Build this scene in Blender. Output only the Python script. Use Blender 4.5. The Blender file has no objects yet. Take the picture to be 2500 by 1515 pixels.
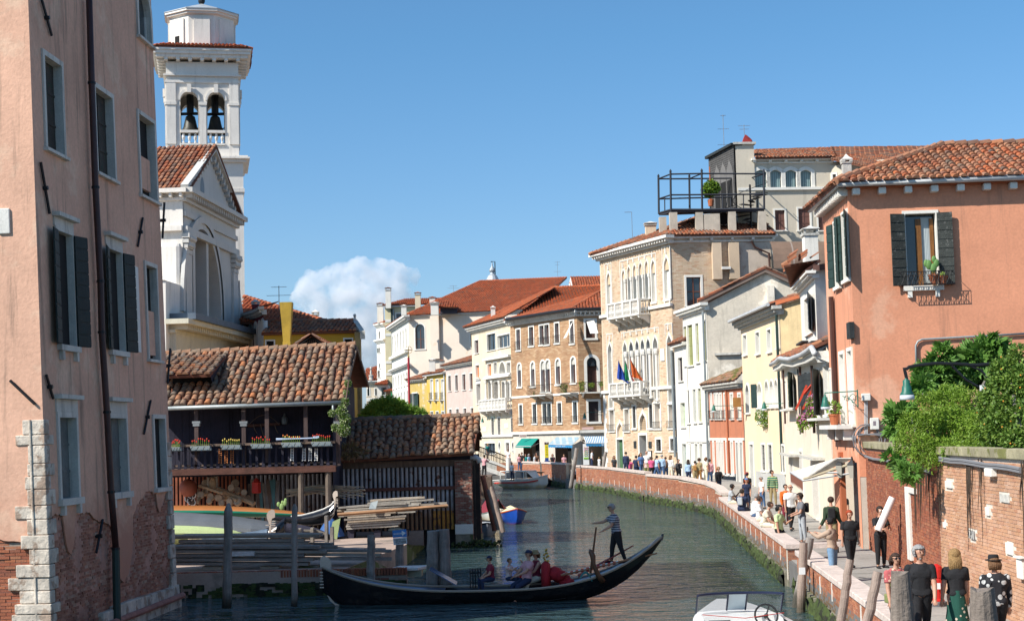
import bpy, math, random
import numpy as np
from mathutils import Vector, Matrix, noise as mnoise
random.seed(7); RR=random.Random(11)
SC=bpy.context.scene; COL=SC.collection
R=math.radians
CH=4.75; FPX=3800.0; PITCH=math.atan(300/3800); ROLL=0.0255
cam=bpy.data.cameras.new('camera'); camo=bpy.data.objects.new('camera',cam); COL.objects.link(camo)
camo.location=(0,0,CH); cam.sensor_width=36; cam.lens=36*FPX/2500; cam.clip_start=.5; cam.clip_end=20000
f_=Vector((0,math.cos(PITCH),math.sin(PITCH))); r0=Vector((1,0,0)); u0_=Vector((0,-math.sin(PITCH),math.cos(PITCH)))
rc=r0*math.cos(ROLL)-u0_*math.sin(ROLL); uc=r0*math.sin(ROLL)+u0_*math.cos(ROLL)
M=Matrix((( rc.x,uc.x,-f_.x),(rc.y,uc.y,-f_.y),(rc.z,uc.z,-f_.z)))
camo.rotation_euler=M.to_euler(); SC.camera=camo
SUNH=Vector((-0.865,-0.502)).normalized(); SUNEL=R(41)
SUND=Vector((SUNH.x*math.cos(SUNEL),SUNH.y*math.cos(SUNEL),math.sin(SUNEL)))
wd=bpy.data.worlds.new('World'); SC.world=wd; wd.use_nodes=True
nt=wd.node_tree; bg=nt.nodes['Background']; sky=nt.nodes.new('ShaderNodeTexSky'); sky.sky_type='NISHITA'; sky.sun_disc=False
sky.sun_elevation=SUNEL; sky.sun_rotation=math.atan2(SUNH.x,SUNH.y); sky.air_density=1.0; sky.dust_density=.6; sky.ozone_density=2.2; sky.altitude=0
_tc=nt.nodes.new('ShaderNodeTexCoord'); _sx=nt.nodes.new('ShaderNodeSeparateXYZ'); nt.links.new(_tc.outputs['Generated'],_sx.inputs[0])
_cr=nt.nodes.new('ShaderNodeValToRGB'); nt.links.new(_sx.outputs[2],_cr.inputs[0]); _e=_cr.color_ramp.elements; _e.new(.09); _e.new(.25)
for _i,(_p,_c) in enumerate(((0,(.74,.88,1.30)),(.09,(.70,.90,1.12)),(.25,(.58,.93,1.13)),(1,(.8,1,1.1)))): _e[_i].position=_p; _e[_i].color=(*_c,1)
_mx=nt.nodes.new('ShaderNodeMix'); _mx.data_type='RGBA'; _mx.blend_type='MULTIPLY'; _mx.inputs[0].default_value=1; nt.links.new(sky.outputs[0],_mx.inputs[6]); nt.links.new(_cr.outputs[0],_mx.inputs[7])
nt.links.new(_mx.outputs[2],bg.inputs[0]); bg.inputs[1].default_value=.092
sl=bpy.data.lights.new('sun','SUN'); sl.energy=4.8; sl.angle=R(.5); sl.color=(1,.955,.88)
so=bpy.data.objects.new('sun',sl); COL.objects.link(so); so.rotation_euler=SUND.to_track_quat('Z','Y').to_euler()
SC.view_settings.view_transform='Standard'; SC.view_settings.look='None'; SC.view_settings.gamma=1; SC.view_settings.exposure=.5
SC.view_settings.use_curve_mapping=False
SC.render.engine='CYCLES'; SC.cycles.use_denoising=True; SC.cycles.max_bounces=6; SC.cycles.diffuse_bounces=3; SC.cycles.glossy_bounces=3
SC.cycles.transparent_max_bounces=8; SC.cycles.caustics_reflective=False; SC.cycles.caustics_refractive=False; SC.cycles.sample_clamp_indirect=4
VW=dict(o=(0,0,1),A=(0,0,1.964),B=(0,750,1.9516),C=(400,700,3.732),D=(400,1000,2.9),E=(800,1000,2.9),G=(900,600,2.5733),
 H=(1450,270,2.5733),I=(1450,800,3.3927),J=(1900,300,2.715),K=(1900,800,2.9867),L=(1700,1120,3.7786),M=(2050,1150,4.091),
 N=(1150,1100,3.598),P=(1460,560,4.977),Q=(1460,850,4.818),R=(1860,640,3.5556),S=(1160,1040,7.247),T=(1150,760,4.391),
 U=(870,680,4.148),V=(560,680,6.844),W=(400,350,2.8167))
CAM=Vector((0,0,CH))
def opx(v,x,y):
 a,b,s=VW[v]; return a+x/s,b+y/s
def ray(v,x,y):
 x,y=opx(v,x,y); return f_*FPX+rc*(x-1250)+uc*(757.5-y)
def at(v,x,y,Y):
 r=ray(v,x,y); return CAM+r*(Y/r.y)
def gnd(v,x,y,z=0.0):
 r=ray(v,x,y); return CAM+r*((z-CH)/r.z)
def V3(p,z=None): return Vector((p[0],p[1],p[2] if z is None else z))
class Fac:
 """a wall plane: runs from a to b (x, y), u metres along, z up, o outwards to the viewer's side"""
 def __init__(s,a,b,lean=(0,0)):
  s.a=Vector((a[0],a[1],0)); s.b=Vector((b[0],b[1],0)); s.ud=(s.b-s.a).normalized(); s.L=(s.b-s.a).length
  s.up=Vector((lean[0],lean[1],1)); n=s.ud.cross(s.up).normalized()
  if n.dot(CAM-s.a)<0: n=-n
  s.n=n
 def uv(s,v,x,y):
  r=ray(v,x,y); A=np.array([[s.ud.x,s.up.x,-r.x],[s.ud.y,s.up.y,-r.y],[s.ud.z,s.up.z,-r.z]]); d=CAM-s.a
  q=np.linalg.solve(A,np.array([d.x,d.y,d.z])); return float(q[0]),float(q[1])
 def P(s,u,z,o=0): return s.a+s.ud*u+s.up*z+s.n*o
 def box(s,v,x0,y0,x1,y1):
  xm,ym=(x0+x1)/2,(y0+y1)/2
  ua,ub=s.uv(v,x0,ym)[0],s.uv(v,x1,ym)[0]; za,zb=s.uv(v,xm,y1)[1],s.uv(v,xm,y0)[1]
  return min(ua,ub),max(ua,ub),za,zb
def FP(v,x1,y1,Y1,x2,y2,Y2,lean=(0,0)):
 a=at(v,x1,y1,Y1); b=at(v,x2,y2,Y2); return Fac(a,b,lean)
BOXF=((0,3,2,1),(4,5,6,7),(0,1,5,4),(1,2,6,5),(2,3,7,6),(3,0,4,7))
class MB:
 def __init__(s): s.v=[];s.f=[];s.t=[];s.m=[];s.ct=0.;s.cm=0
 def add(s,vs,fs,t=None):
  k=len(s.v); s.v.extend(vs); t=s.ct if t is None else t
  for q in fs: s.f.append(tuple(i+k for i in q)); s.t.append(t); s.m.append(s.cm)
 def quad(s,a,b,c,d,t=None): s.add([a,b,c,d],[(0,1,2,3)],t)
 def poly(s,ps,t=None): s.add(list(ps),[tuple(range(len(ps)))],t)
 def obox(s,o,ex,ey,ez,t=None):
  o=Vector(o);ex=Vector(ex);ey=Vector(ey);ez=Vector(ez)
  s.add([o,o+ex,o+ex+ey,o+ey,o+ez,o+ex+ez,o+ex+ey+ez,o+ey+ez],BOXF,t); return s
 def box(s,x0,x1,y0,y1,z0,z1,t=None): return s.obox((x0,y0,z0),(x1-x0,0,0),(0,y1-y0,0),(0,0,z1-z0),t)
 def fbox(s,F,u0,u1,z0,z1,o0,o1,t=None): return s.obox(F.P(u0,z0,o0),F.ud*(u1-u0),F.n*(o1-o0),F.up*(z1-z0),t)
 def prism(s,ps,vec,t=None):
  n=len(ps); vec=Vector(vec); ps=[Vector(p) for p in ps]
  s.add(ps+[p+vec for p in ps],[tuple(range(n))[::-1],tuple(range(n,2*n))]+[(i,(i+1)%n,n+(i+1)%n,n+i) for i in range(n)],t); return s
 def tube(s,ps,r,n=8,cap=True,t=None,flat=None):
  ps=[Vector(p) for p in ps]; m=len(ps); rs=r if isinstance(r,(list,tuple)) else [r]*m
  vs=[];ref=None
  for i,p in enumerate(ps):
   d=(ps[min(i+1,m-1)]-ps[max(i-1,0)]).normalized()
   if ref is None: ref=Vector((0,0,1)) if abs(d.z)<.9 else Vector((1,0,0))
   x=(ref-d*ref.dot(d)).normalized(); y=d.cross(x); ref=x
   for k in range(n):
    a=2*math.pi*k/n; vs.append(p+(x*math.cos(a)+y*math.sin(a)*(flat or 1))*rs[i])
  fs=[(i*n+k,i*n+(k+1)%n,(i+1)*n+(k+1)%n,(i+1)*n+k) for i in range(m-1) for k in range(n)]
  if cap: fs+= [tuple(range(n))[::-1],tuple(range((m-1)*n,m*n))]
  s.add(vs,fs,t); return s
 def lathe(s,c,prof,n=12,sx=1,sy=1,rot=0,t=None):
  c=Vector(c);vs=[]
  for r,z in prof:
   for k in range(n):
    a=2*math.pi*k/n+rot; vs.append(c+Vector((r*math.cos(a)*sx,r*math.sin(a)*sy,z)))
  m=len(prof); fs=[(i*n+k,i*n+(k+1)%n,(i+1)*n+(k+1)%n,(i+1)*n+k) for i in range(m-1) for k in range(n)]
  fs+=[tuple(range(n))[::-1],tuple(range((m-1)*n,m*n))]; s.add(vs,fs,t); return s
 def ball(s,c,r,n=10,t=None,sc=(1,1,1)):
  c=Vector(c);m=max(4,n//2);vs=[];
  for i in range(m+1):
   b=math.pi*i/m-math.pi/2
   for k in range(n):
    a=2*math.pi*k/n; vs.append(c+Vector((r*sc[0]*math.cos(a)*math.cos(b),r*sc[1]*math.sin(a)*math.cos(b),r*sc[2]*math.sin(b))))
  s.add(vs,[(i*n+k,i*n+(k+1)%n,(i+1)*n+(k+1)%n,(i+1)*n+k) for i in range(m) for k in range(n)],t); return s
 def build(s,name,mat,parent=None,smooth=False,bevel=0,origin=None):
  if not s.v: return None
  off=Vector((0,0,0)); p=parent
  while p is not None: off+=p.location; p=p.parent
  if origin is not None: off=Vector(origin)
  me=bpy.data.meshes.new(name); va=np.array([tuple(q) for q in s.v],dtype=float)-np.array(tuple(off))
  me.from_pydata(va.tolist(),[],s.f)
  mats=mat if isinstance(mat,(list,tuple)) else [mat]
  for q in mats: me.materials.append(q)
  if len(mats)>1: me.polygons.foreach_set('material_index',s.m)
  if any(s.t):
   at_=me.attributes.new('tint','FLOAT','FACE'); at_.data.foreach_set('value',s.t)
  if smooth: me.polygons.foreach_set('use_smooth',[True]*len(me.polygons))
  me.update()
  o=bpy.data.objects.new(name,me); COL.objects.link(o)
  if parent is not None: o.parent=parent
  elif origin is not None: o.location=off
  if bevel:
   b=o.modifiers.new('bevel','BEVEL'); b.width=bevel; b.segments=2; b.limit_method='ANGLE'
  return o
def tag(o,label=None,cat=None,group=None,kind=None):
 if label: o['label']=label
 if cat: o['category']=cat
 if group: o['group']=group
 if kind: o['kind']=kind
 return o
def thing(name,label,cat,loc=(0,0,0),group=None):
 o=bpy.data.objects.new(name,None); COL.objects.link(o); o.location=loc; o.empty_display_size=.3
 return tag(o,label,cat,group)
def place(o,loc,rz=0): o.location=loc; o.rotation_euler=(0,0,rz); return o
def copy_tree(o,parent=None):
 c=o.copy(); COL.objects.link(c); c.parent=parent
 for ch in list(o.children): copy_tree(ch,c)
 return c
MATS={}
def mat(name,col=(.5,.5,.5),rough=.85,var=.18,scale=1.5,bump=.15,bscale=30,streak=0,pal=None,patch=None,pth=.55,pscale=.8,
  metal=0,stripe=None,spec=.4,wood=0,alpha=None,low=None,dots=None,sss=0,grain=.1):
 if name in MATS: return MATS[name]
 m=bpy.data.materials.new(name); m.use_nodes=True; n=m.node_tree; N=n.nodes; b=N['Principled BSDF']; MATS[name]=m
 geo=N.new('ShaderNodeNewGeometry'); P=geo.outputs['Position']
 def nz(sc,det=4,vec=None,rg=.6):
  x=N.new('ShaderNodeTexNoise'); x.inputs['Scale'].default_value=sc; x.inputs['Detail'].default_value=det; x.inputs['Roughness'].default_value=rg
  n.links.new(vec or P,x.inputs['Vector']); return x.outputs['Fac']
 def mp(vec,s):
  x=N.new('ShaderNodeMapping'); x.inputs['Scale'].default_value=s; n.links.new(vec,x.inputs['Vector']); return x.outputs['Vector']
 def math_(op,a,c=None,clamp=False):
  x=N.new('ShaderNodeMath'); x.operation=op; x.use_clamp=clamp
  for i,q in enumerate((a,c)):
   if q is None: continue
   if isinstance(q,(int,float)): x.inputs[i].default_value=q
   else: n.links.new(q,x.inputs[i])
  return x.outputs[0]
 def mix(fac,a,c,mode='MIX'):
  x=N.new('ShaderNodeMix'); x.data_type='RGBA'; x.blend_type=mode
  for i,q in ((0,fac),(6,a),(7,c)):
   if isinstance(q,(int,float)): x.inputs[i].default_value=q
   elif isinstance(q,tuple): x.inputs[i].default_value=(*q[:3],1)
   else: n.links.new(q,x.inputs[i])
  return x.outputs[2]
 def ss(v,a,c):
  x=N.new('ShaderNodeMapRange'); x.interpolation_type='SMOOTHSTEP'; n.links.new(v,x.inputs[0]); x.inputs[1].default_value=a; x.inputs[2].default_value=c; return x.outputs[0]
 if pal:
  at_=N.new('ShaderNodeAttribute'); at_.attribute_name='tint'; oi=N.new('ShaderNodeObjectInfo')
  fr=math_('FRACT',math_('ADD',at_.outputs['Fac'],oi.outputs['Random']))
  cr=N.new('ShaderNodeValToRGB'); cr.color_ramp.interpolation='LINEAR'; e=cr.color_ramp.elements
  while len(e)<len(pal): e.new(.5)
  for i,q in enumerate(pal): e[i].position=i/(len(pal)-1); e[i].color=(*q,1)
  n.links.new(fr,cr.inputs[0]); c=cr.outputs[0]
 else:
  rgb=N.new('ShaderNodeRGB'); rgb.outputs[0].default_value=(*col,1); c=rgb.outputs[0]
 if stripe:   # (axis vector scale, colour, duty)
  (sv,sc2,duty)=stripe
  d=N.new('ShaderNodeVectorMath'); d.operation='DOT_PRODUCT'; n.links.new(P,d.inputs[0]); d.inputs[1].default_value=sv
  c=mix(math_('LESS_THAN',math_('FRACT',d.outputs['Value']),duty),c,sc2)
 if dots:     # (scale, threshold, colour)
  vo=N.new('ShaderNodeTexVoronoi'); vo.inputs['Scale'].default_value=dots[0]; n.links.new(P,vo.inputs['Vector'])
  c=mix(math_('LESS_THAN',vo.outputs['Distance'],dots[1]),c,dots[2])
 if patch: c=mix(ss(nz(pscale,6),pth,pth+.06),c,patch)
 if wood:
  w=nz(1,5,mp(P,wood if isinstance(wood,tuple) else (30,30,2))); c=mix(math_('MULTIPLY',ss(w,.35,.7),.6),c,tuple(q*.45 for q in col) if not pal else (.03,.025,.02))
 big=nz(scale,5); c=mix(1.0,c,N_col(N,n,big,1-var,1+var),'MULTIPLY')
 if grain: c=mix(1.0,c,N_col(N,n,nz(bscale*.7,3),1-grain,1+grain),'MULTIPLY')
 if streak:
  w=nz(1,6,mp(P,(2.2,2.2,.16)),.7); c=mix(math_('MULTIPLY',ss(w,.52,.72),streak),c,(.09,.075,.06))
 if low:      # (z, height, colour): weathering that rises from the foot
  sx=N.new('ShaderNodeSeparateXYZ'); n.links.new(P,sx.inputs[0]); z=math_('ADD',sx.outputs[2],math_('MULTIPLY',math_('SUBTRACT',nz(1.6,5),.5),low[1]*1.6))
  k=N.new('ShaderNodeMapRange'); k.interpolation_type='SMOOTHSTEP'; n.links.new(z,k.inputs[0]); k.inputs[1].default_value=low[0]+low[1]; k.inputs[2].default_value=low[0]; k.inputs[3].default_value=0; k.inputs[4].default_value=1
  c=mix(math_('MULTIPLY',k.outputs[0],.85),c,low[2])
 n.links.new(c,b.inputs['Base Color']); b.inputs['Roughness'].default_value=rough; b.inputs['Metallic'].default_value=metal
 b.inputs['Specular IOR Level'].default_value=spec
 if sss: b.inputs['Subsurface Weight'].default_value=sss; b.inputs['Subsurface Radius'].default_value=(.02,.01,.005)
 if alpha is not None: b.inputs['Alpha'].default_value=alpha
 if bump:
  bp=N.new('ShaderNodeBump'); bp.inputs['Strength'].default_value=bump; bp.inputs['Distance'].default_value=.03; n.links.new(nz(bscale,4),bp.inputs['Height']); n.links.new(bp.outputs[0],b.inputs['Normal'])
 return m
def N_col(N,n,fac,a,b):
 x=N.new('ShaderNodeMapRange'); n.links.new(fac,x.inputs[0]); x.inputs[1].default_value=.25; x.inputs[2].default_value=.75; x.inputs[3].default_value=a; x.inputs[4].default_value=b
 c=N.new('ShaderNodeCombineColor'); [n.links.new(x.outputs[0],c.inputs[i]) for i in range(3)]; return c.outputs[0]
def flat(name,col,rough=.7,**k): return mat(name,col,rough,var=k.pop('var',.06),bump=k.pop('bump',0),grain=k.pop('grain',.04),**k)
STONE=mat('istrian_stone',(.70,.67,.61),.8,var=.12,streak=.35,bump=.2)
STONEG=mat('weathered_stone',(.50,.48,.43),.85,var=.3,scale=4,streak=.3,bump=.4,bscale=18)
WHITE=mat('white_trim',(.76,.73,.66),.8,var=.08,streak=.18)
GLASS=flat('window_glass',(.03,.04,.05),.06,spec=.8)
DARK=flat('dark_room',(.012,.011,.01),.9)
IRON=mat('black_iron',(.02,.02,.022),.5,bump=.1,metal=.3)
SHG=mat('green_shutter',(.022,.045,.038),.6,bump=.2,var=.25)
SHBR=mat('brown_shutter',(.07,.03,.022),.7,bump=.2,var=.25)
SHBK=mat('black_shutter',(.03,.035,.035),.75,bump=.5,var=.5,wood=(3,3,40))
SHOL=mat('olive_shutter',(.26,.27,.10),.8,var=.15,streak=.2)
SHGR=mat('grey_shutter',(.30,.32,.28),.8,var=.15)
TILEPAL=[(.36,.095,.035),(.26,.09,.045),(.17,.09,.06),(.42,.17,.08),(.30,.16,.10),(.13,.085,.065),(.38,.12,.045),(.22,.13,.09),(.36,.095,.035)]
TILEOLD=[(.30,.15,.08),(.21,.155,.11),(.36,.155,.075),(.17,.13,.10),(.27,.18,.12),(.42,.16,.065),(.22,.165,.12),(.30,.19,.125),(.30,.15,.08)]
TILERED=[(.42,.10,.035),(.34,.085,.032),(.46,.13,.05),(.28,.085,.04),(.40,.11,.04),(.42,.10,.035)]
TM=mat('clay_tile',pal=TILEPAL,rough=.9,var=.25,scale=1.2,bump=.2)
TMO=mat('old_clay_tile',pal=TILEOLD,rough=.95,var=.3,scale=3,bump=.3,patch=(.16,.15,.12),pth=.6,pscale=5)
TMR=mat('red_clay_tile',pal=TILERED,rough=.9,var=.22,scale=.5,bump=.2,patch=(.2,.12,.08),pth=.58,pscale=1.5)
TMU=mat('tile_bed',(.16,.06,.035),.95,var=.3,scale=3)
ZINC=mat('zinc_gutter',(.30,.33,.33),.5,metal=.4,var=.2)
ZINCW=mat('pale_gutter',(.55,.55,.54),.55,metal=.2,var=.15)
def tile_shape(w,L,seg=4,lip=True):
 vs=[];r0_,r1_=w*.50,w*.40
 for (y,r,zz) in ((0,r0_,.035),(L,r1_,.0)):
  for k in range(seg+1):
   a=math.pi*k/seg; vs.append((-math.cos(a)*r,y,math.sin(a)*r*.8+zz))
 fs=[(k,k+1,seg+2+k,seg+1+k) for k in range(seg)]
 if lip: fs.append(tuple(range(seg+1))[::-1])
 return np.array(vs),fs
def tiled_roof(parent,poly,material=None,w=.20,step=.36,near=0,name='roof',ridge=None,seg=4,under=TMU,thick=.12,hip=None,jit=.012):
 """poly: convex, first edge is the eave (left to right seen from outside), planar"""
 material=material or TM
 ps=[Vector(p) for p in poly]; e=(ps[1]-ps[0]).normalized(); nrm=e.cross(ps[2]-ps[1]).normalized()
 if nrm.z<0: nrm=-nrm
 t=nrm.cross(e).normalized()
 if (ps[2]-ps[1]).dot(t)<0: t=-t
 P2=[((p-ps[0]).dot(e),(p-ps[0]).dot(t)) for p in ps]
 base=MB(); d3=(ps[3]-ps[0]).dot(nrm) if len(ps)==4 else 0
 if abs(d3)>.02:
  for q in ((0,1,2),(0,2,3)): base.prism([ps[i]-nrm*thick for i in q],nrm*thick*.98)
 else: base.prism([p-nrm*thick for p in ps],nrm*thick*.98)
 ro=base.build(name,under,parent)
 def lift(s,q):
  if abs(d3)<=.02: return 0
  (bx,by),(cx,cy)=P2[2],P2[3]; det=bx*cy-cx*by; w3=(bx*q-by*s)/det if abs(det)>1e-6 else 0
  return d3*min(1.05,max(0,w3))
 tv,tf=tile_shape(w,step*1.18,seg); s0=min(p[0] for p in P2); s1=max(p[0] for p in P2)
 spots=[]; k=int((s1-s0)/(w*1.12))+1; n=len(P2)
 for i in range(k):
  s=s0+(i+.5)*(s1-s0)/k; ts=[]
  for j in range(n):
   (xa,ya),(xb,yb)=P2[j],P2[(j+1)%n]
   if (xa-s)*(xb-s)<0: ts.append(ya+(yb-ya)*(s-xa)/(xb-xa))
  if len(ts)<2: continue
  t0,t1=min(ts),max(ts); q=t0-.05
  while q+step*.5<t1: spots.append((s,q)); q+=step
 mw=Matrix.Identity(4)
 for r_ in range(3): mw[r_][0]=e[r_]; mw[r_][1]=t[r_]; mw[r_][2]=nrm[r_]
 def Mx(s,q):
  o=ps[0]+e*(s+RR.gauss(0,jit))+t*(q+RR.gauss(0,jit*1.5))+nrm*(abs(RR.gauss(0,jit*.5))+lift(s,q))
  m=mw.copy(); m.translation=o; return m@Matrix.Rotation(RR.gauss(0,.03),4,'Z')
 mids=sorted(spots,key=lambda a:((ps[0]+e*a[0]+t*a[1])-CAM).length)
 off=Vector((0,0,0)); p=parent
 while p is not None: off+=p.location; p=p.parent
 if near:
  me=bpy.data.meshes.new('roof_tile'); me.from_pydata(tv.tolist(),[],tf); me.materials.append(material); me.polygons.foreach_set('use_smooth',[True]*seg+[False]); me.update()
  for s,q in mids[:near]:
   o=bpy.data.objects.new('roof_tile',me); COL.objects.link(o); o.parent=ro; m=Mx(s,q); m.translation-=off; o.matrix_local=m
 rest=mids[near:] if near else spots
 if rest:
  allv=[];allf=[];tt=[];hv=np.c_[tv,np.ones(len(tv))]
  for c,(s,q) in enumerate(rest):
   m=np.array(Mx(s,q)); allv.append((hv@m.T)[:,:3]); k0=c*len(tv); allf+= [tuple(i+k0 for i in f) for f in tf]; tt+=[RR.random()]*len(tf)
  b=MB(); b.v=[tuple(x) for x in np.vstack(allv)]; b.f=allf; b.t=tt; b.m=[0]*len(allf)
  o=b.build('roof_tile',material,ro); o['kind']='stuff'
 if ridge:
  for (a,c) in ridge:
   a=Vector(a);c=Vector(c);d=(c-a).normalized();L=(c-a).length; k=max(1,int(L/.42)); b=MB()
   for i in range(k):
    p0=a+d*(L*i/k); p1=a+d*(L*(i+1)/k); b.tube([p0+Vector((0,0,.02)),p1+Vector((0,0,.055))],[.13,.145],8,True,RR.random()*.25+.01)
   b.build('ridge_cap',material,ro,smooth=False)
 return ro
BRP=[(.33,.13,.07),(.27,.10,.055),(.38,.17,.09),(.22,.09,.055),(.30,.14,.085),(.42,.22,.13),(.33,.13,.07)]
BRR=mat('red_brick',pal=[(.33,.10,.05),(.26,.08,.042),(.38,.13,.06),(.30,.095,.05),(.22,.075,.045),(.36,.15,.08),(.33,.10,.05)],rough=.92,var=.2,scale=.7,bump=.4,bscale=40)
BRT=mat('tan_brick',pal=[(.44,.22,.11),(.38,.17,.085),(.50,.28,.15),(.36,.15,.075),(.46,.25,.13),(.44,.22,.11)],rough=.92,var=.22,scale=.6,bump=.4,bscale=40,streak=.25)
BRPALE=mat('pale_brick',pal=[(.62,.48,.33),(.56,.41,.27),(.66,.54,.39),(.52,.32,.20),(.64,.50,.36),(.58,.44,.30),(.62,.48,.33)],rough=.92,var=.18,scale=.5,bump=.3,streak=.12)
BRBR=mat('brown_brick',pal=[(.43,.26,.14),(.36,.20,.11),(.47,.30,.17),(.39,.22,.12),(.52,.36,.22),(.43,.26,.14)],rough=.92,var=.2,scale=.35,bump=.3)
BROLD=mat('old_brick',pal=[(.26,.10,.07),(.20,.075,.055),(.30,.13,.09),(.22,.10,.08),(.36,.26,.20),(.24,.09,.065),(.26,.10,.07)],rough=.95,var=.3,scale=1.5,bump=.5,bscale=35,patch=(.33,.20,.15),pth=.62,pscale=2.5)
MORT=mat('mortar',(.50,.44,.36),.95,var=.2)
MORTD=mat('old_mortar',(.30,.24,.19),.95,var=.3,scale=3)
def brickwork(F,parent,u0,u1,z0,z1,material,mortar,bl=.25,bh=.062,gap=.012,near=0,skip=None,o=0.0,jit=.004,ztop=None,back=True,name='brick',zline=None):
 """courses of real bricks; skip(u,z) leaves bricks out"""
 if back:
  b=MB(); b.fbox(F,u0,u1,z0,z1,o-.25,o-.014); b.build('mortar_bed',mortar,parent)
 rows=int((z1-z0)/(bh+gap)); spots=[]
 for r in range(rows):
  z=z0+r*(bh+gap); sh=(bl+gap)*.5*(r%2); u=u0-sh
  while u<u1:
   a,c=max(u,u0),min(u+bl,u1)
   if c-a>.05 and not (skip and skip((a+c)/2,z+bh/2)): spots.append((a,c,z))
   u+=bl+gap
 full=[s for s in spots if abs(s[1]-s[0]-bl)<1e-4]
 full.sort(key=lambda s:(F.P(s[0],s[2])-CAM).length); nr=set(full[:near])
 if near:
  me=bpy.data.meshes.new(name); b=MB(); b.obox(-F.n*.05,F.ud*bl,F.n*.05,F.up*bh)
  me.from_pydata([tuple(q) for q in b.v],[],b.f); me.materials.append(material); me.update()
  off=Vector((0,0,0)); p=parent
  while p is not None: off+=p.location; p=p.parent
  for s in full[:near]:
   q=bpy.data.objects.new(name,me); COL.objects.link(q); q.parent=parent; q.location=F.P(s[0],s[2],o+RR.gauss(0,jit))-off
 b=MB()
 for s in spots:
  if s in nr: continue
  j=o+RR.gauss(0,jit); a,c,z=s; q=[F.P(a,z,o-.03),F.P(c,z,o-.03),F.P(c,z+bh,o-.03),F.P(a,z+bh,o-.03),F.P(a,z,j),F.P(c,z,j),F.P(c,z+bh,j),F.P(a,z+bh,j)]
  b.add(q,((4,5,6,7),(0,1,5,4),(1,2,6,5),(2,3,7,6),(3,0,4,7)),RR.random())
 q=b.build(name,material,parent)
 if q: q['kind']='stuff'
def arch_pts(kind,u0,u1,z0,z1,n=10):
 w=u1-u0; c=(u0+u1)/2
 if kind=='round':
  zs=z1-w/2; return [(u0,z0)]+[(c-w/2*math.cos(math.pi*k/n),zs+w/2*math.sin(math.pi*k/n)) for k in range(n+1)]+[(u1,z0)]
 if kind=='seg':
  h=w*.22; zs=z1-h; return [(u0,z0)]+[(u0+w*k/n,zs+h*math.sin(math.pi*k/n)) for k in range(n+1)]+[(u1,z0)]
 if kind=='ogee':
  h=min(w*1.15,(z1-z0)*.6); zs=z1-h; L=[]
  for k in range(n//2+1):
   q=k/(n/2); L.append((q, .5*(math.sin(q*math.pi/2)**.8)*1.05 if q<.6 else None))
  pts=[(0,0),(.03,.28),(.10,.48),(.22,.64),(.34,.75),(.44,.86),(.5,1.0)]
  left=[(u0+w*a,zs+h*b) for a,b in pts]; right=[(u1-w*a,zs+h*b) for a,b in pts[:-1]][::-1]
  return [(u0,z0)]+left+right+[(u1,z0)]
 if kind=='oval':
  return [(c-w/2*math.cos(2*math.pi*k/20+math.pi/2*0),(z0+z1)/2+(z1-z0)/2*math.sin(2*math.pi*k/20)) for k in range(21)]
 return [(u0,z0),(u0,z1),(u1,z1),(u1,z0)]
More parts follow.
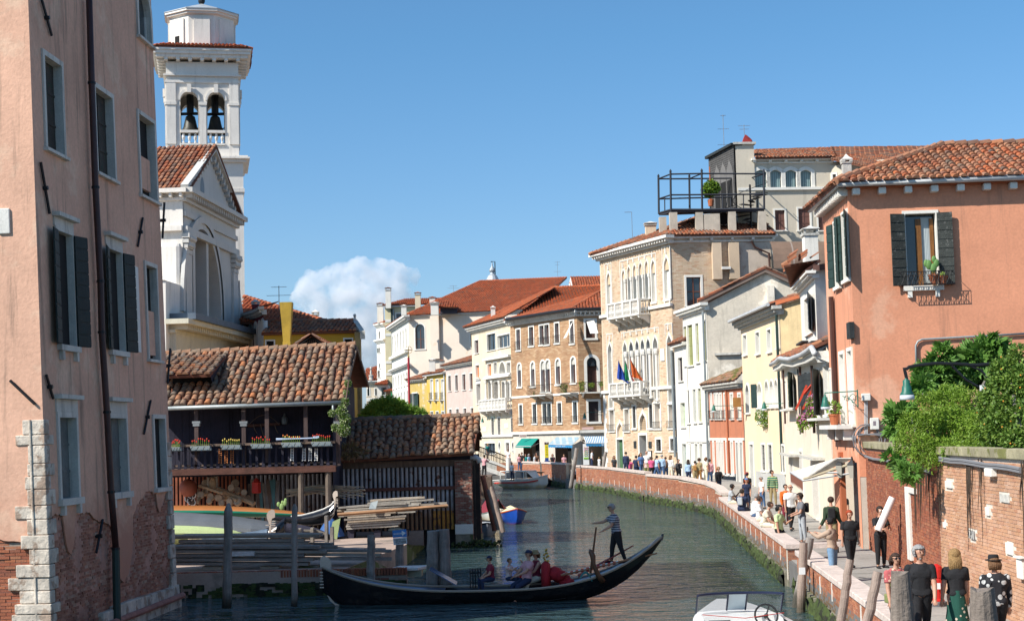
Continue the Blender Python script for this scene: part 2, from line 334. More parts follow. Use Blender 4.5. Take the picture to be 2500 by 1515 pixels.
class Wall:
 def __init__(s,F,parent): s.F=F; s.p=parent; s.h=[]; s.sp=MB()
 def win(s,v,x0,y0,x1,y1,arch=None,fill='shut',fm=WHITE,fw=.12,sm=SHBR,rec=.22,leaf=None,leafm=SHG,sill=.08,mull=0,trans=0,rail=0,pane=GLASS,
   cornice=0,outer=False,uvbox=None,name='window',proud=.05,head=0,bars=0,brackets=0,wide=None,tym=None,revm=None):
  F=s.F; u0,u1,z0,z1=uvbox or F.box(v,x0,y0,x1,y1)
  if outer: u0+=fw;u1-=fw;z1-=fw;z0+=sill*.5
  if u1-u0<.15: u1=u0+.15
  s.h.append((u0,u1,z0,z1)); pts=arch_pts(arch,u0,u1,z0,z1)
  if arch and arch!='oval':
   zs=min(q[1] for q in pts[1:-1])
   for (a,b) in zip(pts[1:-2],pts[2:-1]):
    if b[0]-a[0]>1e-4: s.sp.quad(F.P(a[0],a[1]),F.P(b[0],b[1]),F.P(b[0],z1+.001),F.P(a[0],z1+.001))
  elif arch=='oval':
   for k in range(20):
    a,b=pts[k],pts[k+1]; zz=z1 if (a[1]+b[1])/2>(z0+z1)/2 else z0
    s.sp.quad(F.P(a[0],a[1]),F.P(b[0],b[1]),F.P(b[0],zz),F.P(a[0],zz))
  fr=MB(); c=((u0+u1)/2,(z0+z1)/2); n=len(pts); out=[]
  for i,(a,b) in enumerate(pts):
   if arch=='oval': p_=pts[i-1 if i else n-2];q_=pts[i+1 if i<n-1 else 1]
   else: p_=pts[max(i-1,0)];q_=pts[min(i+1,n-1)]
   def nn(p,q):
    dx,dz=q[0]-p[0],q[1]-p[1]; l=math.hypot(dx,dz) or 1; return (-dz/l,dx/l)
   n1=nn(p_,(a,b)) if p_!=(a,b) else nn((a,b),q_); n2=nn((a,b),q_) if q_!=(a,b) else n1
   m=(n1[0]+n2[0],n1[1]+n2[1]); d=(m[0]*n1[0]+m[1]*n1[1]) or 1; kk=min(2.2,fw*1.0/max(d,.45)) ; out.append((a+m[0]*kk,b+m[1]*kk))
  f0=fw>0
  for i in range(n-1):
   a,b,ao,bo=pts[i],pts[i+1],out[i],out[i+1]
   if f0:
    fr.quad(F.P(*a,proud),F.P(*b,proud),F.P(*bo,proud),F.P(*ao,proud)); fr.quad(F.P(*ao,proud),F.P(*bo,proud),F.P(*bo,-.02),F.P(*ao,-.02))
   fr.quad(F.P(*a,proud if f0 else 0),F.P(*b,proud if f0 else 0),F.P(*b,-rec-.04),F.P(*a,-rec-.04))
  if f0 and arch!='oval':
   for i in (0,n-1): fr.quad(F.P(*pts[i],proud),F.P(*out[i],proud),F.P(*out[i],-.02),F.P(*pts[i],-.02))
   fr.quad(F.P(u0,z0,0),F.P(u1,z0,0),F.P(u1,z0,-rec-.04),F.P(u0,z0,-rec-.04))
  if sill and arch!='oval': fr.fbox(F,u0-fw-.06,u1+fw+.06,z0-sill,z0-.002,-.02,proud+.07)
  if brackets:
   for q in (u0-fw*.3,u1+fw*.3-.14): fr.fbox(F,q,q+.14,z0-sill-.22,z0-sill-.003,-.02,proud+.05)
  if cornice:
   fr.fbox(F,u0-fw-.08,u1+fw+.08,z1+fw+cornice,z1+fw+cornice+.10,-.02,proud+.14); fr.fbox(F,u0-fw-.03,u1+fw+.03,z1+fw+.003,z1+fw+cornice-.003,-.02,proud-.01)
  wroot=fr.build(name,fm,s.p)
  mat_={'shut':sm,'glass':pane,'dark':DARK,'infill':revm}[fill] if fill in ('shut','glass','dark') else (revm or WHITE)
  pn=MB(); zs=z1
  cc=[F.P(a,b,-rec) for a,b in pts]
  pn.poly(cc if arch!='oval' else cc[:-1]); pn.build('pane' if fill!='shut' else 'shutter',mat_,wroot)
  d=MB()
  if fill=='shut':
   d.fbox(F,(u0+u1)/2-.02,(u0+u1)/2+.02,z0,z1-(.5*(u1-u0) if arch else 0),-rec+.001,-rec+.03)
   nb=int((z1-z0)/.9)
   for k in range(1,nb+1): d.fbox(F,u0,u1,z0+(z1-z0)*k/(nb+1)-.03,z0+(z1-z0)*k/(nb+1)+.03,-rec+.002,-rec+.02) if not arch else None
   d.build('shutter_batten',sm,wroot)
  elif fill=='glass':
   fmx=sm if sm is not SHBR or fw<0 else SHBR
   zt=z1-(.5*(u1-u0) if arch=='round' else 0)
   for k in range(mull): q=u0+(u1-u0)*(k+1)/(mull+1); d.fbox(F,q-.035,q+.035,z0,zt,-rec+.001,-rec+.05)
   for k in range(trans): q=z0+(zt-z0)*(k+1)/(trans+1); d.fbox(F,u0,u1,q-.03,q+.03,-rec+.002,-rec+.045)
   d.fbox(F,u0,u0+.05,z0,zt,-rec+.001,-rec+.05);d.fbox(F,u1-.05,u1,z0,zt,-rec+.001,-rec+.05); d.fbox(F,u0+.05,u1-.05,z0,z0+.06,-rec+.001,-rec+.05)
   if not arch: d.fbox(F,u0+.05,u1-.05,z1-.06,z1,-rec+.001,-rec+.05)
   d.build('sash',sm,wroot)
  if tym:   # blind head panel above the opening
   t_=MB(); zz=z0+(z1-z0)*tym[0]; t_.poly([F.P(u0,zz,-rec*.4)]+[F.P(a,b,-rec*.4) for a,b in pts[1:-1] if b>zz]+[F.P(u1,zz,-rec*.4)]); t_.build('tympanum',tym[1],wroot)
  if bars:
   t_=MB()
   for k in range(bars): q=u0+(u1-u0)*(k+.5)/bars; t_.tube([F.P(q,z0,-.03),F.P(q,z1-(.2*(u1-u0) if arch else 0),-.03)],.012,4)
   for k in range(int((z1-z0)/.3)): t_.tube([F.P(u0,z0+.15+k*.3,-.03),F.P(u1,z0+.15+k*.3,-.03)],.01,4)
   t_.build('iron_bars',IRON,wroot)
  if leaf:
   lw=(u1-u0)*.5;
   for sd in (-1,1):
    if leaf=='left' and sd>0: continue
    if leaf=='right' and sd<0: continue
    t_=MB(); uu=u0-fw*.4 if sd<0 else u1+fw*.4; ang=R(RR.uniform(8,16)); dr=F.ud*sd*math.cos(ang)+F.n*math.sin(ang); th=dr.cross(F.up).normalized()*.04
    if th.dot(F.n)<0: th=-th
    o=F.P(uu,z0,proud+.012); nb=max(2,int((z1-z0)/.28))
    t_.obox(o,dr*lw,th*.6,F.up*(z1-z0))
    for k in range(nb): t_.obox(o+F.up*((z1-z0)*(k+.06)/nb)+th*.6,dr*lw,th*.35,F.up*((z1-z0)/nb*.88))
    t_.build('shutter_leaf',leafm,wroot)
  if rail:
   t_=MB(); a,b=u0-fw,u1+fw; zt=z0+rail; k=max(3,int((b-a)/.13)); o=proud+.16
   for i in range(k+1): q=a+(b-a)*i/k; t_.tube([F.P(q,z0-.03,o),F.P(q,zt,o)],.011,4)
   for zz in (z0+.03,zt): t_.tube([F.P(a,zz,-.02),F.P(a,zz,o),F.P(b,zz,o),F.P(b,zz,-.02)],.016,4)
   t_.build('window_rail',IRON,wroot)
  return wroot,(u0,u1,z0,z1)
 def wall(s,mat_,u0,u1,z0,z1,top=None,name='wall',merge=None):
  """flat wall with the openings cut out; top: extra polygon points (u,z) above z1"""
  F=s.F; m=MB(); us=sorted({u0,u1}|{min(max(q,u0),u1) for h in s.h for q in h[:2]}); zs=sorted({z0,z1}|{min(max(q,z0),z1) for h in s.h for q in h[2:]})
  for j in range(len(zs)-1):
   run=None
   for i in range(len(us)-1):
    cu,cz=(us[i]+us[i+1])/2,(zs[j]+zs[j+1])/2; hole=any(h[0]<cu<h[1] and h[2]<cz<h[3] for h in s.h)
    if not hole and run is None: run=us[i]
    if (hole or i==len(us)-2) and run is not None:
     e=us[i] if hole else us[i+1]; m.quad(F.P(run,zs[j]),F.P(e,zs[j]),F.P(e,zs[j+1]),F.P(run,zs[j+1])); run=None
  k=len(m.v); m.v+=s.sp.v; m.f+=[tuple(i+k for i in f) for f in s.sp.f]; m.t+=s.sp.t; m.m+=s.sp.m
  if top: m.poly([F.P(u,z) for u,z in top])
  return m.build(name,mat_,s.p)
def band(F,parent,u0,u1,z0,z1,o,material=WHITE,name='string_course'):
 b=MB(); b.fbox(F,u0,u1,z0,z1,-.02,o); return b.build(name,material,parent)
def cornice(F,parent,u0,u1,z,h=.35,o=.35,material=WHITE,dent=.5,dm=None,name='cornice',dw=.16):
 b=MB(); b.fbox(F,u0-o*.6,u1+o*.6,z+h*.62,z+h,-.02,o); b.fbox(F,u0-o*.2,u1+o*.2,z,z+h*.25,-.02,o*.3)
 k=max(1,int((u1-u0)/dent)); b.fbox(F,u0,u1,z+.003,z+h*.62-.002,-.2,.012)
 for i in range(k+1):
  q=u0+(u1-u0)*i/k; b.fbox(F,q-dw/2,q+dw/2,z+h*.25,z+h*.615,-.02,o*.8)
 return b.build(name,material,parent)
def shell(F,parent,u0,u1,z0,z1,depth,material,name='side_wall'):
 b=MB(); n=-F.n; a,c=F.P(u0,z0),F.P(u1,z0); a2,c2=a+n*depth,c+n*depth; up=F.up*(z1-z0)
 b.quad(a,a2,a2+up,a+up); b.quad(c,c2,c2+up,c+up); b.quad(a2,c2,c2+up,a2+up); return b.build(name,material,parent)
def balcony(F,parent,u0,u1,z0,z1,o=.9,material=WHITE,br=4,name='balcony'):
 b=MB(); b.fbox(F,u0,u1,z0,z0+.14,0,o); b.fbox(F,u0,u1,z1-.13,z1,o-.22,o)
 for q in (u0,u1-.2): b.fbox(F,q,q+.2,z1-.13,z1,0,o-.225)
 root=b.build(name,material,parent); g=MB(); k=max(3,int((u1-u0)/.22))
 def bal(p,h):
  g.lathe(p,[(.045,0),(.045,.06*h),(.03,.12*h),(.075,.35*h),(.035,.62*h),(.05,.72*h),(.03,.85*h),(.05,h)],6)
 H=z1-z0-.14-.13; npan=max(1,int((u1-u0)/1.2))
 for i in range(npan+1):
  q=u0+(u1-u0-.22)*i/npan; g.fbox(F,q,q+.22,z0+.142,z1-.132,o-.21,o-.01)
 for i in range(k): bal(F.P(u0+(u1-u0)*(i+.5)/k,z0+.14,o-.11),H)
 for q in (u0+.1,u1-.1):
  for i in range(int(o/.25)): bal(F.P(q,z0+.14,.15+i*.24),H)
 g.build('balustrade',material,root)
 for i in range(br):
  c=MB(); q=u0+.25+(u1-u0-.5)*i/max(1,br-1)
  c.prism([F.P(q-.11,z0-.004,0),F.P(q-.11,z0-.004,o*.95),F.P(q-.11,z0-.2,o*.9),F.P(q-.11,z0-.35,o*.5),F.P(q-.11,z0-.7,0)],F.ud*.22); c.build('bracket',material,root)
 return root
def ironbalc(F,parent,u0,u1,z0,z1,o=.8,plants=None,name='iron_balcony'):
 b=MB(); b.fbox(F,u0,u1,z0,z0+.12,0,o); root=b.build(name,STONE,parent); g=MB()
 for i in range(int((u1-u0)/.13)+1):
  q=u0+.03+i*.13; g.tube([F.P(q,z0+.12,o-.04),F.P(q,z0+.3,o+.1),F.P(q,z0+.6,o+.02),F.P(q,z1,o-.04)],.012,4)
 for i in range(int(o/.13)):
  for q in (u0+.03,u1-.03): g.tube([F.P(q,z0+.12,i*.13),F.P(q,z1,i*.13)],.012,4)
 g.tube([F.P(u0+.03,z1,0),F.P(u0+.03,z1,o-.04),F.P(u1-.03,z1,o-.04),F.P(u1-.03,z1,0)],.025,5); g.build('iron_rail',IRON,root)
 for q in (u0+.3,(u0+u1)/2,u1-.3): c=MB(); c.prism([F.P(q-.09,z0-.004,0),F.P(q-.09,z0-.004,o*.9),F.P(q-.09,z0-.4,0)],F.ud*.18); c.build('bracket',STONE,root)
 return root
def chimney(p,w,h,material,label,cat='chimney',flare=0,cap=True,group=None,d=None):
 d=d or w; t=thing('chimney',label,cat,p,group); b=MB(); p=Vector(p)
 if flare:
  b.box(p.x-w*.3,p.x+w*.3,p.y-d*.3,p.y+d*.3,p.z,p.z+h*.45); b.build('chimney_stack',material,t)
  c=MB(); c.lathe((p.x,p.y,p.z+h*.45),[(w*.38,0),(w*.42,.08*h),(w*.5*1.05,.3*h),(w*.66,.53*h),(w*.66,.55*h),(w*.55,.55*h)],4 if flare==4 else 12,rot=math.pi/4); c.build('chimney_pot',material,t)
 else:
  b.box(p.x-w/2,p.x+w/2,p.y-d/2,p.y+d/2,p.z,p.z+h*.86); b.build('chimney_stack',material,t)
  c=MB(); c.box(p.x-w*.6,p.x+w*.6,p.y-d*.6,p.y+d*.6,p.z+h*.86+.002,p.z+h*.9)
  for a in (-1,1):
   for e in (-1,1): c.box(p.x+a*w*.45-.05,p.x+a*w*.45+.05,p.y+e*d*.45-.05,p.y+e*d*.45+.05,p.z+h*.9,p.z+h*.97)
  c.build('chimney_throat',STONEG,t)
  c=MB(); c.lathe((p.x,p.y,p.z+h*.97),[(w*.9,0),(w*.92,.04),(w*.4,.12),(.02,.22)],4,rot=math.pi/4); c.build('chimney_cap',TM if cap==1 else STONE,t)
 return t
def antenna(p,h,label,arms=((.95,.5),(.6,.8))):
 b=MB(); p=Vector(p); b.tube([p,p+Vector((0,0,h))],.025,5)
 for zf,w in arms:
  b.tube([p+Vector((-w,0,h*zf)),p+Vector((w,0,h*zf))],.014,4)
  for k in range(5): q=p+Vector((-w+w*.5*k,0,h*zf)); b.tube([q+Vector((0,-.2,0)),q+Vector((0,.2,0))],.01,4)
 o=b.build('tv_antenna',mat('aerial_metal',(.3,.3,.3),.4,metal=.7),None,origin=p); return tag(o,label,'antenna')
# ================================================================== THE SETTING
PZ=.8
def water_mat():
 m=bpy.data.materials.new('canal_water'); m.use_nodes=True; n=m.node_tree; N=n.nodes; b=N['Principled BSDF']
 geo=N.new('ShaderNodeNewGeometry')
 def wave(s,vec_s,det=3,rg=.55,dist=0):
  mp=N.new('ShaderNodeMapping'); mp.inputs['Scale'].default_value=vec_s; mp.inputs['Rotation'].default_value=(0,0,R(12)); n.links.new(geo.outputs['Position'],mp.inputs['Vector'])
  x=N.new('ShaderNodeTexNoise'); x.inputs['Scale'].default_value=s; x.inputs['Detail'].default_value=det; x.inputs['Roughness'].default_value=rg; x.inputs['Distortion'].default_value=dist
  n.links.new(mp.outputs[0],x.inputs['Vector']); return x.outputs['Fac']
 a=wave(1.1,(.7,1.3,1),4,.6,.4); c=wave(.22,(1,1,1),2); d=wave(5.0,(.7,1.2,1),2)
 def M2(op,p,q):
  x=N.new('ShaderNodeMath'); x.operation=op
  for i,w in enumerate((p,q)):
   if isinstance(w,(int,float)): x.inputs[i].default_value=w
   else: n.links.new(w,x.inputs[i])
  return x.outputs[0]
 h=M2('ADD',M2('MULTIPLY',a,M2('ADD',M2('MULTIPLY',c,1.6),.15)),M2('MULTIPLY',d,.10))
 bp=N.new('ShaderNodeBump'); bp.inputs['Strength'].default_value=1; bp.inputs['Distance'].default_value=.62; n.links.new(h,bp.inputs['Height']); n.links.new(bp.outputs[0],b.inputs['Normal'])
 b.inputs['Base Color'].default_value=(.036,.064,.062,1); b.inputs['Roughness'].default_value=.04; b.inputs['IOR'].default_value=1.33; b.inputs['Specular IOR Level'].default_value=.5
 return m
WATER=water_mat()
b=MB(); b.quad(Vector((-3000,-200,0)),Vector((3000,-200,0)),Vector((3000,8000,0)),Vector((-3000,8000,0))); tag(b.build('canal_water',WATER),kind='structure')
def cop(v,x,y,Y): p=at(v,x,y,Y); return p
NEAR=[gnd('o',2290,1590,1.25),gnd('o',2120,1466.7,1.25),gnd('o',1945,1342,1.25)]
SECB=[gnd('o',1925,1327.7,1.25)+Vector((0,.3,0)),at('o',1757,1212,80)]
SECC=[at('o',1762,1201,80.6),at('o',1745,1186,84),at('o',1721,1175.8,88),at('o',1656,1162.5,95.5),at('o',1578,1156,104)]
SECD=[at('o',1575,1151,104.3),at('o',1483,1140,121),at('o',1406,1134.7,131)]
SECE=[at('o',1381,1130,134),at('o',1322,1126.4,144)]
SECF=[at('o',1318,1127,144.6),at('o',1250,1124,150)]
BANK=[Vector((NEAR[0].x-1.2,10,0))]+NEAR+SECB+SECC+SECD+SECE+SECF
PAVE=mat('trachyte_paving',(.33,.31,.28),.85,var=.2,scale=.8,bump=.3,patch=(.26,.245,.22),pscale=.6)
PAVJ=mat('paving_bed',(.16,.15,.14),.95)
far=[(60,170),(60,10)]
b=MB(); b.prism([V3(p,-1) for p in BANK]+[Vector((-30,152,-1)),Vector((-30,420,-1)),Vector((200,420,-1)),Vector((200,10,-1))],(0,0,PZ+1-.03)); PG=b.build('pavement',PAVJ); tag(PG,kind='structure')
WALLR=[Vector((9.0,14,0)),Vector((9.75,29,0)),gnd('o',2302,1443,PZ),gnd('o',2119,1336,PZ),gnd('o',1978,1257,PZ),Vector((15.6,88,0))]
for p in WALLR: p.z=0
def xat(path,y):
 for a,c in zip(path[:-1],path[1:]):
  if (a.y-y)*(c.y-y)<=0 and abs(c.y-a.y)>1e-6: return a.x+(c.x-a.x)*(y-a.y)/(c.y-a.y)
 return None
slabs=[]; y=24.0; row=0
while y<92:
 xa=xat(BANK,y); xb=xat(WALLR,y); d=.42 if y<60 else .6
 if xa and xb:
  x=xa+.1-RR.random()*.6
  while x<xb:
   w=RR.uniform(.7,1.1) if y<60 else 1.2; a,c=max(x,xa+.1),min(x+w,xb-.02)
   if c-a>.15: slabs.append((a,c,y,y+d-.012))
   x+=w+.012
 y+=d; row+=1
for i,(a,c,y0,y1) in enumerate(slabs[:300]):
 m=MB(); z=PZ+RR.uniform(-.004,.004); m.box(a,c,y0,y1,PZ-.02,z); m.build('paving_slab',PAVE,PG)
m=MB(); rv=MB()
for (a,c,y0,y1) in slabs[300:]: m.box(a,c,y0,y1,PZ-.02,PZ+RR.uniform(-.004,.004))
o=m.build('paving_slab',PAVE,PG); o['kind']='stuff'
b=MB(); ys=(84,92,98,104,110,120,130,140,148); zz_=lambda y: PZ+.001+min(.40,max(0,(y-84)*.02))
for y0,y1 in zip(ys[:-1],ys[1:]): b.quad(Vector(((xat(BANK,y0) or 4)+.3,y0,zz_(y0))),Vector((40,y0,zz_(y0))),Vector((40,y1,zz_(y1))),Vector(((xat(BANK,y1) or 4)+.3,y1,zz_(y1))))
tag(b.build('far_paving',PAVE),kind='structure')
COPE=mat('coping_stone',(.60,.50,.44),.85,var=.25,scale=2.5,streak=.15,bump=.4,bscale=22)
ALG=mat('algae_wall',(.050,.072,.018),.95,var=.5,scale=3,bump=1,bscale=12,patch=(.02,.022,.012),pth=.52,pscale=2.2,streak=.4)
CONC=mat('wet_foot_stone',(.22,.20,.15),.9,var=.35,scale=3,bump=.5,patch=(.09,.10,.04),pth=.5,pscale=1.6)
PBR=mat('parapet_brick',pal=[(.40,.145,.07),(.34,.12,.06),(.44,.19,.10),(.37,.13,.07),(.30,.12,.075),(.42,.20,.12),(.40,.145,.07)],rough=.92,var=.2,scale=.8,bump=.4,bscale=40,low=(.45,.35,(.10,.09,.045)))
def parapet(pts,label,near=0,zb=.40,coarse=False,weeds=True,pil=()):
 t=thing('canal_parapet',label,'parapet',(pts[0].x,pts[0].y,0),'brick parapets along the canal')
 bw=MB(); cp=MB(); al=MB(); lf=MB()
 for k,(a,c) in enumerate(zip(pts[:-1],pts[1:])):
  F=Fac(c,a); L=F.L; z1=(a.z+c.z)/2; n=F.n
  if n.x>0: n=-n; F.n=n
  zt=min(a.z,c.z)-.14; bh,bl=(.062,.25) if not coarse else (.085,.34)
  brickwork(F,t,0,L,zb,zt,PBR,MORT,bl=bl,bh=bh,near=near if k==0 else 0,back=True)
  bw.fbox(F,0,L,PZ-.1,zt-.004,-.42,-.255)
  q=0
  while q<L-.05:
   w=min(1.15,L-q); za=c.z+(a.z-c.z)*q/L; zc=c.z+(a.z-c.z)*(q+w)/L
   m=MB(); o0=F.P(q+.004,za-.14,-.47); m.obox(o0,F.ud*(w-.008)+Vector((0,0,zc-za)),n*.53,Vector((0,0,.14)))
   m.build('coping_stone',COPE,t,bevel=.018 if near else 0); q+=w
  lf.fbox(F,0,L,-.6,zb-.002,-.3,.10)
  nx=int(L/(.16 if not coarse else .3)); nz=7; g=[]
  for i in range(nx+1):
   for j in range(nz+1):
    u=L*i/nx; z=-.25+(zb+.27)*j/nz; nn_=mnoise.fractal(Vector((a.x+u*1.5,a.y,z*3)),1,2,4)
    g.append(F.P(u,z+ (nn_*.22 if j==nz else 0),.13+.10*abs(nn_)+.05*RR.random()+(-.06 if j==nz else 0)))
  kk=len(al.v); al.v+=g
  for i in range(nx):
   for j in range(nz): al.f.append((kk+i*(nz+1)+j,kk+(i+1)*(nz+1)+j,kk+(i+1)*(nz+1)+j+1,kk+i*(nz+1)+j+1)); al.t.append(0); al.m.append(0)
  s=MB(); q=1.0
  while q<L-1:
   z=zb+.15+RR.random()*.1; s.fbox(F,q,q+.07,z,z+.42,-.01,.02); q+=2.3
  if s.v: s.build('drain_stone',STONE,t)
 bw.build('inner_face',MORTD,t); lf.build('wall_foot',CONC,t)
 o=al.build('algae',ALG,t,smooth=False); o['kind']='stuff'
 return t
parapet(NEAR[::-1][:1]+NEAR[::-1][1:],'nearest brick parapet beside the mooring poles, lowest of the row',near=300)
parapet(SECB[::-1][:0]+[SECB[0],SECB[1]],'brick parapet that a row of people sits on',near=260)
parapet(SECC,'curved brick parapet in front of the crowd by the white house',coarse=False)
parapet(SECD,'brick parapet in front of the striped ice cream awning',coarse=True)
parapet(SECE,'short brick parapet below the pale blue shop awning',coarse=True)
parapet(SECF,'brick parapet behind the white taxi boat, partly shaded',coarse=True)
t=thing('wall_pier','brick end pier with stone coping between the two nearest parapets','pier',(SECB[0].x,SECB[0].y,0)); q=SECB[0]
F=Fac((q.x-.04,q.y-.35),(q.x+.62,q.y-.35)); brickwork(F,t,0,.66,.2,1.12,PBR,MORT); m=MB(); m.fbox(F,-.05,1.6,1.124,1.26,-.5,.05); m.build('coping_stone',COPE,t)
m=MB(); m.fbox(F,0,.66,-.6,.2,-.4,.04); m.build('pier_foot',CONC,t)
YZ=.75
QA=gnd('o',380,1400,YZ); QB=gnd('o',975,1395,YZ); QC=gnd('o',1035,1346,.05); QD=gnd('o',1110,1328,0)
YARD=mat('yard_paving',(.40,.30,.24),.9,var=.3,scale=.7,bump=.4,patch=(.25,.2,.16),pscale=.5)
SLIPM=mat('mossy_slipway',(.10,.12,.03),.9,var=.4,scale=1.2,bump=.5,patch=(.20,.19,.12),pth=.55,pscale=.5)
QU=V3(gnd('E',110,1130,YZ)); QU2=gnd('E',560,950,YZ)
b=MB(); b.prism([Vector((-40,QA.y,-.8)),Vector((QU.x,QU.y,-.8)),Vector((QU2.x,QU2.y,-.8)),Vector((gnd('E',705,960,0).x-.9,66.5,-.8)),Vector((-40,66.5,-.8))],(0,0,YZ+.8)); tag(b.build('boatyard_ground',YARD),kind='structure')
b=MB(); b.prism([Vector((-40,66.6,-.8)),Vector((-4.0,66.6,-.8)),Vector((-4.6,85,-.8)),Vector((-6,150,-.8)),Vector((-40,150,-.8))],(0,0,YZ+.8-.01)); tag(b.build('left_bank_ground',YARD),kind='structure')
s0=V3(QU,YZ-.01); s1=V3(QU2,YZ-.01); s2=gnd('E',705,960,0); s3=gnd('E',480,1130,0); s3=s3+(s2-s3)*((QU.y+.1-s3.y)/(s2.y-s3.y)); WX=s3.x; s2+=(s2-s1)*.35; s3+=(s3-s0)*.35; s2.z=-.27; s3.z=-.27
b=MB(); nn_=14
G0=[[s0.lerp(s1,j/nn_).lerp(s3.lerp(s2,j/nn_),i/nn_)+Vector((0,0,RR.uniform(-.012,.012))) for j in range(nn_+1)] for i in range(nn_+1)]
for i in range(nn_):
 for j in range(nn_): b.quad(G0[i][j],G0[i+1][j],G0[i+1][j+1],G0[i][j+1])
b.poly([s0,s3,Vector((s3.x,s3.y,-.8)),Vector((s0.x,s0.y,-.8))]); b.poly([s1,s1+Vector((0,0,-1.5)),Vector((s2.x,66.5,-.8)),Vector((s2.x-2,66.5,.73))]); tag(b.build('slipway',SLIPM),kind='structure')
t=thing('quay_wall','low mossy brick quay wall in front of the boatyard','wall',(QA.x,QA.y,0))
F=Fac((QA.x-2,QA.y-.02),(max(WX,gnd('o',985,1395,YZ).x),QU.y-.05)); brickwork(F,t,0,F.L,.12,YZ-.20,BROLD,MORTD,near=200,jit=.012)
m=MB(); u=0
while u<F.L:
 m2=MB(); m2.fbox(F,u+.006,min(u+.075,F.L),YZ-.19,YZ+.02+RR.uniform(-.008,.008),-.24,.03,RR.random()); m2.build('edge_brick',BRR,t) if u>F.L-14 else m.fbox(F,u+.006,u+.075,YZ-.19,YZ+.02,-.24,.03,RR.random()); u+=.09
q=m.build('edge_brick',BRR,t)
if q: q['kind']='stuff'
m=MB(); m.fbox(F,0,F.L,-.7,.118,-.3,.05); m.build('wall_foot',CONC,t)
al=MB(); nx=int(F.L/.12)
for i in range(nx):
 for j in range(5):
  u=F.L*i/nx; z=-.1+j*.1; n2=mnoise.noise(Vector((u*1.2,3,z*4)))
  if n2>-.25: al.obox(F.P(u,z,.03),F.ud*.13,F.n*(.03+.06*RR.random()),F.up*(.08+.05*RR.random()))
q=al.build('seaweed',ALG,t); q['kind']='stuff'
def cloudmat(s):
 m=bpy.data.materials.new('cloud_vapour'); m.use_nodes=True; n=m.node_tree; N=n.nodes; N.remove(N['Principled BSDF'])
 v=N.new('ShaderNodeVolumePrincipled'); v.inputs['Color'].default_value=(.97,.97,.98,1); v.inputs['Anisotropy'].default_value=0
 g=N.new('ShaderNodeNewGeometry'); x=N.new('ShaderNodeTexNoise'); x.inputs['Scale'].default_value=1/(38*s); x.inputs['Detail'].default_value=4; n.links.new(g.outputs['Position'],x.inputs['Vector'])
 r=N.new('ShaderNodeMapRange'); n.links.new(x.outputs['Fac'],r.inputs[0]); r.inputs[1].default_value=.36; r.inputs[2].default_value=.66; r.inputs[3].default_value=0; r.inputs[4].default_value=.032/s
 n.links.new(r.outputs[0],v.inputs['Density']); n.links.new(v.outputs[0],N['Material Output'].inputs['Volume']); return m
SC.cycles.volume_bounces=8; SC.cycles.volume_step_rate=1; SC.cycles.volume_max_steps=96
def cloud(blobs,label,Y=6000):
 b=MB(); s=Y/FPX
 for (x,y,r) in blobs: b.ball(at('o',x,y,Y),r*s*1.12,20)
 o=b.build('cloud',cloudmat(s),None,smooth=True,origin=at('o',blobs[0][0],blobs[0][1],Y))
 md=o.modifiers.new('r','REMESH'); md.mode='VOXEL'; md.voxel_size=s*4; md.use_smooth_shade=True
 for ns,st in ((50,30),(18,16),(8,8)):
  tx=bpy.data.textures.new('cl','CLOUDS'); tx.noise_scale=ns*s; tx.noise_depth=3
  d=o.modifiers.new('d','DISPLACE'); d.texture=tx; d.strength=st*s; d.mid_level=.5
 tag(o,label,'cloud')
cloud([(762,700,36),(800,690,34),(838,680,36),(880,668,38),(925,675,38),(968,672,34),(1000,680,24),(740,735,24),(790,745,44),(850,740,56),(920,730,56),(970,712,38),(820,785,50),(880,800,60),(940,780,56),(770,765,30),(900,850,60),(850,850,40)],'large puffy white cumulus cloud above the yellow house roofs')
# ================================================================== PINK BUILDING (left edge)
PINK=mat('pink_plaster',(.69,.40,.275),.9,var=.17,scale=.5,bump=.3,bscale=14,streak=.62,patch=(.72,.47,.33),pth=.56,pscale=.35,low=(2.2,1.6,(.50,.22,.14)))
Yc,Yr=35.3,45.7
c1=at('A',188,1493,Yc); c0=at('A',135,0,Yc); lean=(c0.x-c1.x)/(c0.z-c1.z)
base=Vector((c1.x-lean*c1.z,Yc,0)); e1=at('B',818,900,Yr); eb=Vector((e1.x-lean*e1.z,Yr,0))
FS=Fac(base,eb,(lean,0)); FL=Fac(base,(base.x-9,base.y+.9),(0.0,.0)); FL=Fac((base.x-9,base.y+.9),base,(lean,0))
pk=thing('pink_building','tall salmon pink plastered building with stone quoins rising from the canal','building',base)
W=Wall(FS,pk)
FRS=mat('stone_surround',(.62,.58,.51),.85,var=.15,streak=.55,bump=.3)
DWD=mat('rotten_shutter',(.055,.045,.035),.8,var=.5,bump=.6,wood=(60,60,3),patch=(.03,.05,.03),pscale=4)
GWD=mat('grey_shutter_wood',(.16,.17,.16),.8,var=.4,bump=.5,wood=(60,60,3))
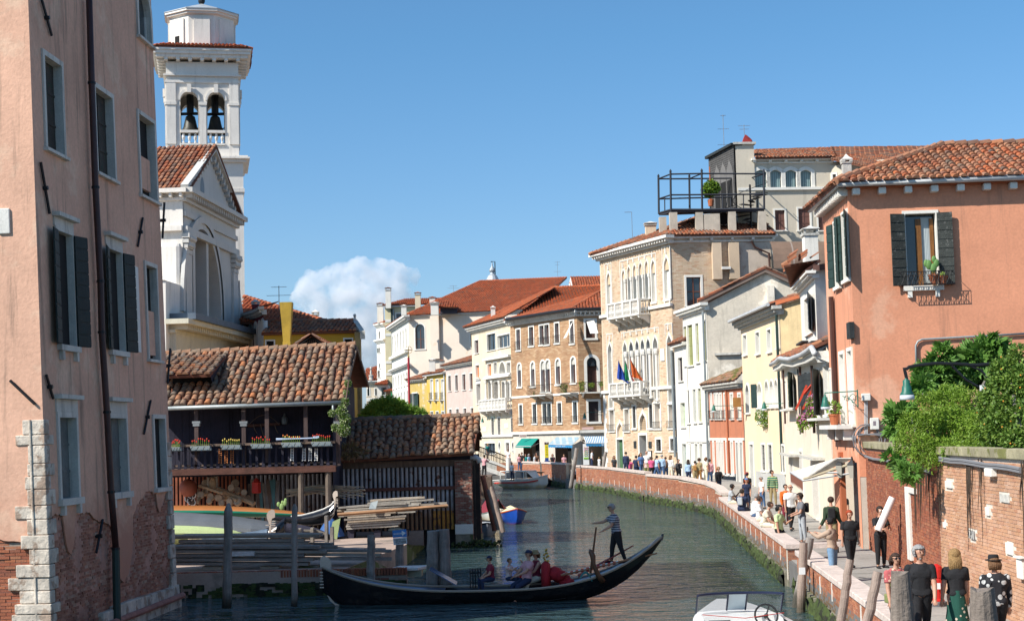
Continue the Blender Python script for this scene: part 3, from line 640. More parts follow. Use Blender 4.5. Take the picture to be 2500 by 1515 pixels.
for (v,x0,y0,x1,y1,kw) in [
 ('A',205,272,302,735,dict(fill='shut',sm=DWD,outer=True,fw=.13,rec=.17)),
 ('A',451,428,545,850,dict(fill='shut',sm=DWD,outer=True,fw=.13,rec=.17)),
 ('A',662,556,745,955,dict(fill='dark',outer=True,fw=.12,rec=.2)),
 ('A',652,-60,722,200,dict(fill='glass',outer=True,fw=.16,rec=.15,arch='round',sm=WHITE,pane=flat('sky_glass',(.02,.03,.04),.03,spec=1))),
 ('A',275,1120,348,1655,dict(fill='dark',fw=.10,rec=.12,leaf='both',leafm=mat('dark_green_shutter',(.012,.022,.02),.7,bump=.3,var=.3,scale=3),cornice=.22,sill=.14,brackets=1)),
 ('A',520,1205,585,1680,dict(fill='dark',fw=.10,rec=.12,leaf='both',leafm=MATS['dark_green_shutter'],cornice=.22,sill=.14,brackets=1)),
 ('A',697,1262,757,1730,dict(fill='dark',outer=True,fw=.12,rec=.17)),
 ('B',283,525,362,908,dict(fill='shut',sm=GWD,fw=.13,rec=.17,cornice=.30,sill=.16,brackets=1)),
 ('B',525,528,600,880,dict(fill='shut',sm=GWD,fw=.13,rec=.17,cornice=.30,sill=.16,brackets=1)),
 ('B',735,530,785,858,dict(fill='dark',fw=.12,rec=.14,sill=.12))]:
 W.win(v,x0,y0,x1,y1,fm=FRS,**kw)
for (x0,y0,x1,y1) in ((670,755,712,905),(703,1490,735,1700)):
 u0,u1,z0,z1=FS.box('A',x0,y0,x1+20,y1); m=MB(); m.fbox(FS,u0,u1-.06,z0,z1,-.16,-.06); m.build('blocked_panel',PINK,pk)
ed=[(240,1000),(262,985),(300,985),(308,1060),(318,1130),(328,1165),(340,1175),(350,1140),(358,1090),(352,1040),(365,985),(395,980),(430,975),(445,1000),(470,1020),(505,1025),(530,1040),(545,1080),(536,1160),(548,1240),(568,1290),(590,1308),(612,1270),(628,1180),(636,1090),(632,1000),(655,935),(680,905),(700,865),(725,880),(745,890),(752,950),(762,975),(775,930),(790,880),(802,880),(808,760),(830,740)]
eu=[FS.uv('B',x,y) for x,y in ed]
def edge(u):
 if u<=eu[0][0]: return eu[0][1]
 for a,c in zip(eu[:-1],eu[1:]):
  if a[0]<=u<=c[0]: return a[1]+(c[1]-a[1])*(u-a[0])/(c[0]-a[0]+1e-9)+.05*mnoise.noise(Vector((u*6,0,0)))
 return eu[-1][1]
ZT=18.2; zsp=max(q[1] for q in eu)+.05; zsp=min(zsp,5.2)
lowholes=[h for h in W.h if h[2]<zsp]
zlow=min(h[2] for h in W.h)-.06; m=MB(); nU=260
for i in range(nU):
 ua,ub=FS.L*i/nU,FS.L*(i+1)/nU; za,zb=min(edge(ua),zlow-.001),min(edge(ub),zlow-.001)
 m.quad(FS.P(ua,za,.0),FS.P(ub,zb,.0),FS.P(ub,zlow,.0),FS.P(ua,zlow,.0)); m.quad(FS.P(ua,za,-.035),FS.P(ub,zb,-.035),FS.P(ub,zb,0),FS.P(ua,za,0))
m.build('plaster_edge',PINK,pk); W.wall(PINK,0,FS.L,zlow,ZT,name='plaster_wall')
def skp(u,z):
 if z>edge(u)+.05: return True
 return mnoise.fractal(Vector((u*1.1,z*.9,5)),1,2,4)>.22
brickwork(FS,pk,.0,FS.L,-.3,min(4.3,zlow-.02),mat('damp_brick',pal=[(.40,.18,.11),(.33,.14,.09),(.44,.22,.15),(.36,.155,.10),(.28,.12,.08),(.46,.30,.22),(.40,.18,.11)],rough=.95,var=.3,scale=1.2,bump=.6,bscale=30,low=(.0,.8,(.14,.07,.05))),mat('pink_undercoat',(.50,.27,.20),.95,var=.25,scale=1.4,bump=.9,bscale=9,low=(.1,1.3,(.11,.055,.045)),patch=(.42,.27,.22),pth=.6,pscale=1.5),near=300,skip=skp,o=-.045,jit=.008)
W2=Wall(FL,pk); L2=FL.L
zb0=FL.uv('B',60,1090)[1]; m=MB()
for i in range(80):
 ua,ub=L2*i/80,L2*(i+1)/80; f=lambda u: zb0+.12*mnoise.noise(Vector((u*2.3,9,0)))-.25*max(0,(u-L2+1.2))
 m.quad(FL.P(ua,f(ua)),FL.P(ub,f(ub)),FL.P(ub,5),FL.P(ua,5)); m.quad(FL.P(ua,f(ua),-.035),FL.P(ub,f(ub),-.035),FL.P(ub,f(ub)),FL.P(ua,f(ua)))
m.build('plaster_edge',PINK,pk); W2.wall(PINK,0,L2,5,ZT,name='plaster_wall')
brickwork(FL,pk,L2-3,L2,-.3,zb0+.3,BRR,MORTD,o=-.045,jit=.008,near=0)
qs=[];z=FL.uv('B',150,533)[1]; zt=z; k=0
QST=mat('quoin_stone',(.58,.50,.41),.9,var=.35,scale=2.5,bump=1,bscale=9,streak=.35,patch=(.38,.28,.21),pth=.52,pscale=2)
ql=[(535,108,.0),(608,75,0),(658,135,0),(745,132,0),(805,120,0),(868,132,0),(945,73,0),(1010,130,0),(1085,103,0),(1152,143,0),(1225,80,0),(1288,40,0),(1350,96,0),(1412,75,0),(1462,60,0),(1520,100,0)]
for i,(y,x,_) in enumerate(ql[:-1]):
 z1=FL.uv('B',150,y)[1]; z0=FL.uv('B',150,ql[i+1][0])[1]; u=FL.uv('B',x,(y+ql[i+1][0])/2)[0]
 m=MB(); r=RR.uniform(.0,.04)*(1 if i>7 else .2); m.fbox(FL,u,L2+.03+r,z0+.012,z1,-.1,.03+r); m.build('quoin',QST,pk,bevel=.02)
 m=MB(); m.fbox(FS,-.02,(.55 if i%2 else .28),z0+.014,z1-.004,-.1,.035+r); m.build('quoin',QST,pk,bevel=.02)
 m=MB(); m.tube([FL.P(L2-.30,z0,.035),FL.P(L2-.30,z1,.035)],.03,6); m.build('bead_moulding',QST,pk)
for i in range(11):   # far corner quoins and stone foot
 z1=4.75-i*.42; m=MB(); m.fbox(FS,FS.L-(.5 if i%2 else .3),FS.L+.05,z1-.40,z1,-.15,.04); m.build('quoin',QST,pk,bevel=.02)
m=MB(); m.fbox(FS,0,FS.L+.12,-.6,.28,-.3,.14); m.build('stone_foot',QST,pk,bevel=.03)
u=3.5
while u<FS.L+.05:
 m=MB(); m.fbox(FS,u,min(u+.9,FS.L+.1),.285,.62+RR.uniform(-.02,.05),-.2,.10); m.build('foot_stone',QST,pk,bevel=.03); u+=.92
m=MB(); m.tube([FS.P(3.5,.3,.17),FS.P(FS.L+.14,.3,.17)],.09,8); m.build('foot_moulding',mat('red_marble',(.36,.16,.12),.8,var=.3,scale=3),pk)
shell(FS,pk,.45,FS.L,-.5,ZT,8,PINK)
m=MB(); u0,u1,z0,z1=FL.box('A',-8,1000,50,1122)
for (a,c,d,e,o_) in ((u0,u1,z0,z1,.05),): m.fbox(FL,a,c,d,e,-.02,o_)
m.build('relief_plaque',STONE,pk,bevel=.02)
m=MB(); u0,u1,z0,z1=FS.box('A',632,1278,665,1685); m.fbox(FS,u0,u1,z0,z1,-.02,.03); m.fbox(FS,u0+.15,u1-.15,z0+.9,z1-.2,.031,.05); m.build('stone_panel',WHITE,pk)
for (v,xa,ya,xb,yb) in (('A',190,0,238,172),('A',185,778,228,1025),('B',210,322,243,435),('B',710,443,678,603),('A',676,1045,653,1182),('A',780,972,771,1142),('B',480,1010,450,1168),('B',803,197,790,360)):
 a=FS.uv(v,xa,ya);c=FS.uv(v,xb,yb); m=MB(); m.tube([FS.P(*a,.05),FS.P(*c,.05)],.035,5); mm=((a[0]+c[0])/2,(a[1]+c[1])/2); m.tube([FS.P(mm[0],mm[1],-.05),FS.P(mm[0],mm[1],.12)],.05,6); m.build('iron_tie',IRON,pk)
a=FL.uv('B',52,348);c=FL.uv('B',170,460); m=MB(); m.tube([FL.P(*a,.05),FL.P(*c,.05)],.035,5); m.build('iron_tie',IRON,pk)
pts=[('A',398,0),('A',410,400),('A',428,900),('A',452,1350),('B',455,120),('B',480,500),('B',500,880),('B',522,1150)]
m=MB(); m.tube([FS.P(*FS.uv(*q),.16) for q in pts],.085,8); pp=m.build('drainpipe',mat('rusty_pipe',(.06,.025,.022),.5,var=.3),pk,smooth=True)
m=MB(); m.tube([FS.P(*FS.uv('B',522,1150),.16),FS.P(*FS.uv('B',528,1500),.16)],.10,8); m.build('pipe_shoe',mat('green_pipe',(.03,.05,.04),.6),pp)
for k,q in enumerate(pts[1:]):
 u,z=FS.uv(*q); m=MB(); m.tube([FS.P(u,z-.03,.16),FS.P(u,z+.03,.16)],.105,8); m.build('pipe_clamp',IRON,pp)
# ================================================================== CHURCH AND BELL TOWER
CW=mat('shaded_church_plaster',(.55,.53,.49),.85,var=.08,scale=.4,streak=.22,bump=.15)  # church front: its shade is put into this greyer colour
CWH=mat('tower_plaster',(.76,.71,.64),.85,var=.10,scale=.4,streak=.30,bump=.12)
ch=thing('church','white church with temple front, arched thermal window and tiled gable','church',at('o',448,1000,90).to_3d())
ch.location.z=0
F=Fac(at('W',135,293,90),at('W',490,500,102)); L=F.L
U=lambda v,x,y: F.uv(v,x,y)
zc=U('W',135,300)[1]; zc2=U('W',470,505)[1]; ze=(zc+zc2)/2; apex=U('W',312,55)
W=Wall(F,ch)
ua,_=U('W',128,1150); ub,_=U('W',392,1180); zb_=U('W',260,1190)[1]; zt_=U('W',262,595)[1]
b0,b1=ua+.25,ub-.35
W.h.append((b0,b1,zb_,zt_)); cc=(b0+b1)/2; rw=(b1-b0)/2; rh=zt_-zb_
N_=24; el=[(cc-rw*math.cos(math.pi*k/N_),zb_+rh*math.sin(math.pi*k/N_)**.85) for k in range(N_+1)]
for a,c in zip(el[:-1],el[1:]): W.sp.quad(F.P(*a),F.P(*c),F.P(c[0],zt_+.001),F.P(a[0],zt_+.001))
fr=MB()
for a,c in zip(el[:-1],el[1:]):
 def outw(q,w): return (cc+(q[0]-cc)*(1+w/rw),zb_+(q[1]-zb_)*(1+w/rh))
 for (w0,w1,o0) in ((0,.35,.12),(.35,.75,.22)):
  fr.quad(F.P(*outw(a,w0),o0),F.P(*outw(c,w0),o0),F.P(*outw(c,w1),o0),F.P(*outw(a,w1),o0)); fr.quad(F.P(*outw(a,w1),o0),F.P(*outw(c,w1),o0),F.P(*outw(c,w1),0),F.P(*outw(a,w1),0))
 fr.quad(F.P(*a,.12),F.P(*c,.12),F.P(*c,-1.3),F.P(*a,-1.3))
fr.build('arch_moulding',CW,ch)
for ux in ((U('W',206,900)[0]),(U('W',298,900)[0])):
 m=MB(); m.fbox(F,ux-.2,ux+.28,zb_,zt_-.3 if False else zb_+rh*.93,-.9,.02); m.build('window_mullion',CW,ch)
m=MB(); m.quad(F.P(b0,zb_,-1.2),F.P(b1,zb_,-1.2),F.P(b1,zt_,-1.2),F.P(b0,zt_,-1.2)); m.build('pane',GLASS,ch)
uo,zo=U('W',264,315); pe=[(0,ze),(L,ze),(apex[0],apex[1])]
m=MB(); m.poly([F.P(*q,0) for q in pe]); m.build('pediment',CW,ch)
m=MB(); m.poly([F.P(uo+.45*math.cos(2*math.pi*k/16),zo+.75*math.sin(2*math.pi*k/16),.012) for k in range(16)]); m.build('oval_window',flat('oval_shade',(.16,.17,.18),.5),ch)
W.wall(CW,-.2,L+.1,0,ze)
def raking(a,c,w,o,name,mt,seg=0):
 m=MB(); A=Vector((a[0],a[1]));B=Vector((c[0],c[1])); d=(B-A).normalized(); nn=Vector((-d.y,d.x));
 if nn.y<0: nn=-nn
 p=[A,B,B+nn*w,A+nn*w]; m.prism([F.P(q.x,q.y,0) for q in p],F.n*o)
 if seg:
  k=int((B-A).length/seg)
  for i in range(k):
   q=A+d*(seg*(i+.3)); q2=q-nn*.42; m.prism([F.P(*r,0.02) for r in (q,q+d*seg*.45,q2+d*seg*.45,q2)],F.n*(o*.6))
 return m.build(name,mt,ch)
raking((-.5,ze-.1),(apex[0],apex[1]),.28,.45,'raking_cornice',CW,.6); raking((L+.5,ze-.1),(apex[0],apex[1]),.28,.45,'raking_cornice',CW,.6)
cornice(F,ch,-.2,L+.2,ze-.75,.75,.7,CW,.45)
band(F,ch,-.1,L+.1,ze-1.6,ze-1.3,.15,CW); band(F,ch,-.1,L+.1,ze-2.6,ze-2.2,.25,CW,'architrave')
for (u0,u1) in ((-.1,1.1),(L-1.2,L)):
 m=MB(); m.fbox(F,u0,u1,zb_-.3,ze-3.8,-.05,.16); m.build('pilaster',CW,ch)
 m=MB()
 for k in range(4): m.fbox(F,u0-.06*k,u1+.06*k,ze-3.79+k*.3,ze-3.53+k*.3,-.05,.2+.07*k)
 for k in range(5): m.ball(F.P(u0+(u1-u0)*(k+.5)/5,ze-3.3,.28),.14,6); m.ball(F.P(u0+(u1-u0)*(k+.5)/5,ze-2.9,.36),.16,6)
 m.build('corinthian_capital',CW,ch)
m=MB(); pf=[(L,zb_-.5)]+[(L+ .3+2.6*(k/10)**2.2,(ze-4.2)+(zb_-.5-(ze-4.2))*k/10) for k in range(11)]+[(L+2.9,zb_-.5)]; m.prism([F.P(*q,-.1) for q in pf],F.n*.3); m.build('volute_buttress',CW,ch)
zl=U('W',300,1235)[1]; LEAD=mat('lead_roof',(.10,.13,.17),.55,var=.2); b=MB(); b.fbox(F,-3,L+5,zl-.35,zl,-.3,1.5); b.build('lower_roof',LEAD,ch)
cornice(F,ch,-3,L+5,zl-1.1,.74,1.3,mat('cream_stone',(.62,.57,.44),.85,var=.12,streak=.2),.42)
b=MB(); b.fbox(F,-3,L+4.6,0,zl-1.1,-.3,.35); b.build('lower_wall',MATS['cream_stone'],ch)
nd=-F.n; A0=F.P(-.25,ze,.5); Ap=F.P(apex[0],apex[1]+.35,.5); B0=F.P(L+.3,ze,.5)
tiled_roof(ch,[A0+nd*22,A0,Ap,Ap+nd*22],TM,.26,.5); tiled_roof(ch,[B0,B0+nd*22,Ap+nd*22,Ap],TM,.26,.5)
F2=Fac(F.P(-.2,0)+nd*20,F.P(-.2,0)); b=MB(); b.fbox(F2,0,F2.L,0,ze,-.3,0); b.build('side_wall',CWH,ch)
cornice(F2,ch,0,F2.L,ze-.7,.65,.6,CWH,.6)
band(F2,ch,0,F2.L,ze-2.5,ze-2.2,.3,CWH)
m=MB(); m.fbox(F2,F2.L-6,F2.L-.02,ze-6.2,ze-3.2,0,.5); m.build('scroll_console',CWH,ch,bevel=.3)
b=MB(); b.fbox(F2,0,F2.L,0,zl+1.8,.0,3.5); b.build('aisle_wall',CWH,ch); b=MB(); q0,q1=F2.P(0,zl+1.81,3.6),F2.P(F2.L,zl+1.81,3.6); b.quad(q0,q1,F2.P(F2.L,ze-6.3,0.01),F2.P(0,ze-6.3,.01)); b.build('aisle_roof',mat('grey_lead',(.30,.31,.33),.6,var=.3),ch)
TC=at('o',501,900,120); TC.z=0; ang=math.atan2(TC.x,TC.y)
tw=thing('bell_tower','tall white bell tower with twin arched belfry and octagonal drum','tower',TC)
tx=Vector((math.cos(ang),-math.sin(ang),0)); tn=Vector((-math.sin(ang),-math.cos(ang),0))
zt=lambda y,x=501: at('o',x,y,120).z
def tbox(m,hw,z0,z1,t=None): m.obox(TC-tx*hw-tn*hw+Vector((0,0,z0)),tx*2*hw,tn*2*hw,Vector((0,0,z1-z0)),t)
HW=(594-404)/2/FPX*120; HB=(586.5-415)/2/FPX*120
zcor=zt(400); zbel0=zt(385); zarc=zt(205); zfr=zt(183)
m=MB(); tbox(m,HW,-1,zt(412)); m.build('shaft',CWH,tw)
for i,(y0,y1,ex) in enumerate(((412,405,.25),(405,401,.5),(401,397,.35),(483,474,.08))): m=MB(); tbox(m,HW+ex,zt(y0),zt(y1)); m.build('shaft_cornice',CWH,tw)
FT=Fac(TC-tx*HB+tn*HB,TC+tx*HB+tn*HB)
m=MB(); tbox(m,HB,zt(397),zt(371)); m.build('belfry_base',CWH,tw)
za,zb2=zt(340),zt(225)
for s_ in range(4):
 aa=ang+s_*math.pi/2; sx=Vector((math.cos(aa),-math.sin(aa),0)); sn=Vector((-math.sin(aa),-math.cos(aa),0)); Fq=Fac(TC-sx*HB+sn*HB,TC+sx*HB+sn*HB); Fq.n=sn
 Wt=Wall(Fq,tw); Wd=2*HB; aw=Wd*.245; g=Wd*.12/2
 for c_ in (Wd/2-g-aw/2-.02,Wd/2+g+aw/2+.02):
  pts=arch_pts('round',c_-aw/2,c_+aw/2,za,zt(243)); Wt.h.append((c_-aw/2,c_+aw/2,za-1.4,zt(243)))
  for a,b_ in zip(pts[1:-2],pts[2:-1]): Wt.sp.quad(Fq.P(*a),Fq.P(*b_),Fq.P(b_[0],zt(243)+.001),Fq.P(a[0],zt(243)+.001))
  m=MB()
  for a,b_ in zip(pts[:-1],pts[1:]): m.quad(Fq.P(*a,.05),Fq.P(*b_,.05),Fq.P(*b_,-.8),Fq.P(*a,-.8))
  oo=[(c_+(q[0]-c_)*1.22,(q[1] if i_ in (0,len(pts)-1) else q[1]+.28*(q[1]-zt(243)+aw/2)/(aw/2))) for i_,q in enumerate(pts)]
  for k in range(1,len(pts)-2): m.quad(Fq.P(*pts[k],.12),Fq.P(*pts[k+1],.12),Fq.P(*oo[k+1],.12),Fq.P(*oo[k],.12)); m.quad(Fq.P(*oo[k],.12),Fq.P(*oo[k+1],.12),Fq.P(*oo[k+1],0),Fq.P(*oo[k],0))
  m.fbox(Fq,c_-.16,c_+.16,zt(243)-.1,zt(226),.125,.3)
  m.build('belfry_arch',CWH,tw)
  m=MB(); m.fbox(Fq,c_-aw/2,c_+aw/2,za-.02,za+.18,-.3,.1); m.fbox(Fq,c_-aw/2,c_+aw/2,zt(370),zt(366),-.3,.1)
  for k in range(3): m.lathe(Fq.P(c_-aw/2+aw*(k+.5)/3,zt(366),-.1),[(.09,0),(.09,.1),(.06,.2),(.15,.45),(.07,.75),(.12,.85),(.12,za-zt(366)-.02)],8)
  m.build('balustrade',CWH,tw)
 for q in (.0,Wd/2-g*.8,Wd-.62*Wd*.2):
  w_= Wd*.13 if q!=Wd/2-g*.8 else g*1.6
  if q>Wd/2+.5: q=Wd-w_
  m=MB(); m.fbox(Fq,q,q+w_,zt(368),zt(222) if w_>g*1.7 else zt(272),-.05,.1); m.fbox(Fq,q-.05,q+w_+.05,zt(275),zt(268),-.05,.16); m.build('pilaster',CWH,tw)
 Wt.wall(CWH,0,Wd,zt(371),zt(222));
for (y0,y1,ex) in ((222,216,.12),(216,206,.0),(206,202,.22),(202,172,.02),(166,158,.75),(158,150,.9),(150,142,1.0)):
 m=MB(); tbox(m,HB+ex,zt(y0),zt(y1)); m.build('entablature',CWH,tw)
for s_ in range(4):
 aa=ang+s_*math.pi/2; sx=Vector((math.cos(aa),-math.sin(aa),0)); sn=Vector((-math.sin(aa),-math.cos(aa),0)); Fq=Fac(TC-sx*HB+sn*HB,TC+sx*HB+sn*HB); Fq.n=sn
 for k in range(7): q=2*HB*k/6; m=MB(); m.fbox(Fq,q-.14,q+.14,zt(172),zt(166),0,.7); m.build('modillion',CWH,tw)
zr=zt(142); h=HB+1.05; pk4=[TC+sx*0+ (tx*a+tn*b_)*h+Vector((0,0,zr)) for a,b_ in ((-1,1),(1,1),(1,-1),(-1,-1))]; i4=[TC+(tx*a+tn*b_)*2.3+Vector((0,0,zr+.55)) for a,b_ in ((-1,1),(1,1),(1,-1),(-1,-1))]
for k in range(4): tiled_roof(tw,[pk4[k],pk4[(k+1)%4],i4[(k+1)%4],i4[k]],TMR,.26,.5)
ro=(567-410)/2/FPX*120/math.cos(math.pi/8)*.985
m=MB(); m.lathe(TC,[(ro,zt(140)),(ro,zt(56))],8,rot=math.pi/8-ang); m.build('octagonal_drum',CWH,tw)
for k in range(8):
 a0=math.pi/8-ang+k*math.pi/4; p0=TC+Vector((math.cos(a0),math.sin(a0),0))*ro; p1=TC+Vector((math.cos(a0+math.pi/4),math.sin(a0+math.pi/4),0))*ro; d=(p1-p0); nn=((p0+p1)/2-TC).normalized()
 m=MB(); m.obox(p0+d*.2+Vector((0,0,zt(128)))+nn*.0,d*.6,nn*.14,Vector((0,0,zt(64)-zt(128)))); m.build('drum_panel',CWH,tw)
 if k in (4,5):
  m=MB(); m.obox(p0+d*.36+Vector((0,0,zt(138))),d*.22,nn*.17,Vector((0,0,1.1))); m.build('drum_hatch',DARK,tw) if k==4 else 0
m=MB(); m.lathe(TC,[(ro,zt(57)),(ro+.25,zt(54)),(ro+.25,zt(50)),(ro+.4,zt(49)),(ro+.4,zt(44))],8,rot=math.pi/8-ang); m.build('drum_cornice',CWH,tw)
m=MB(); m.lathe(TC,[(ro+.45,zt(44)),(ro+.45,zt(42)),(.25,zt(12)),(.1,zt(10))],8,rot=math.pi/8-ang); m.build('lead_roof',mat('pale_lead',(.42,.45,.47),.5,metal=.3,var=.3,scale=1),tw)
m=MB(); m.ball(TC+Vector((0,0,zt(3))),.28,10); m.tube([TC+Vector((0,0,zt(12))),TC+Vector((0,0,zt(-40)))],.05,5); m.build('finial',IRON,tw)
for sx_ in (-1,1):
 m=MB(); c=TC+tx*sx_*.95+Vector((0,0,za+.4)); m.lathe(c,[(.85,0),(.78,.12),(.55,.5),(.42,1.1),(.36,1.35),(.15,1.5)],14); bl=m.build('bell',mat('bronze',(.05,.05,.045),.5,metal=.6),tw,smooth=True)
 m=MB(); m.tube([c+Vector((-1.2,0,1.6)),c+Vector((1.2,0,1.6))],.12,6); m.tube([c+tn*.2+Vector((0,0,1.6)),c+tn*.2+Vector((0,0,3.6))],.28,6); m.tube([c+Vector((-.8,0,0)),c+Vector((.8,0,.5))],.05,5); m.build('bell_frame',IRON,bl)
m=MB(); tbox(m,HB-.9,zt(371)-.2,zt(368)); m.build('belfry_floor',DARK,tw)
t=thing('red_apse_building','dark red rounded building with arched white windows under stone cornice','building',at('o',600,900,106)); t.location.z=0
RED=mat('red_plaster',(.20,.035,.04),.9,var=.12,streak=.1)
pA=at('V',200,760,104); pB=at('V',575,870,98); z1=at('V',250,700,104).z
npt=6; arc=[]
for k in range(npt+1):
 q=k/npt; p=pA.lerp(pB,q); p+=Vector((.8,-1.0,0))*math.sin(q*math.pi)*.6; arc.append(p)
for k in range(npt):
 Fk=Fac(arc[k],arc[k+1]); Wk=Wall(Fk,t)
 if k%1==0 and k<npt: Wk.win('o',0,0,0,0,uvbox=(Fk.L*.28,Fk.L*.72,5,z1-.45),arch='round',fill='shut' if k in (2,3) else 'blank',sm=SHG,fw=.16,sill=.1,revm=WHITE)
 Wk.wall(RED,0,Fk.L,0,z1); cornice(Fk,t,0,Fk.L,z1-.1,.5,.35,STONEG,.2,dw=.08);
 m=MB(); m.quad(Fk.P(0,z1+.41,.36),Fk.P(Fk.L,z1+.41,.36),Fk.P(Fk.L,z1+.75,-1),Fk.P(0,z1+.75,-1)); m.build('roof',TMR,t)
YEL=mat('yellow_plaster',(.55,.32,.035),.9,var=.12,scale=.6,streak=.15,patch=(.60,.38,.06),pscale=.5)
F=Fac(at('V',572,1000,97),at('V',2125,1000,97)); t=thing('yellow_house','bright yellow house with small barred windows and tiled roof','building',F.P(0,0)); ze=F.uv('V',1300,930)[1]
W=Wall(F,t); W.win('V',618,1040,745,1250,fill='dark',bars=5,fw=.08); W.win('V',1925,1008,2050,1140,fill='dark',bars=5,fw=.08)
W.wall(YEL,0,F.L,0,ze); m=MB(); m.fbox(F,-.1,F.L+.1,ze,ze+.12,0,.2); m.build('gutter',IRON,t)
e0,e1=F.P(-.1,ze+.13,.25),F.P(F.L+.02,ze+.13,.25); r0_=at('V',640,720,101); r1_=at('V',2075,705,101); tiled_roof(t,[e0,e1,r1_,r0_],TM,.24,.46,ridge=[(r0_,r1_)],seg=3)
rA=at('V',240,300,112); rA2=at('V',-200,180,112); rB=at('V',1600,712,106); tiled_roof(t,[at('V',180,730,101.2),at('V',1620,722,101.2),rA],TMR,.26,.5,seg=3,ridge=[(rA,rB)])
shell(F,t,0,F.L,0,ze,1.5,YEL)
u=F.uv('V',2120,1000)[0]; m=MB(); m.fbox(F,u-.05,u+.28,0,F.uv('V',2100,900)[1],-.3,.5); m.build('corner_pilaster',mat('weathered_yellow',(.30,.22,.10),.9,var=.4,scale=2),t)
m=MB(); a=at('V',2060,690,100.9);c=at('V',2185,875,96.3); m.prism([a,c,c+Vector((0,0,-.5)),a+Vector((0,0,-.5))],(.3,0,0)); m.ball(at('V',2095,612,99),.10,12); m.lathe(at('V',2097,690,99),[(.12,0),(.12,.05),(.06,.1),(.09,.22),(.05,.26)],8); m.build('gable_finial',STONEG,t)
chimney(at('V',965,1160,90)+Vector((0,0,-1.5)),.75,4.15,mat('ochre_plaster',(.42,.28,.04),.9,var=.25,streak=.3),'wide flaring ochre yellow chimney in front of the yellow house',flare=4)
chimney(at('V',1440,700,108)+Vector((0,0,-1)),.4,1.6,STONE,'small white chimney behind the yellow house roof',cap=2)
chimney(at('V',440,610,102)+Vector((0,0,-.6)),.42,1.5,RED,'dark red chimney on the roof of the yellow house',cap=2)
antenna(at('V',832,520,103),1.6,'tall thin aerial on the ridge of the yellow house')
t=thing('dormer_roof_house','low tiled roof with dark gabled dormer behind the boatyard ridge','building',at('V',1400,1400,88)); t.location.z=0
p=[at('V',1000,1150,86),at('V',1850,1135,86),at('V',1500,1000,91),at('V',1250,1015,91)]; b=MB(); b.box(p[0].x,p[1].x,86,95,0,p[0].z-.15); b.build('wall',YEL,t)
tiled_roof(t,p,TM,.22,.42,seg=3)
a,c,d=at('V',1165,1120,84),at('V',1570,1105,84),at('V',1375,965,84); m=MB(); m.poly([a,c,d]); m.build('dormer_face',DARK,t)
m=MB()
for (p0,p1) in ((a,d),(c,d)): m.prism([p0,p1,p1+Vector((0,0,.12)),p0+Vector((0,0,.12))],(0,-.3,0))
m.build('dormer_bargeboard',flat('slate_board',(.035,.04,.05),.8),t)
tiled_roof(t,[a+Vector((-.1,-.3,.1)),a+Vector((-.1,3,.1)),d+Vector((0,3,.14)),d+Vector((0,-.3,.14))],TM,.22,.42,seg=3)
tiled_roof(t,[c+Vector((.1,3,.1)),c+Vector((.1,-.3,.1)),d+Vector((0,-.3,.14)),d+Vector((0,3,.14))],TM,.22,.42,seg=3)
m=MB()
for k in range(5):
 x=a.x+(c.x-a.x)*(.36+.08*k); m.tube([(x,84-.05,a.z),(x,84-.05,a.z+.28)],.012,4)
m.build('dormer_bars',mat('brown_bars',(.15,.08,.04)),t)
# ================================================================== RIGHT BANK, from the far end to the near one
def bld(name,label,F,cat='building'):
 p=F.P(0,0); return thing(name,label,cat,(p.x,p.y,0))
CREAM=mat('cream_plaster',(.71,.58,.41),.88,var=.08,scale=.5,streak=.2,patch=(.72,.61,.46),pscale=.4)
PALE=mat('pale_pink_plaster',(.72,.61,.50),.88,var=.06,scale=.3,streak=.12,patch=(.70,.54,.40),pscale=.25,pth=.6)
BRIGHT=mat('white_plaster',(.76,.72,.64),.88,var=.10,scale=.6,streak=.42)
ORANGE=mat('orange_plaster',(.66,.285,.165),.88,var=.13,scale=.5,streak=.38,patch=(.70,.36,.23),pscale=.35,pth=.55,bump=.2,bscale=18)
F=FP('U',215,1100,265,300,1100,262); t=bld('white_corner_house','narrow white far house with chimney, left of the pale yellow wall',F); W=Wall(F,t); zt=F.uv('U',250,470)[1]
for (x0,y0,x1,y1,kw) in ((228,535,242,610,{}),(228,700,242,750,dict(leaf='left')),(232,860,244,905,{}),(218,930,240,1000,{})): W.win('U',x0,y0,x1,y1,fw=.2,rec=.3,**kw)
W.wall(BRIGHT,0,F.L,0,zt); cornice(F,t,0,F.L,zt-.3,.6,.5); cornice(F,t,0,F.L,F.uv('U',250,650)[1],.6,.5); shell(F,t,0,F.L,0,zt,12,BRIGHT)
p=[F.P(-.3,zt+.31,.5),F.P(F.L+.1,zt+.31,.5),F.P(F.L,zt+1.4,-3),F.P(F.L*.5,zt+1.4,-3)]; tiled_roof(t,p,TMR,.3,.6,seg=3)
chimney(at('U',245,450,263),1.0,3.4,BRIGHT,'square white chimney with tiled cap above the narrow white far house')
F=FP('U',297,700,255,600,700,255); t=bld('tall_yellow_house','tall pale yellow wall with dark drainpipe and tiled hip roof, far left',F); W=Wall(F,t); zt=F.uv('U',450,285)[1]
W.win('U',405,355,455,400,fw=.25,fill='glass'); W.wall(mat('pale_yellow_plaster',(.68,.60,.38),.88,var=.08,streak=.15),0,F.L,0,zt); shell(F,t,0,F.L,0,zt,16,CREAM)
m=MB(); m.fbox(F,-.3,F.L+.3,zt,zt+.3,-.1,.5); m.build('gutter',ZINCW,t)
tiled_roof(t,[F.P(-.4,zt+.32,.6),F.P(F.L*1.9,zt+.32,.6),at('U',860,195,262),at('U',495,205,262)],TMR,.3,.6,seg=3)
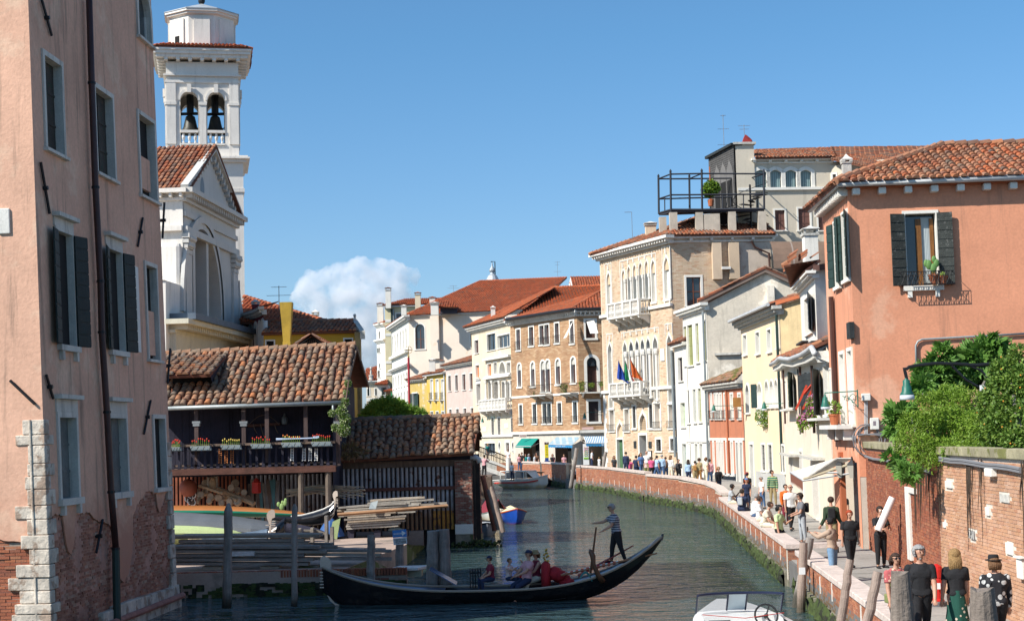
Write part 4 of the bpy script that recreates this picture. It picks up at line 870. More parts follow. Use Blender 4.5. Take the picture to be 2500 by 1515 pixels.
for x in (365,383): u=F.uv('U',x,700)[0]; m=MB(); m.tube([F.P(u,2,.2),F.P(u,zt-.3,.2)],.16,6); m.build('drainpipe',SHG,t) if x==365 else m.build('drainpipe',ZINC,t)
for y in (440,580,860,980): z=F.uv('U',330,y)[1]; band(F,t,0,1.4,z,z+.45,.06)
chimney(at('U',325,270,254)+Vector((0,0,-.5)),.85,3.4,BRIGHT,'tall round far chimney with flared collar and orange tile cap');
chimney(at('U',625,300,253)+Vector((0,0,-.5)),.9,3.1,CREAM,'tall cream chimney with orange tile cap on the far hip roof')
chimney(at('U',770,250,256)+Vector((0,0,-.3)),.9,1.3,BRIGHT,'short wide white chimney low on the far hip roof')
F=FP('U',100,1100,285,222,1100,285); t=bld('far_cream_house','distant cream house with dark shutters seen beside the boatshed gable',F); W=Wall(F,t); zt=F.uv('U',150,1060)[1]
W.win('U',112,1115,132,1185,fw=.2,sm=SHG); W.win('U',190,1112,215,1180,fw=.2,sm=SHG); W.wall(CREAM,0,F.L,0,zt); cornice(F,t,0,F.L,zt,.5,.6); band(F,t,0,F.L,F.uv('U',160,1240)[1],F.uv('U',160,1205)[1],.3)
tiled_roof(t,[F.P(-.3,zt+.55,.6),F.P(F.L,zt+.55,.6),at('U',210,885,296),at('U',100,910,296)],TMR,.3,.6,seg=3)
m=MB(); c=F.P(F.uv('U',150,1000)[0],zt+.5,.2); m.lathe(c,[(.5,0),(.35,.5),(.45,1.0),(.15,1.1),(.2,1.4),(.12,2.0),(.25,2.2),(.1,2.5),(.02,2.7)],10); m.build('roof_finial',STONEG,t)
F=FP('U',205,1100,250,320,1100,250); t=bld('small_tiled_house','small far white house with low tiled roof and dark green shutters',F); W=Wall(F,t); zt=F.uv('U',270,1075)[1]
W.win('U',270,1100,290,1175,fw=.15,sm=SHG,leaf='both'); W.wall(BRIGHT,0,F.L,0,zt); tiled_roof(t,[F.P(-.3,zt+.1,.6),F.P(F.L,zt+.1,.6),at('U',322,1020,256),at('U',260,1040,256)],TMR,.3,.6,seg=3); shell(F,t,0,F.L,0,zt,8,BRIGHT)
F=FP('U',300,1200,246,412,1200,246); t=bld('peach_house','small far peach house with tiled roof behind three flags',F); zt=F.uv('U',350,1145)[1]; W=Wall(F,t); W.win('U',380,1190,408,1240,fw=.15,sm=SHG)
W.wall(mat('peach_plaster',(.60,.36,.22),.88,var=.1),0,F.L,0,zt); tiled_roof(t,[F.P(-.3,zt+.1,.6),F.P(F.L,zt+.1,.6),at('U',412,1105,251),at('U',330,1120,251)],TMR,.3,.6,seg=3)
for k,(x,cols) in enumerate(((348,(.03,.25,.10)),(365,(.45,.12,.10)),(385,(.45,.08,.06)))):
 m=MB(); a=at('U',x,1125,244); c=at('U',x+25,1265,243.5); m.prism([a,a+(c-a)*.98+Vector((-.3,0,.2)),c,c+Vector((.25,0,.2))],(0,.06,0)); o=m.build('flag',flat(f'far_flag_{k}',cols,.8),None,origin=a)
 tag(o,('green and white flag drooping on the far peach house','pale red flag drooping on the far peach house, middle of three','dark red flag drooping lowest on the far peach house')[k],'flag','flags on the far peach house')
F=FP('U',535,800,218,1195,800,215); t=bld('great_palace','huge white palace with tall arched window and vast hipped tile roof',F); W=Wall(F,t); zt=F.uv('U',860,372)[1]
BRW=mat('brown_sash',(.16,.05,.02),.6)
W.win('U',597,458,692,712,arch='round',fill='glass',fw=.14,sm=BRW,mull=1,trans=1,rec=.3,sill=.14);
W.win('U',1155,525,1185,695,fw=.1,fill='dark')
W.wall(PALE,0,F.L+8,0,zt); band(F,t,-.2,F.L+8,zt,zt+.15,.25); shell(F,t,0,F.L+8,0,zt,24,PALE)
u0,u1=F.uv('U',762,600)[0],F.uv('U',850,600)[0]; m=MB(); m.fbox(F,u0,u1,F.uv('U',800,812)[1],zt-.01,-.1,.5); m.build('chimney_breast',PALE,t)
F2=FP('U',360,800,240,535,800,218.05); W2=Wall(F2,t)
for r,(y0,y1) in enumerate(((480,690),(930,1060),(1120,1260))):
 for k in range(6):
  u=F2.L*(k+.5)/6.3; zc_=F.uv('U',545,(y0+y1)/2)[1]; hh=(y1-y0)/4.148*218/3800/2
  W2.win('o',0,0,0,0,uvbox=(u-.5,u+.5,zc_-hh,zc_+hh),arch='round',fill='dark',fw=.3,sill=.2,rec=.4)
W2.wall(BRIGHT,0,F2.L,0,zt); cornice(F2,t,-.5,F2.L+.8,zt-.5,.75,.8,STONE,.7,dw=.3)
zz=F.uv('U',545,890)[1]; cornice(F2,t,-.5,F2.L+.8,zz,.5,.6,STONE,.7,dw=.3); zz=F.uv('U',545,740)[1]; band(F2,t,0,F2.L,zz,zz+.4,.5)
e0=F2.P(-.6,zt+.26,.8); e1=F.P(-.3,zt+.26,.5); e2=F.P(F.L+9,zt+.26,.5); rl=at('G',700,222,236); rr=at('G',1245,200,232)
tiled_roof(t,[e1,e2,rr,rl],TMR,.34,.62,seg=3,ridge=[(rl,rr),(e1,rl)]); tiled_roof(t,[e0,e1,rl],TMR,.34,.62,seg=3)
rr2=at('G',1268,193,230); rr3=at('G',1500,188,230); tiled_roof(t,[at('G',1262,255,222),at('G',1500,250,222),rr3,rr2],TMR,.34,.62,seg=3)
m=MB(); m.poly([at('G',1255,258,221),at('G',1282,256,221),at('G',1268,195,229)]); m.build('gable_end',BRIGHT,t)
a=at('G',870,265,228);c=at('G',905,375,219);d=at('G',1020,330,222); tiled_roof(t,[c,d,at('G',965,262,231),a],TMR,.34,.62,seg=3);
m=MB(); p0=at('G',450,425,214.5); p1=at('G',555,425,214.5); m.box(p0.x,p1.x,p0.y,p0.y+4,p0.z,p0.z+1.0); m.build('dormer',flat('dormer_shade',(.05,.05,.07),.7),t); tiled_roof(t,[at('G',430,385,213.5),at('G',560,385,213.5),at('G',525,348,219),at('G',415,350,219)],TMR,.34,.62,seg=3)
for (x,y,w,h,l) in ((483,360,.7,1.3,'small pale chimney at the left eave of the vast hip roof'),(795,360,1.05,1.7,'square white chimney beside the dormer on the vast hip roof')): chimney(at('U',x,y+10,213),w,h,BRIGHT,l,cap=2)
c=at('G',778,218,250); t2=thing('church_dome','small grey ribbed dome with onion lantern behind the vast hip roof','dome',c); t2.location.z=0
m=MB(); s=250/3800/2.5733; m.lathe(c,[(42*s,-25*s),(42*s,0),(40*s,8*s),(28*s,30*s),(14*s,42*s)],12); m.build('dome_shell',MATS['pale_lead'],t2); m=MB(); m.lathe(c,[(14*s,42.1*s),(12*s,52*s),(18*s,58*s),(20*s,66*s),(12*s,80*s),(5*s,92*s),(3*s,112*s)],10); m.build('lantern',MATS['pale_lead'],t2)
m=MB(); m.tube([c+Vector((18*s,0,30*s)),c+Vector((18*s,0,120*s)),c+Vector((-8*s,0,120*s))],.08,4); m.build('wind_vane',IRON,t2)
antenna(at('G',1188,205,232),2.6,'tall aerial on the ridge of the vast hip roof',((.95,.4),(.8,.3),(.4,.5)))
antenna(at('G',533,290,214),.9,'tiny aerial on the left slope of the vast hip roof')
F=FP('U',545,1300,213,716,1300,208); t=bld('peeling_yellow_house','low dull yellow house with peeling plaster and dark shuttered door',F); W=Wall(F,t); zt=F.uv('U',640,1048)[1]
W.win('U',570,1160,615,1300,fw=.15,sm=SHG,leaf='both'); W.wall(mat('peeling_yellow',(.50,.36,.11),.9,var=.15,streak=.3,patch=(.55,.48,.36),pscale=.7,pth=.55),0,F.L,0,zt); cornice(F,t,0,F.L,zt,.45,.5,STONEG,.6)
tiled_roof(t,[F.P(-.2,zt+.5,.6),F.P(F.L,zt+.5,.6),at('U',745,945,214),at('U',720,950,216)],TM,.3,.55,seg=3)
F=FP('U',716,1300,207.9,914,1300,200); t=bld('ochre_house','ochre yellow house with three tall white windows and little balconies',F); W=Wall(F,t); zt=F.uv('U',810,975)[1]
for x in (765,820,876): W.win('U',x-13,1020,x+14,1222,fw=.1,fill='blank',rail=.9,sill=.15); W.win('U',x-12,1345,x+14,1400,fw=.1,sm=SHG)
W.wall(mat('ochre_yellow',(.58,.38,.07),.9,var=.12,streak=.25,patch=(.52,.42,.22),pscale=.6),0,F.L,0,zt); m=MB(); m.fbox(F,-.2,F.L,zt,zt+.25,0,.5); m.build('gutter',ZINCW,t)
for x in (750,808,868): u=F.uv('U',x,1200)[0]; m=MB(); z=F.uv('U',x,1235)[1]; m.fbox(F,u-.35,u+.4,z,z+.07,0,.4); m.fbox(F,u-.15,u+.2,z-.2,z-.003,0,.25); m.build('little_balcony',STONEG,t)
tiled_roof(t,[F.P(-.3,zt+.28,.6),F.P(F.L,zt+.28,.6),at('U',912,905,206),at('U',800,925,212)],TM,.3,.55,seg=3)
u=F.uv('U',905,1200)[0]; m=MB(); m.tube([F.P(u,0,.15),F.P(u,zt,.15)],.1,6); m.build('drainpipe',ZINCW,t)
chimney(at('U',770,940,204),.78,1.6,BRIGHT,'white chimney behind the ochre yellow house',cap=2); chimney(at('U',868,900,202),.62,.9,STONEG,'short grey chimney with pointed cap on the ochre house')
F=FP('U',914,1300,199.5,1200,1300,188); t=bld('pinkish_house','pinkish beige two storey house with eight brown shuttered windows',F); W=Wall(F,t); zt=F.uv('U',1050,888)[1]
for x0,x1,y0,y1 in ((932,960,982,1138),(1002,1031,975,1132),(1076,1108,966,1126),(1150,1184,958,1120),(942,968,1322,1385),(1012,1040,1318,1380),(1087,1116,1312,1372),(1160,1192,1308,1368)): W.win('U',x0,y0,x1,y1,fw=.12,fill='shut',rec=.15)
W.wall(mat('pinkish_plaster',(.58,.44,.38),.9,var=.08,streak=.3,patch=(.60,.48,.42),pscale=.4),0,F.L+1,0,zt); cornice(F,t,0,F.L+1,zt-.1,.5,.5,STONEG,.5); shell(F,t,0,F.L,0,zt,10,CREAM)
tiled_roof(t,[F.P(-.4,zt+.42,.6),F.P(F.L+1,zt+.42,.6),at('U',1195,775,196),at('U',1150,790,200)],TM,.3,.55,seg=3)
b=MB(); p=at('U',535,1300,150); q=at('U',528,800,150); b.tube([Vector((p.x,p.y,PZ)),q],.11,8); t=thing('festival_pole','tall red pole topped by an open wire globe above the low shed','pole',(p.x,p.y,PZ)); b.build('pole',flat('red_lacquer',(.35,.02,.03),.5),t)
b=MB(); b.lathe(q,[(.08,0),(.09,.15),(.04,.35),(.06,.4)],8); b.build('gilt_neck',flat('old_gilt',(.35,.25,.08),.5,metal=.5),t)
b=MB(); c=q+Vector((0,0,.75))
for a in range(2):
 pts=[c+Vector((math.cos(k*math.pi/8)*math.cos(a*1.57),math.cos(k*math.pi/8)*math.sin(a*1.57),math.sin(k*math.pi/8)))*.36 for k in range(17)]; b.tube(pts,.02,4)
b.tube([c+Vector((math.cos(k*math.pi/8),math.sin(k*math.pi/8),0))*.36 for k in range(17)],.02,4); b.build('wire_globe',flat('old_gilt',(.35,.25,.08)),t)
F=FP('T',20,900,182,450,900,167.5); t=bld('cream_palace','narrow cream palace with stone loggia, balustraded balcony and orange blinds',F); W=Wall(F,t); zt=F.uv('T',230,150)[1]
W.win('T',40,308,82,448,fw=.1,fill='shut');
W.win('T',172,240,265,415,fw=.12,fill='glass',mull=1,sm=DWD); W.win('T',286,250,418,385,fw=.12,fill='glass',mull=2,sm=WHITE)
W.win('T',52,575,90,708,fw=.12,fill='blank',revm=mat('orange_blind',(.52,.18,.06),.8)); W.win('T',180,560,220,690,fw=.12,fill='blank',revm=MATS['orange_blind'])
for x0,x1,ar in ((245,280,None),(305,368,'round'),(385,425,None)): W.win('T',x0,548 if not ar else 540,x1,668,fw=.14,fill='dark',arch=ar,rec=.7,revm=STONEG,sill=.12)
for x0,x1 in ((190,228),(250,292),(335,382),(395,438)): W.win('T',x0,752,x1,945,fw=.1,fill='shut',sm=mat('taupe_shutter',(.22,.16,.12),.8,var=.3),rec=.6,fm=STONEG)
W.win('T',62,775,104,992,fw=.14,fill='shut',sm=MATS['taupe_shutter'],cornice=.3,fm=STONE,rec=.5)
for x0,x1 in ((222,250),(288,318),(430,456)): W.win('T',x0,1140,x1,1320,fw=.12,fill='dark',bars=4,rec=.4)
W.win('T',375,1405,412,1500,fw=.25,fill='shut',sm=SHBR,head=1); W.win('T',297,1400,318,1500,arch='oval',fw=.16,fill='dark',bars=0); W.win('T',442,1400,466,1495,arch='oval',fw=.16,fill='dark')
W.win('T',150,1410,262,1520,fw=.12,fill='glass',mull=2,sm=SHBK)
W.wall(CREAM,0,F.L,0,zt); cornice(F,t,0,F.L,zt-.3,.7,.7,STONE,.45); shell(F,t,0,F.L,0,zt,14,CREAM)
for y,o_,h in ((485,.4,.25),(690,.4,.2),(668,.25,.15)): z=F.uv('T',310,y+20)[1]; band(F,t,F.uv('T',160,700)[0],F.L-.2,z,z+h,o_,STONE)
z=F.uv('T',200,1345)[1]; band(F,t,0,F.L,z,z+.2,.2,STONE)
for x in (240,320,388,440,175):
 u=F.uv('T',x,850)[0]; z0=F.uv('T',x,945)[1]; z1=F.uv('T',x,738)[1]; m=MB(); c=F.P(u,z0,.15); m.lathe(c,[(.2,0),(.2,.15),(.14,.2),(.12,z1-z0-.4),(.18,z1-z0-.3),(.24,z1-z0)],8); m.build('column',STONE,t)
u0,u1=F.uv('T',172,1000)[0],F.uv('T',462,1000)[0]; z1=F.uv('T',320,935)[1]; z0=F.uv('T',320,1062)[1]; balcony(F,t,u0,u1,z0,z1,1.0,STONE,5)
for (x0,y0,x1,y1) in ((362,1200,398,1248),(130,1235,165,1282)): u0,u1,z0,z1=F.box('T',x0,y0,x1,y1); m=MB(); m.fbox(F,u0,u1,z0,z1,0,.05); m.build('wall_plaque',WHITE,t)
rl=at('G',1160,258,186); tiled_roof(t,[F.P(-.5,zt+.45,.9),F.P(F.L+.1,zt+.45,.9),at('G',1165,262,178),rl],TMR,.3,.55,seg=3)
chimney(at('G',783,470,176),.5,1.55,STONE,'pale chimney on the roof edge of the narrow cream palace',cap=2)
F=FP('T',440,900,167,1160,900,155); t=bld('brown_brick_house','brown brick house with white framed windows, flower balconies and shop awnings',F); W=Wall(F,t); zt=F.uv('T',800,70)[1]
F3=Fac(F.P(F.L,0),F.P(F.L,0)+Vector((4.2,.15,0))); W3=Wall(F3,t)
TAN=STONE
for x0,x1,y0,y1,r_ in ((490,530,192,412,.9),(625,672,165,365,.75),(738,782,150,352,.7),(792,838,140,350,.7),(902,945,125,335,.75),(1066,1104,100,340,.8)): W.win('T',x0,y0,x1,y1,fw=.16,fill='shut',rec=.3,rail=r_,sill=.18)
for x0,x1,y0,y1 in ((503,540,560,805),(645,685,545,800),(752,796,530,860),(804,850,522,858),(912,958,512,778),(1075,1122,492,762)):
 W.win('T',x0,y0,x1,y1,fw=.17,fill='shut',rec=.3,arch='round',sill=.18,tym=(.72,STONEG))
for x0,x1,y0,y1 in ((522,553,1000,1200),(665,704,990,1195),(770,812,985,1195),(820,862,985,1195),(932,972,978,1190),(1098,1140,970,1185)): W.win('T',x0,y0,x1,y1,fw=.16,fill='glass',sm=SHBK,rec=.3,rail=.6,sill=.18)
W3.win('T',1230,95,1330,285,fw=.2,fill='shut',rec=.3,sill=.2); W3.win('T',1245,490,1350,860,fw=.3,fill='shut',rec=.4,arch='round',sill=.1,tym=(.75,GLASS)); W3.win('T',1260,962,1368,1178,fw=.22,fill='shut',sm=mat('dark_brown_shutter',(.035,.025,.025),.7),rec=.3,sill=.22)
zs=F.uv('T',800,1310)[1]
sh=[]
for x0,x1,y0 in ((560,735,1365),(900,1075,1360)): u0,u1,_,z1=F.box('T',x0,y0,x1,1500); W.h.append((u0,u1,PZ,z1)); sh.append((F,u0,u1,z1))
u0,u1,_,z1=F3.box('T',1195,1370,1400,1500); W3.h.append((u0,u1,PZ,z1)); sh.append((F3,u0,u1,z1))
W.wall(mat('shop_plaster',(.56,.50,.42),.85,var=.15,streak=.2),0,F.L,0,zs,name='shop_front'); W3.wall(MATS['shop_plaster'],0,F3.L,0,zs,name='shop_front')
for (w,ff) in ((W,F),(W3,F3)):
 holes=w.h[:]; w.sp=w.sp if False else w.sp
 m=Wall(ff,t); m.h=holes; m.sp=MB(); m.wall(BRBR,0,ff.L,zs,zt,name='brick_wall')
 def sk(u,z,hs=holes): return any(h[0]-.22<u<h[1]+.22 and h[2]-.3<z<h[3]+.26 for h in hs)
 brickwork(ff,t,0,ff.L,zs+.3,zt-.3,BRBR,MORT,bl=.5,bh=.13,gap=.02,o=.018,skip=sk,back=False,jit=.003)
for k,pt in enumerate(()): pass
for ff in (F,F3):
 cornice(ff,t,-.1,ff.L+.2,zt-.3,.6,.55,STONE,.42); band(ff,t,-.05,ff.L+.1,zs,zs+.28,.25,STONE)
z=F.uv('T',560,925)[1]; band(F,t,0,F.L,z,z+.22,.08,WHITE)
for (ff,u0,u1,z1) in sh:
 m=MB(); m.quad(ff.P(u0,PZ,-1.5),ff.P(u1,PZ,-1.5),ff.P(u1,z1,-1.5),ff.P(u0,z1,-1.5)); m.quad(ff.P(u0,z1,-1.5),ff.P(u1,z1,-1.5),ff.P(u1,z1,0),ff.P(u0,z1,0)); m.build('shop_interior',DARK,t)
shell(F,t,0,F.L,0,zt,14,BRBR)
rA=at('G',1160,262,186); rB=at('G',1470,250,180); rC=at('G',1462,283,163)
e0=F.P(-.2,zt+.35,.8); e1=F.P(F.L+.1,zt+.35,.8); e2=F3.P(F3.L+.6,zt+.35,.8)
tiled_roof(t,[e0,e1,rC],TMR,.3,.55,seg=3,ridge=[(e1,rC)]); tiled_roof(t,[e1,e2,rC+Vector((1.5,0,0)),rC],TMR,.3,.55,seg=3)
tiled_roof(t,[at('G',912,448,168.5),at('G',1476,282,168),rB,rA],TMR,.3,.55,seg=3,ridge=[(rA,rB)])
m=MB(); q=[F.P(F.L*.06,zt+.34,.95),e1+Vector((0,-.1,0)),e2+Vector((0,-.1,0))]; m.tube(q,.16,6); m.build('gutter',IRON,t)
u0,u1=F.uv('T',690,850)[0],F.uv('T',885,850)[0]; ironbalc(F,t,u0,u1,F.uv('T',790,905)[1],F.uv('T',790,788)[1],1.0)
bu0=F.uv('T',1015,850)[0]; z0,z1=F.uv('T',1160,880)[1],F.uv('T',1160,762)[1]; ironbalc(F,t,bu0,F.L-.05,z0,z1,1.0); ironbalc(F3,t,.05,F3.L,z0,z1,1.0)
u0,u1,z0,z1=F3.box('T',1190,1238,1312,1262); m=MB(); m.fbox(F3,u0,u1,z0,z1,0,.04); m.build('street_name_plate',flat('pink_plate',(.62,.42,.38),.7),t)
WHC=mat('white_canvas',(.78,.74,.66),.8,var=.05)
m=MB(); a,c=at('T',1062,150,154.4),at('T',1098,95,154.6); d,e=at('T',988,290,153.2),at('T',1022,278,153.2); m.prism([a,c,e,d],(0,-.03,0)); tag(m.build('window_blind',WHC,None,origin=a),'white canvas blind swung out at a steep angle on brown brick corner','awning')
m=MB(); m.prism([at('T',1238,110,154.3),at('T',1318,95,154.3),at('T',1365,232,152.8),at('T',1278,236,152.8)],(0,-.03,0)); tag(m.build('window_blind',WHC,None,origin=at('T',1300,100,154.3)),'white canvas blind over the top right window of brown brick house','awning')
def awning(name,label,a,b,c,d,material,val=None,vh=.35,vm=None,txt=None,arms=True,side=True,scallop=True,parts=None,stripes=None):
 """a,b top left/right on the wall, c,d lower right/left"""
 t=thing(name,label,'awning',a); m=MB(); th=Vector((0,0,-.03))
 if stripes:
  k=stripes[0]; m2=MB()
  for i in range(k):
   p=[a.lerp(b,i/k),a.lerp(b,(i+1)/k),d.lerp(c,(i+1)/k),d.lerp(c,i/k)]; (m if i%2 else m2).prism(p,th)
  m2.build('stripe_cloth',stripes[1],t)
 else: m.prism([a,b,c,d],th)
 m.build('canopy',material,t); m=MB(); k=max(4,int((c-d).length/.28)); n_=Vector((0,0,1))
 for i in range(k):
  p=d.lerp(c,i/k);q=d.lerp(c,(i+1)/k); mid=(p+q)/2
  m.poly([p,q,q-n_*(vh*.75),mid-n_*vh,p-n_*(vh*.75)])
 m.build('valance',vm or material,t)
 if arms:
  m=MB(); m.tube([a+Vector((0,0,-.5)),d+Vector((0,0,-.03))],.03,4); m.tube([b+Vector((0,0,-.5)),c+Vector((0,0,-.03))],.03,4); m.tube([d,c],.035,5); m.build('arm',ZINCW,t)
 return t
TEAL=flat('teal_canvas',(.0,.22,.17),.75); BLUEC=flat('blue_canvas',(.03,.22,.45),.75); PBL=mat('pale_blue_canvas',(.30,.42,.48),.75,stripe=((1.6,0,0),(.46,.50,.50),.35));
awning('green_awning','plain teal green awning over the left shop',at('S',820,215,160),at('S',1118,212,157),at('S',990,352,155.5),at('S',712,348,158.5),TEAL,vh=.16)
awning('blue_awning','pale blue awning with bright blue lettered valance, middle shop',at('S',1440,190,156.5),at('S',1858,188,154.5),at('S',1720,328,152.0),at('S',1290,320,154),PBL,vm=BLUEC,vh=.32)
awning('striped_awning','blue and white striped ice cream awning with scalloped blue valance',at('S',1915,178,154.5),at('S',2335,172,154.5),at('S',2345,300,152),at('S',1962,300,152),BLUEC,vm=BLUEC,vh=.32,stripes=(26,WHC))
def text(s,p,h,ex,ez,material,label=None,parent=None,name='lettering',align='CENTER',ext=.004,w=None):
 cu=bpy.data.curves.new(name,'FONT'); cu.body=s; cu.size=1; cu.align_x=align; cu.align_y='CENTER'; cu.extrude=ext/h; o=bpy.data.objects.new(name,cu); COL.objects.link(o)
 dg=bpy.context.evaluated_depsgraph_get(); me=bpy.data.meshes.new_from_object(o.evaluated_get(dg)); bpy.data.objects.remove(o);
 ex=Vector(ex).normalized(); ez=Vector(ez).normalized(); n=ex.cross(ez).normalized(); o=bpy.data.objects.new(name,me); me.materials.clear(); me.materials.append(material); COL.objects.link(o)
 sx=h;
 if w: xs=[v.co.x for v in me.vertices]; sx=w/(max(xs)-min(xs))
 m=Matrix(((ex.x*sx,ez.x*h,n.x*h,p[0]),(ex.y*sx,ez.y*h,n.y*h,p[1]),(ex.z*sx,ez.z*h,n.z*h,p[2]),(0,0,0,1))); me.transform(m)
 off=Vector((0,0,0)); q=parent
 while q is not None: off+=q.location; q=q.parent
 me.transform(Matrix.Translation(-off)); o.parent=parent
 return o
WT=flat('white_paint',(.8,.8,.78),.7); BK=flat('black_paint',(.02,.02,.02),.7); RD=flat('red_paint',(.45,.03,.02),.6)
aw=[o for o in COL.objects if o.name in('blue_awning','striped_awning')]
for o in aw:
 if o.name=='blue_awning': text('VENTURA  SHOP',at('S',1505,352,151.95),.2,(1,-.1,0),(0,0,1),WT,parent=o,w=180/7.247*.04)
 else: text('GELATO',at('S',2285,322,151.93),.24,(1,0,0),(0,0,1),WT,parent=o,w=.55)
t=thing('cash_banner','tall yellow and blue CASH sign between two shops','sign',at('S',1265,620,153)); a=at('S',1230,325,153.2);c=at('S',1300,555,153.2); z0=at('S',1265,625,153.2).z
m=MB(); m.box(a.x,c.x,153.2,153.26,c.z,a.z); m.build('yellow_panel',flat('sign_yellow',(.75,.60,.02),.6),t); m=MB(); m.box(a.x,c.x,153.2,153.26,z0,c.z-.001); m.build('blue_panel',flat('sign_blue',(.02,.06,.25),.6),t)
m=MB(); m.box(a.x-.02,c.x+.05,153.2,153.26,a.z+.01,a.z+.24); m.build('dark_panel',flat('sign_black',(.04,.01,.01),.6),t)
for i,chh in enumerate('CASH'): text(chh,at('S',1265,368+i*43,153.17),.2,(1,0,0),(0,0,1),BK,parent=t)
text('W',at('S',1265,290,153.17),.2,(1,0,0),(0,0,1),WT,parent=t)
m=MB(); a=at('S',1905,310,152.6);c=at('S',2020,680,152.6); m.box(a.x,c.x,152.6,152.7,c.z,a.z); t=thing('flavour_poster','white ice cream flavour poster with green wave beside the shop door','poster',(a.x,152.6,PZ)); m.build('board',WT,t)
m=MB(); m.box(a.x+.05,c.x-.05,152.56,152.598,at('S',1960,580,152.6).z,at('S',1960,548,152.6).z); m.build('green_wave',flat('leaf_green',(.25,.5,.06),.7),t); m=MB()
for i in range(3):
 for j in range(5): m.ball(at('S',1932+i*27,375+j*34,152.55),.05,6,RR.random())
m.build('printed_cones',mat('printed_fruit',pal=[(.6,.1,.1),(.6,.4,.1),(.2,.4,.1),(.5,.2,.4),(.6,.1,.1)],rough=.7),t)['kind']='stuff'
m=MB(); a=at('S',775,150,158);c=at('S',912,190,158); m.box(a.x,c.x,157.9,158,c.z,a.z); t=thing('bridge_sign','small white street name panel above the teal awning','sign',(a.x,158,PZ)); m.build('panel',WHITE,t); text('PONTE DE LE',at('S',843,160,157.88),.1,(1,0,0),(0,0,1),RD,parent=t,w=.6); text('MERAVEGIE',at('S',843,180,157.88),.1,(1,0,0),(0,0,1),RD,parent=t,w=.65)
# ================================================================== BRICK PALACE AND ITS NEIGHBOURS
F=FP('P',50,380,133.5,905,175,122); F=Fac(F.P(0,0),at('Q',915,1000,122)); t=bld('gothic_brick_palace','tall pale brick gothic palace with pointed white windows and two balconies',F); W=Wall(F,t); zt=F.uv('P',905,130)[1]
F=Fac(at('Q',80,1000,133.5),at('Q',918,1000,122)); W.F=F; zt=F.uv('P',895,125)[1]
TYB=mat('buff_panel',(.60,.44,.29),.85,var=.1)
og=dict(arch='ogee',fm=STONE,fw=.14,sill=.16)
for x0,x1,y0,y1 in ((112,160,512,1000),(808,872,320,845)): W.win('P',x0,y0,x1,y1,fill='blank',rec=.25,tym=(.68,TYB),brackets=1,**og)
for x0,x1,y0,y1 in ((296,335,480,905),(655,702,360,880)): W.win('P',x0,y0,x1,y1,fill='blank',rec=.25,tym=(.68,TYB),**og)
for x0,x1,y0,y1 in ((366,400,440,885),(432,472,415,872),(503,545,390,860),(576,620,365,850)): W.win('P',x0,y0,x1,y1,fill='shut',sm=SHG,rec=.3,tym=(.66,TYB),arch='ogee',fm=STONE,fw=.10,sill=.02)
for x0,x1,y0,y1 in ((132,180,1375,2170),(850,910,1270,2100)): W.win('P',x0,y0,x1,y1,fill='blank',rec=.25,revm=STONEG,**og)
for x0,x1,y0,y1 in ((318,362,1362,2100),(392,440,1345,2080),(468,508,1335,2070),(533,575,1320,2060),(600,645,1310,2055),(680,738,1290,2090)):
 W.win('P',x0,y0,x1,y1,fill='dark' if 380<x0<650 else 'blank',rec=.45,revm=STONEG,arch='ogee',fm=STONE,fw=.11,sill=.14)
for x0,x1,y0,y1 in ((143,192,715,965),(318,368,715,965),(675,738,655,935),(838,898,645,930)): W.win('Q',x0,y0,x1,y1,fw=.15,fm=STONE,fill='blank',rec=.35,revm=PALE,rail=.5,sill=.16)
for x0,x1,y0,y1 in ((413,448,678,935),(607,645,662,935)): W.win('Q',x0,y0,x1,y1,fw=.15,fm=STONE,fill='dark',bars=5,rec=.35,sill=.16)
W.win('Q',493,755,570,962,arch='ogee',fm=STONE,fw=.2,fill='blank',revm=TYB,bars=6,rec=.2,sill=0)
W.win('Q',228,870,296,1040,arch='ogee',fm=STONE,fw=.16,fill='blank',revm=TYB,rec=.15,sill=0)
u0,u1,z0,z1=F.box('Q',228,1070,298,1300); W.win('o',0,0,0,0,uvbox=(u0,u1,PZ+.02,z1),fw=.16,fm=STONE,fill='shut',sm=mat('green_door',(.06,.13,.06),.7),sill=0,name='door')
u0,u1,z0,z1=F.box('Q',493,1020,575,1300); W.win('o',0,0,0,0,uvbox=(u0,u1,PZ+.02,z1),fw=.2,fm=STONE,fill='dark',sill=0,rec=.8,name='door')
for x0,x1,y0,y1 in ((690,745,1068,1205),(855,915,1060,1200)): W.win('Q',x0,y0,x1,y1,fw=.17,fm=STONE,fill='dark',bars=6,sill=.12)
def pw(v,x,y): return F.uv(v,x,y)
W.wall(BRPALE,0,F.L,.4,zt)
def sk(u,z,hs=W.h): return any(h[0]-.2<u<h[1]+.2 and h[2]-.3<z<h[3]+.2 for h in hs)
brickwork(F,t,.25,F.L-.02,1.2,zt-.2,BRPALE,MORT,bl=.36,bh=.095,gap=.015,o=.016,skip=sk,back=False,jit=.003)
zA=pw('P',150,1060)[1]; band(F,t,-.05,F.L+.1,zA,zA+.25,.2,STONE); zB=pw('Q',170,525)[1]; band(F,t,-.05,F.L+.1,zB,zB+.25,.2,STONE)
cornice(F,t,-.2,F.L+.3,zt-.25,.6,.75,STONE,.42)
def panel(v,x0,y0,x1,y1):
 u0,u1,z0,z1=F.box(v,x0,y0,x1,y1); m=MB(); w=.07; m.fbox(F,u0,u1,z1-w,z1,0,.05); m.fbox(F,u0,u0+w,z0,z1-w-.002,0,.05); m.fbox(F,u1-w,u1,z0,z1-w-.002,0,.05); m.build('panel_frame',STONE,t)
panel('P',92,410,175,1000); panel('P',272,330,715,880); panel('P',788,200,888,850); panel('P',108,1262,188,1500); panel('P',292,1215,745,1300); panel('P',818,1140,908,1280)
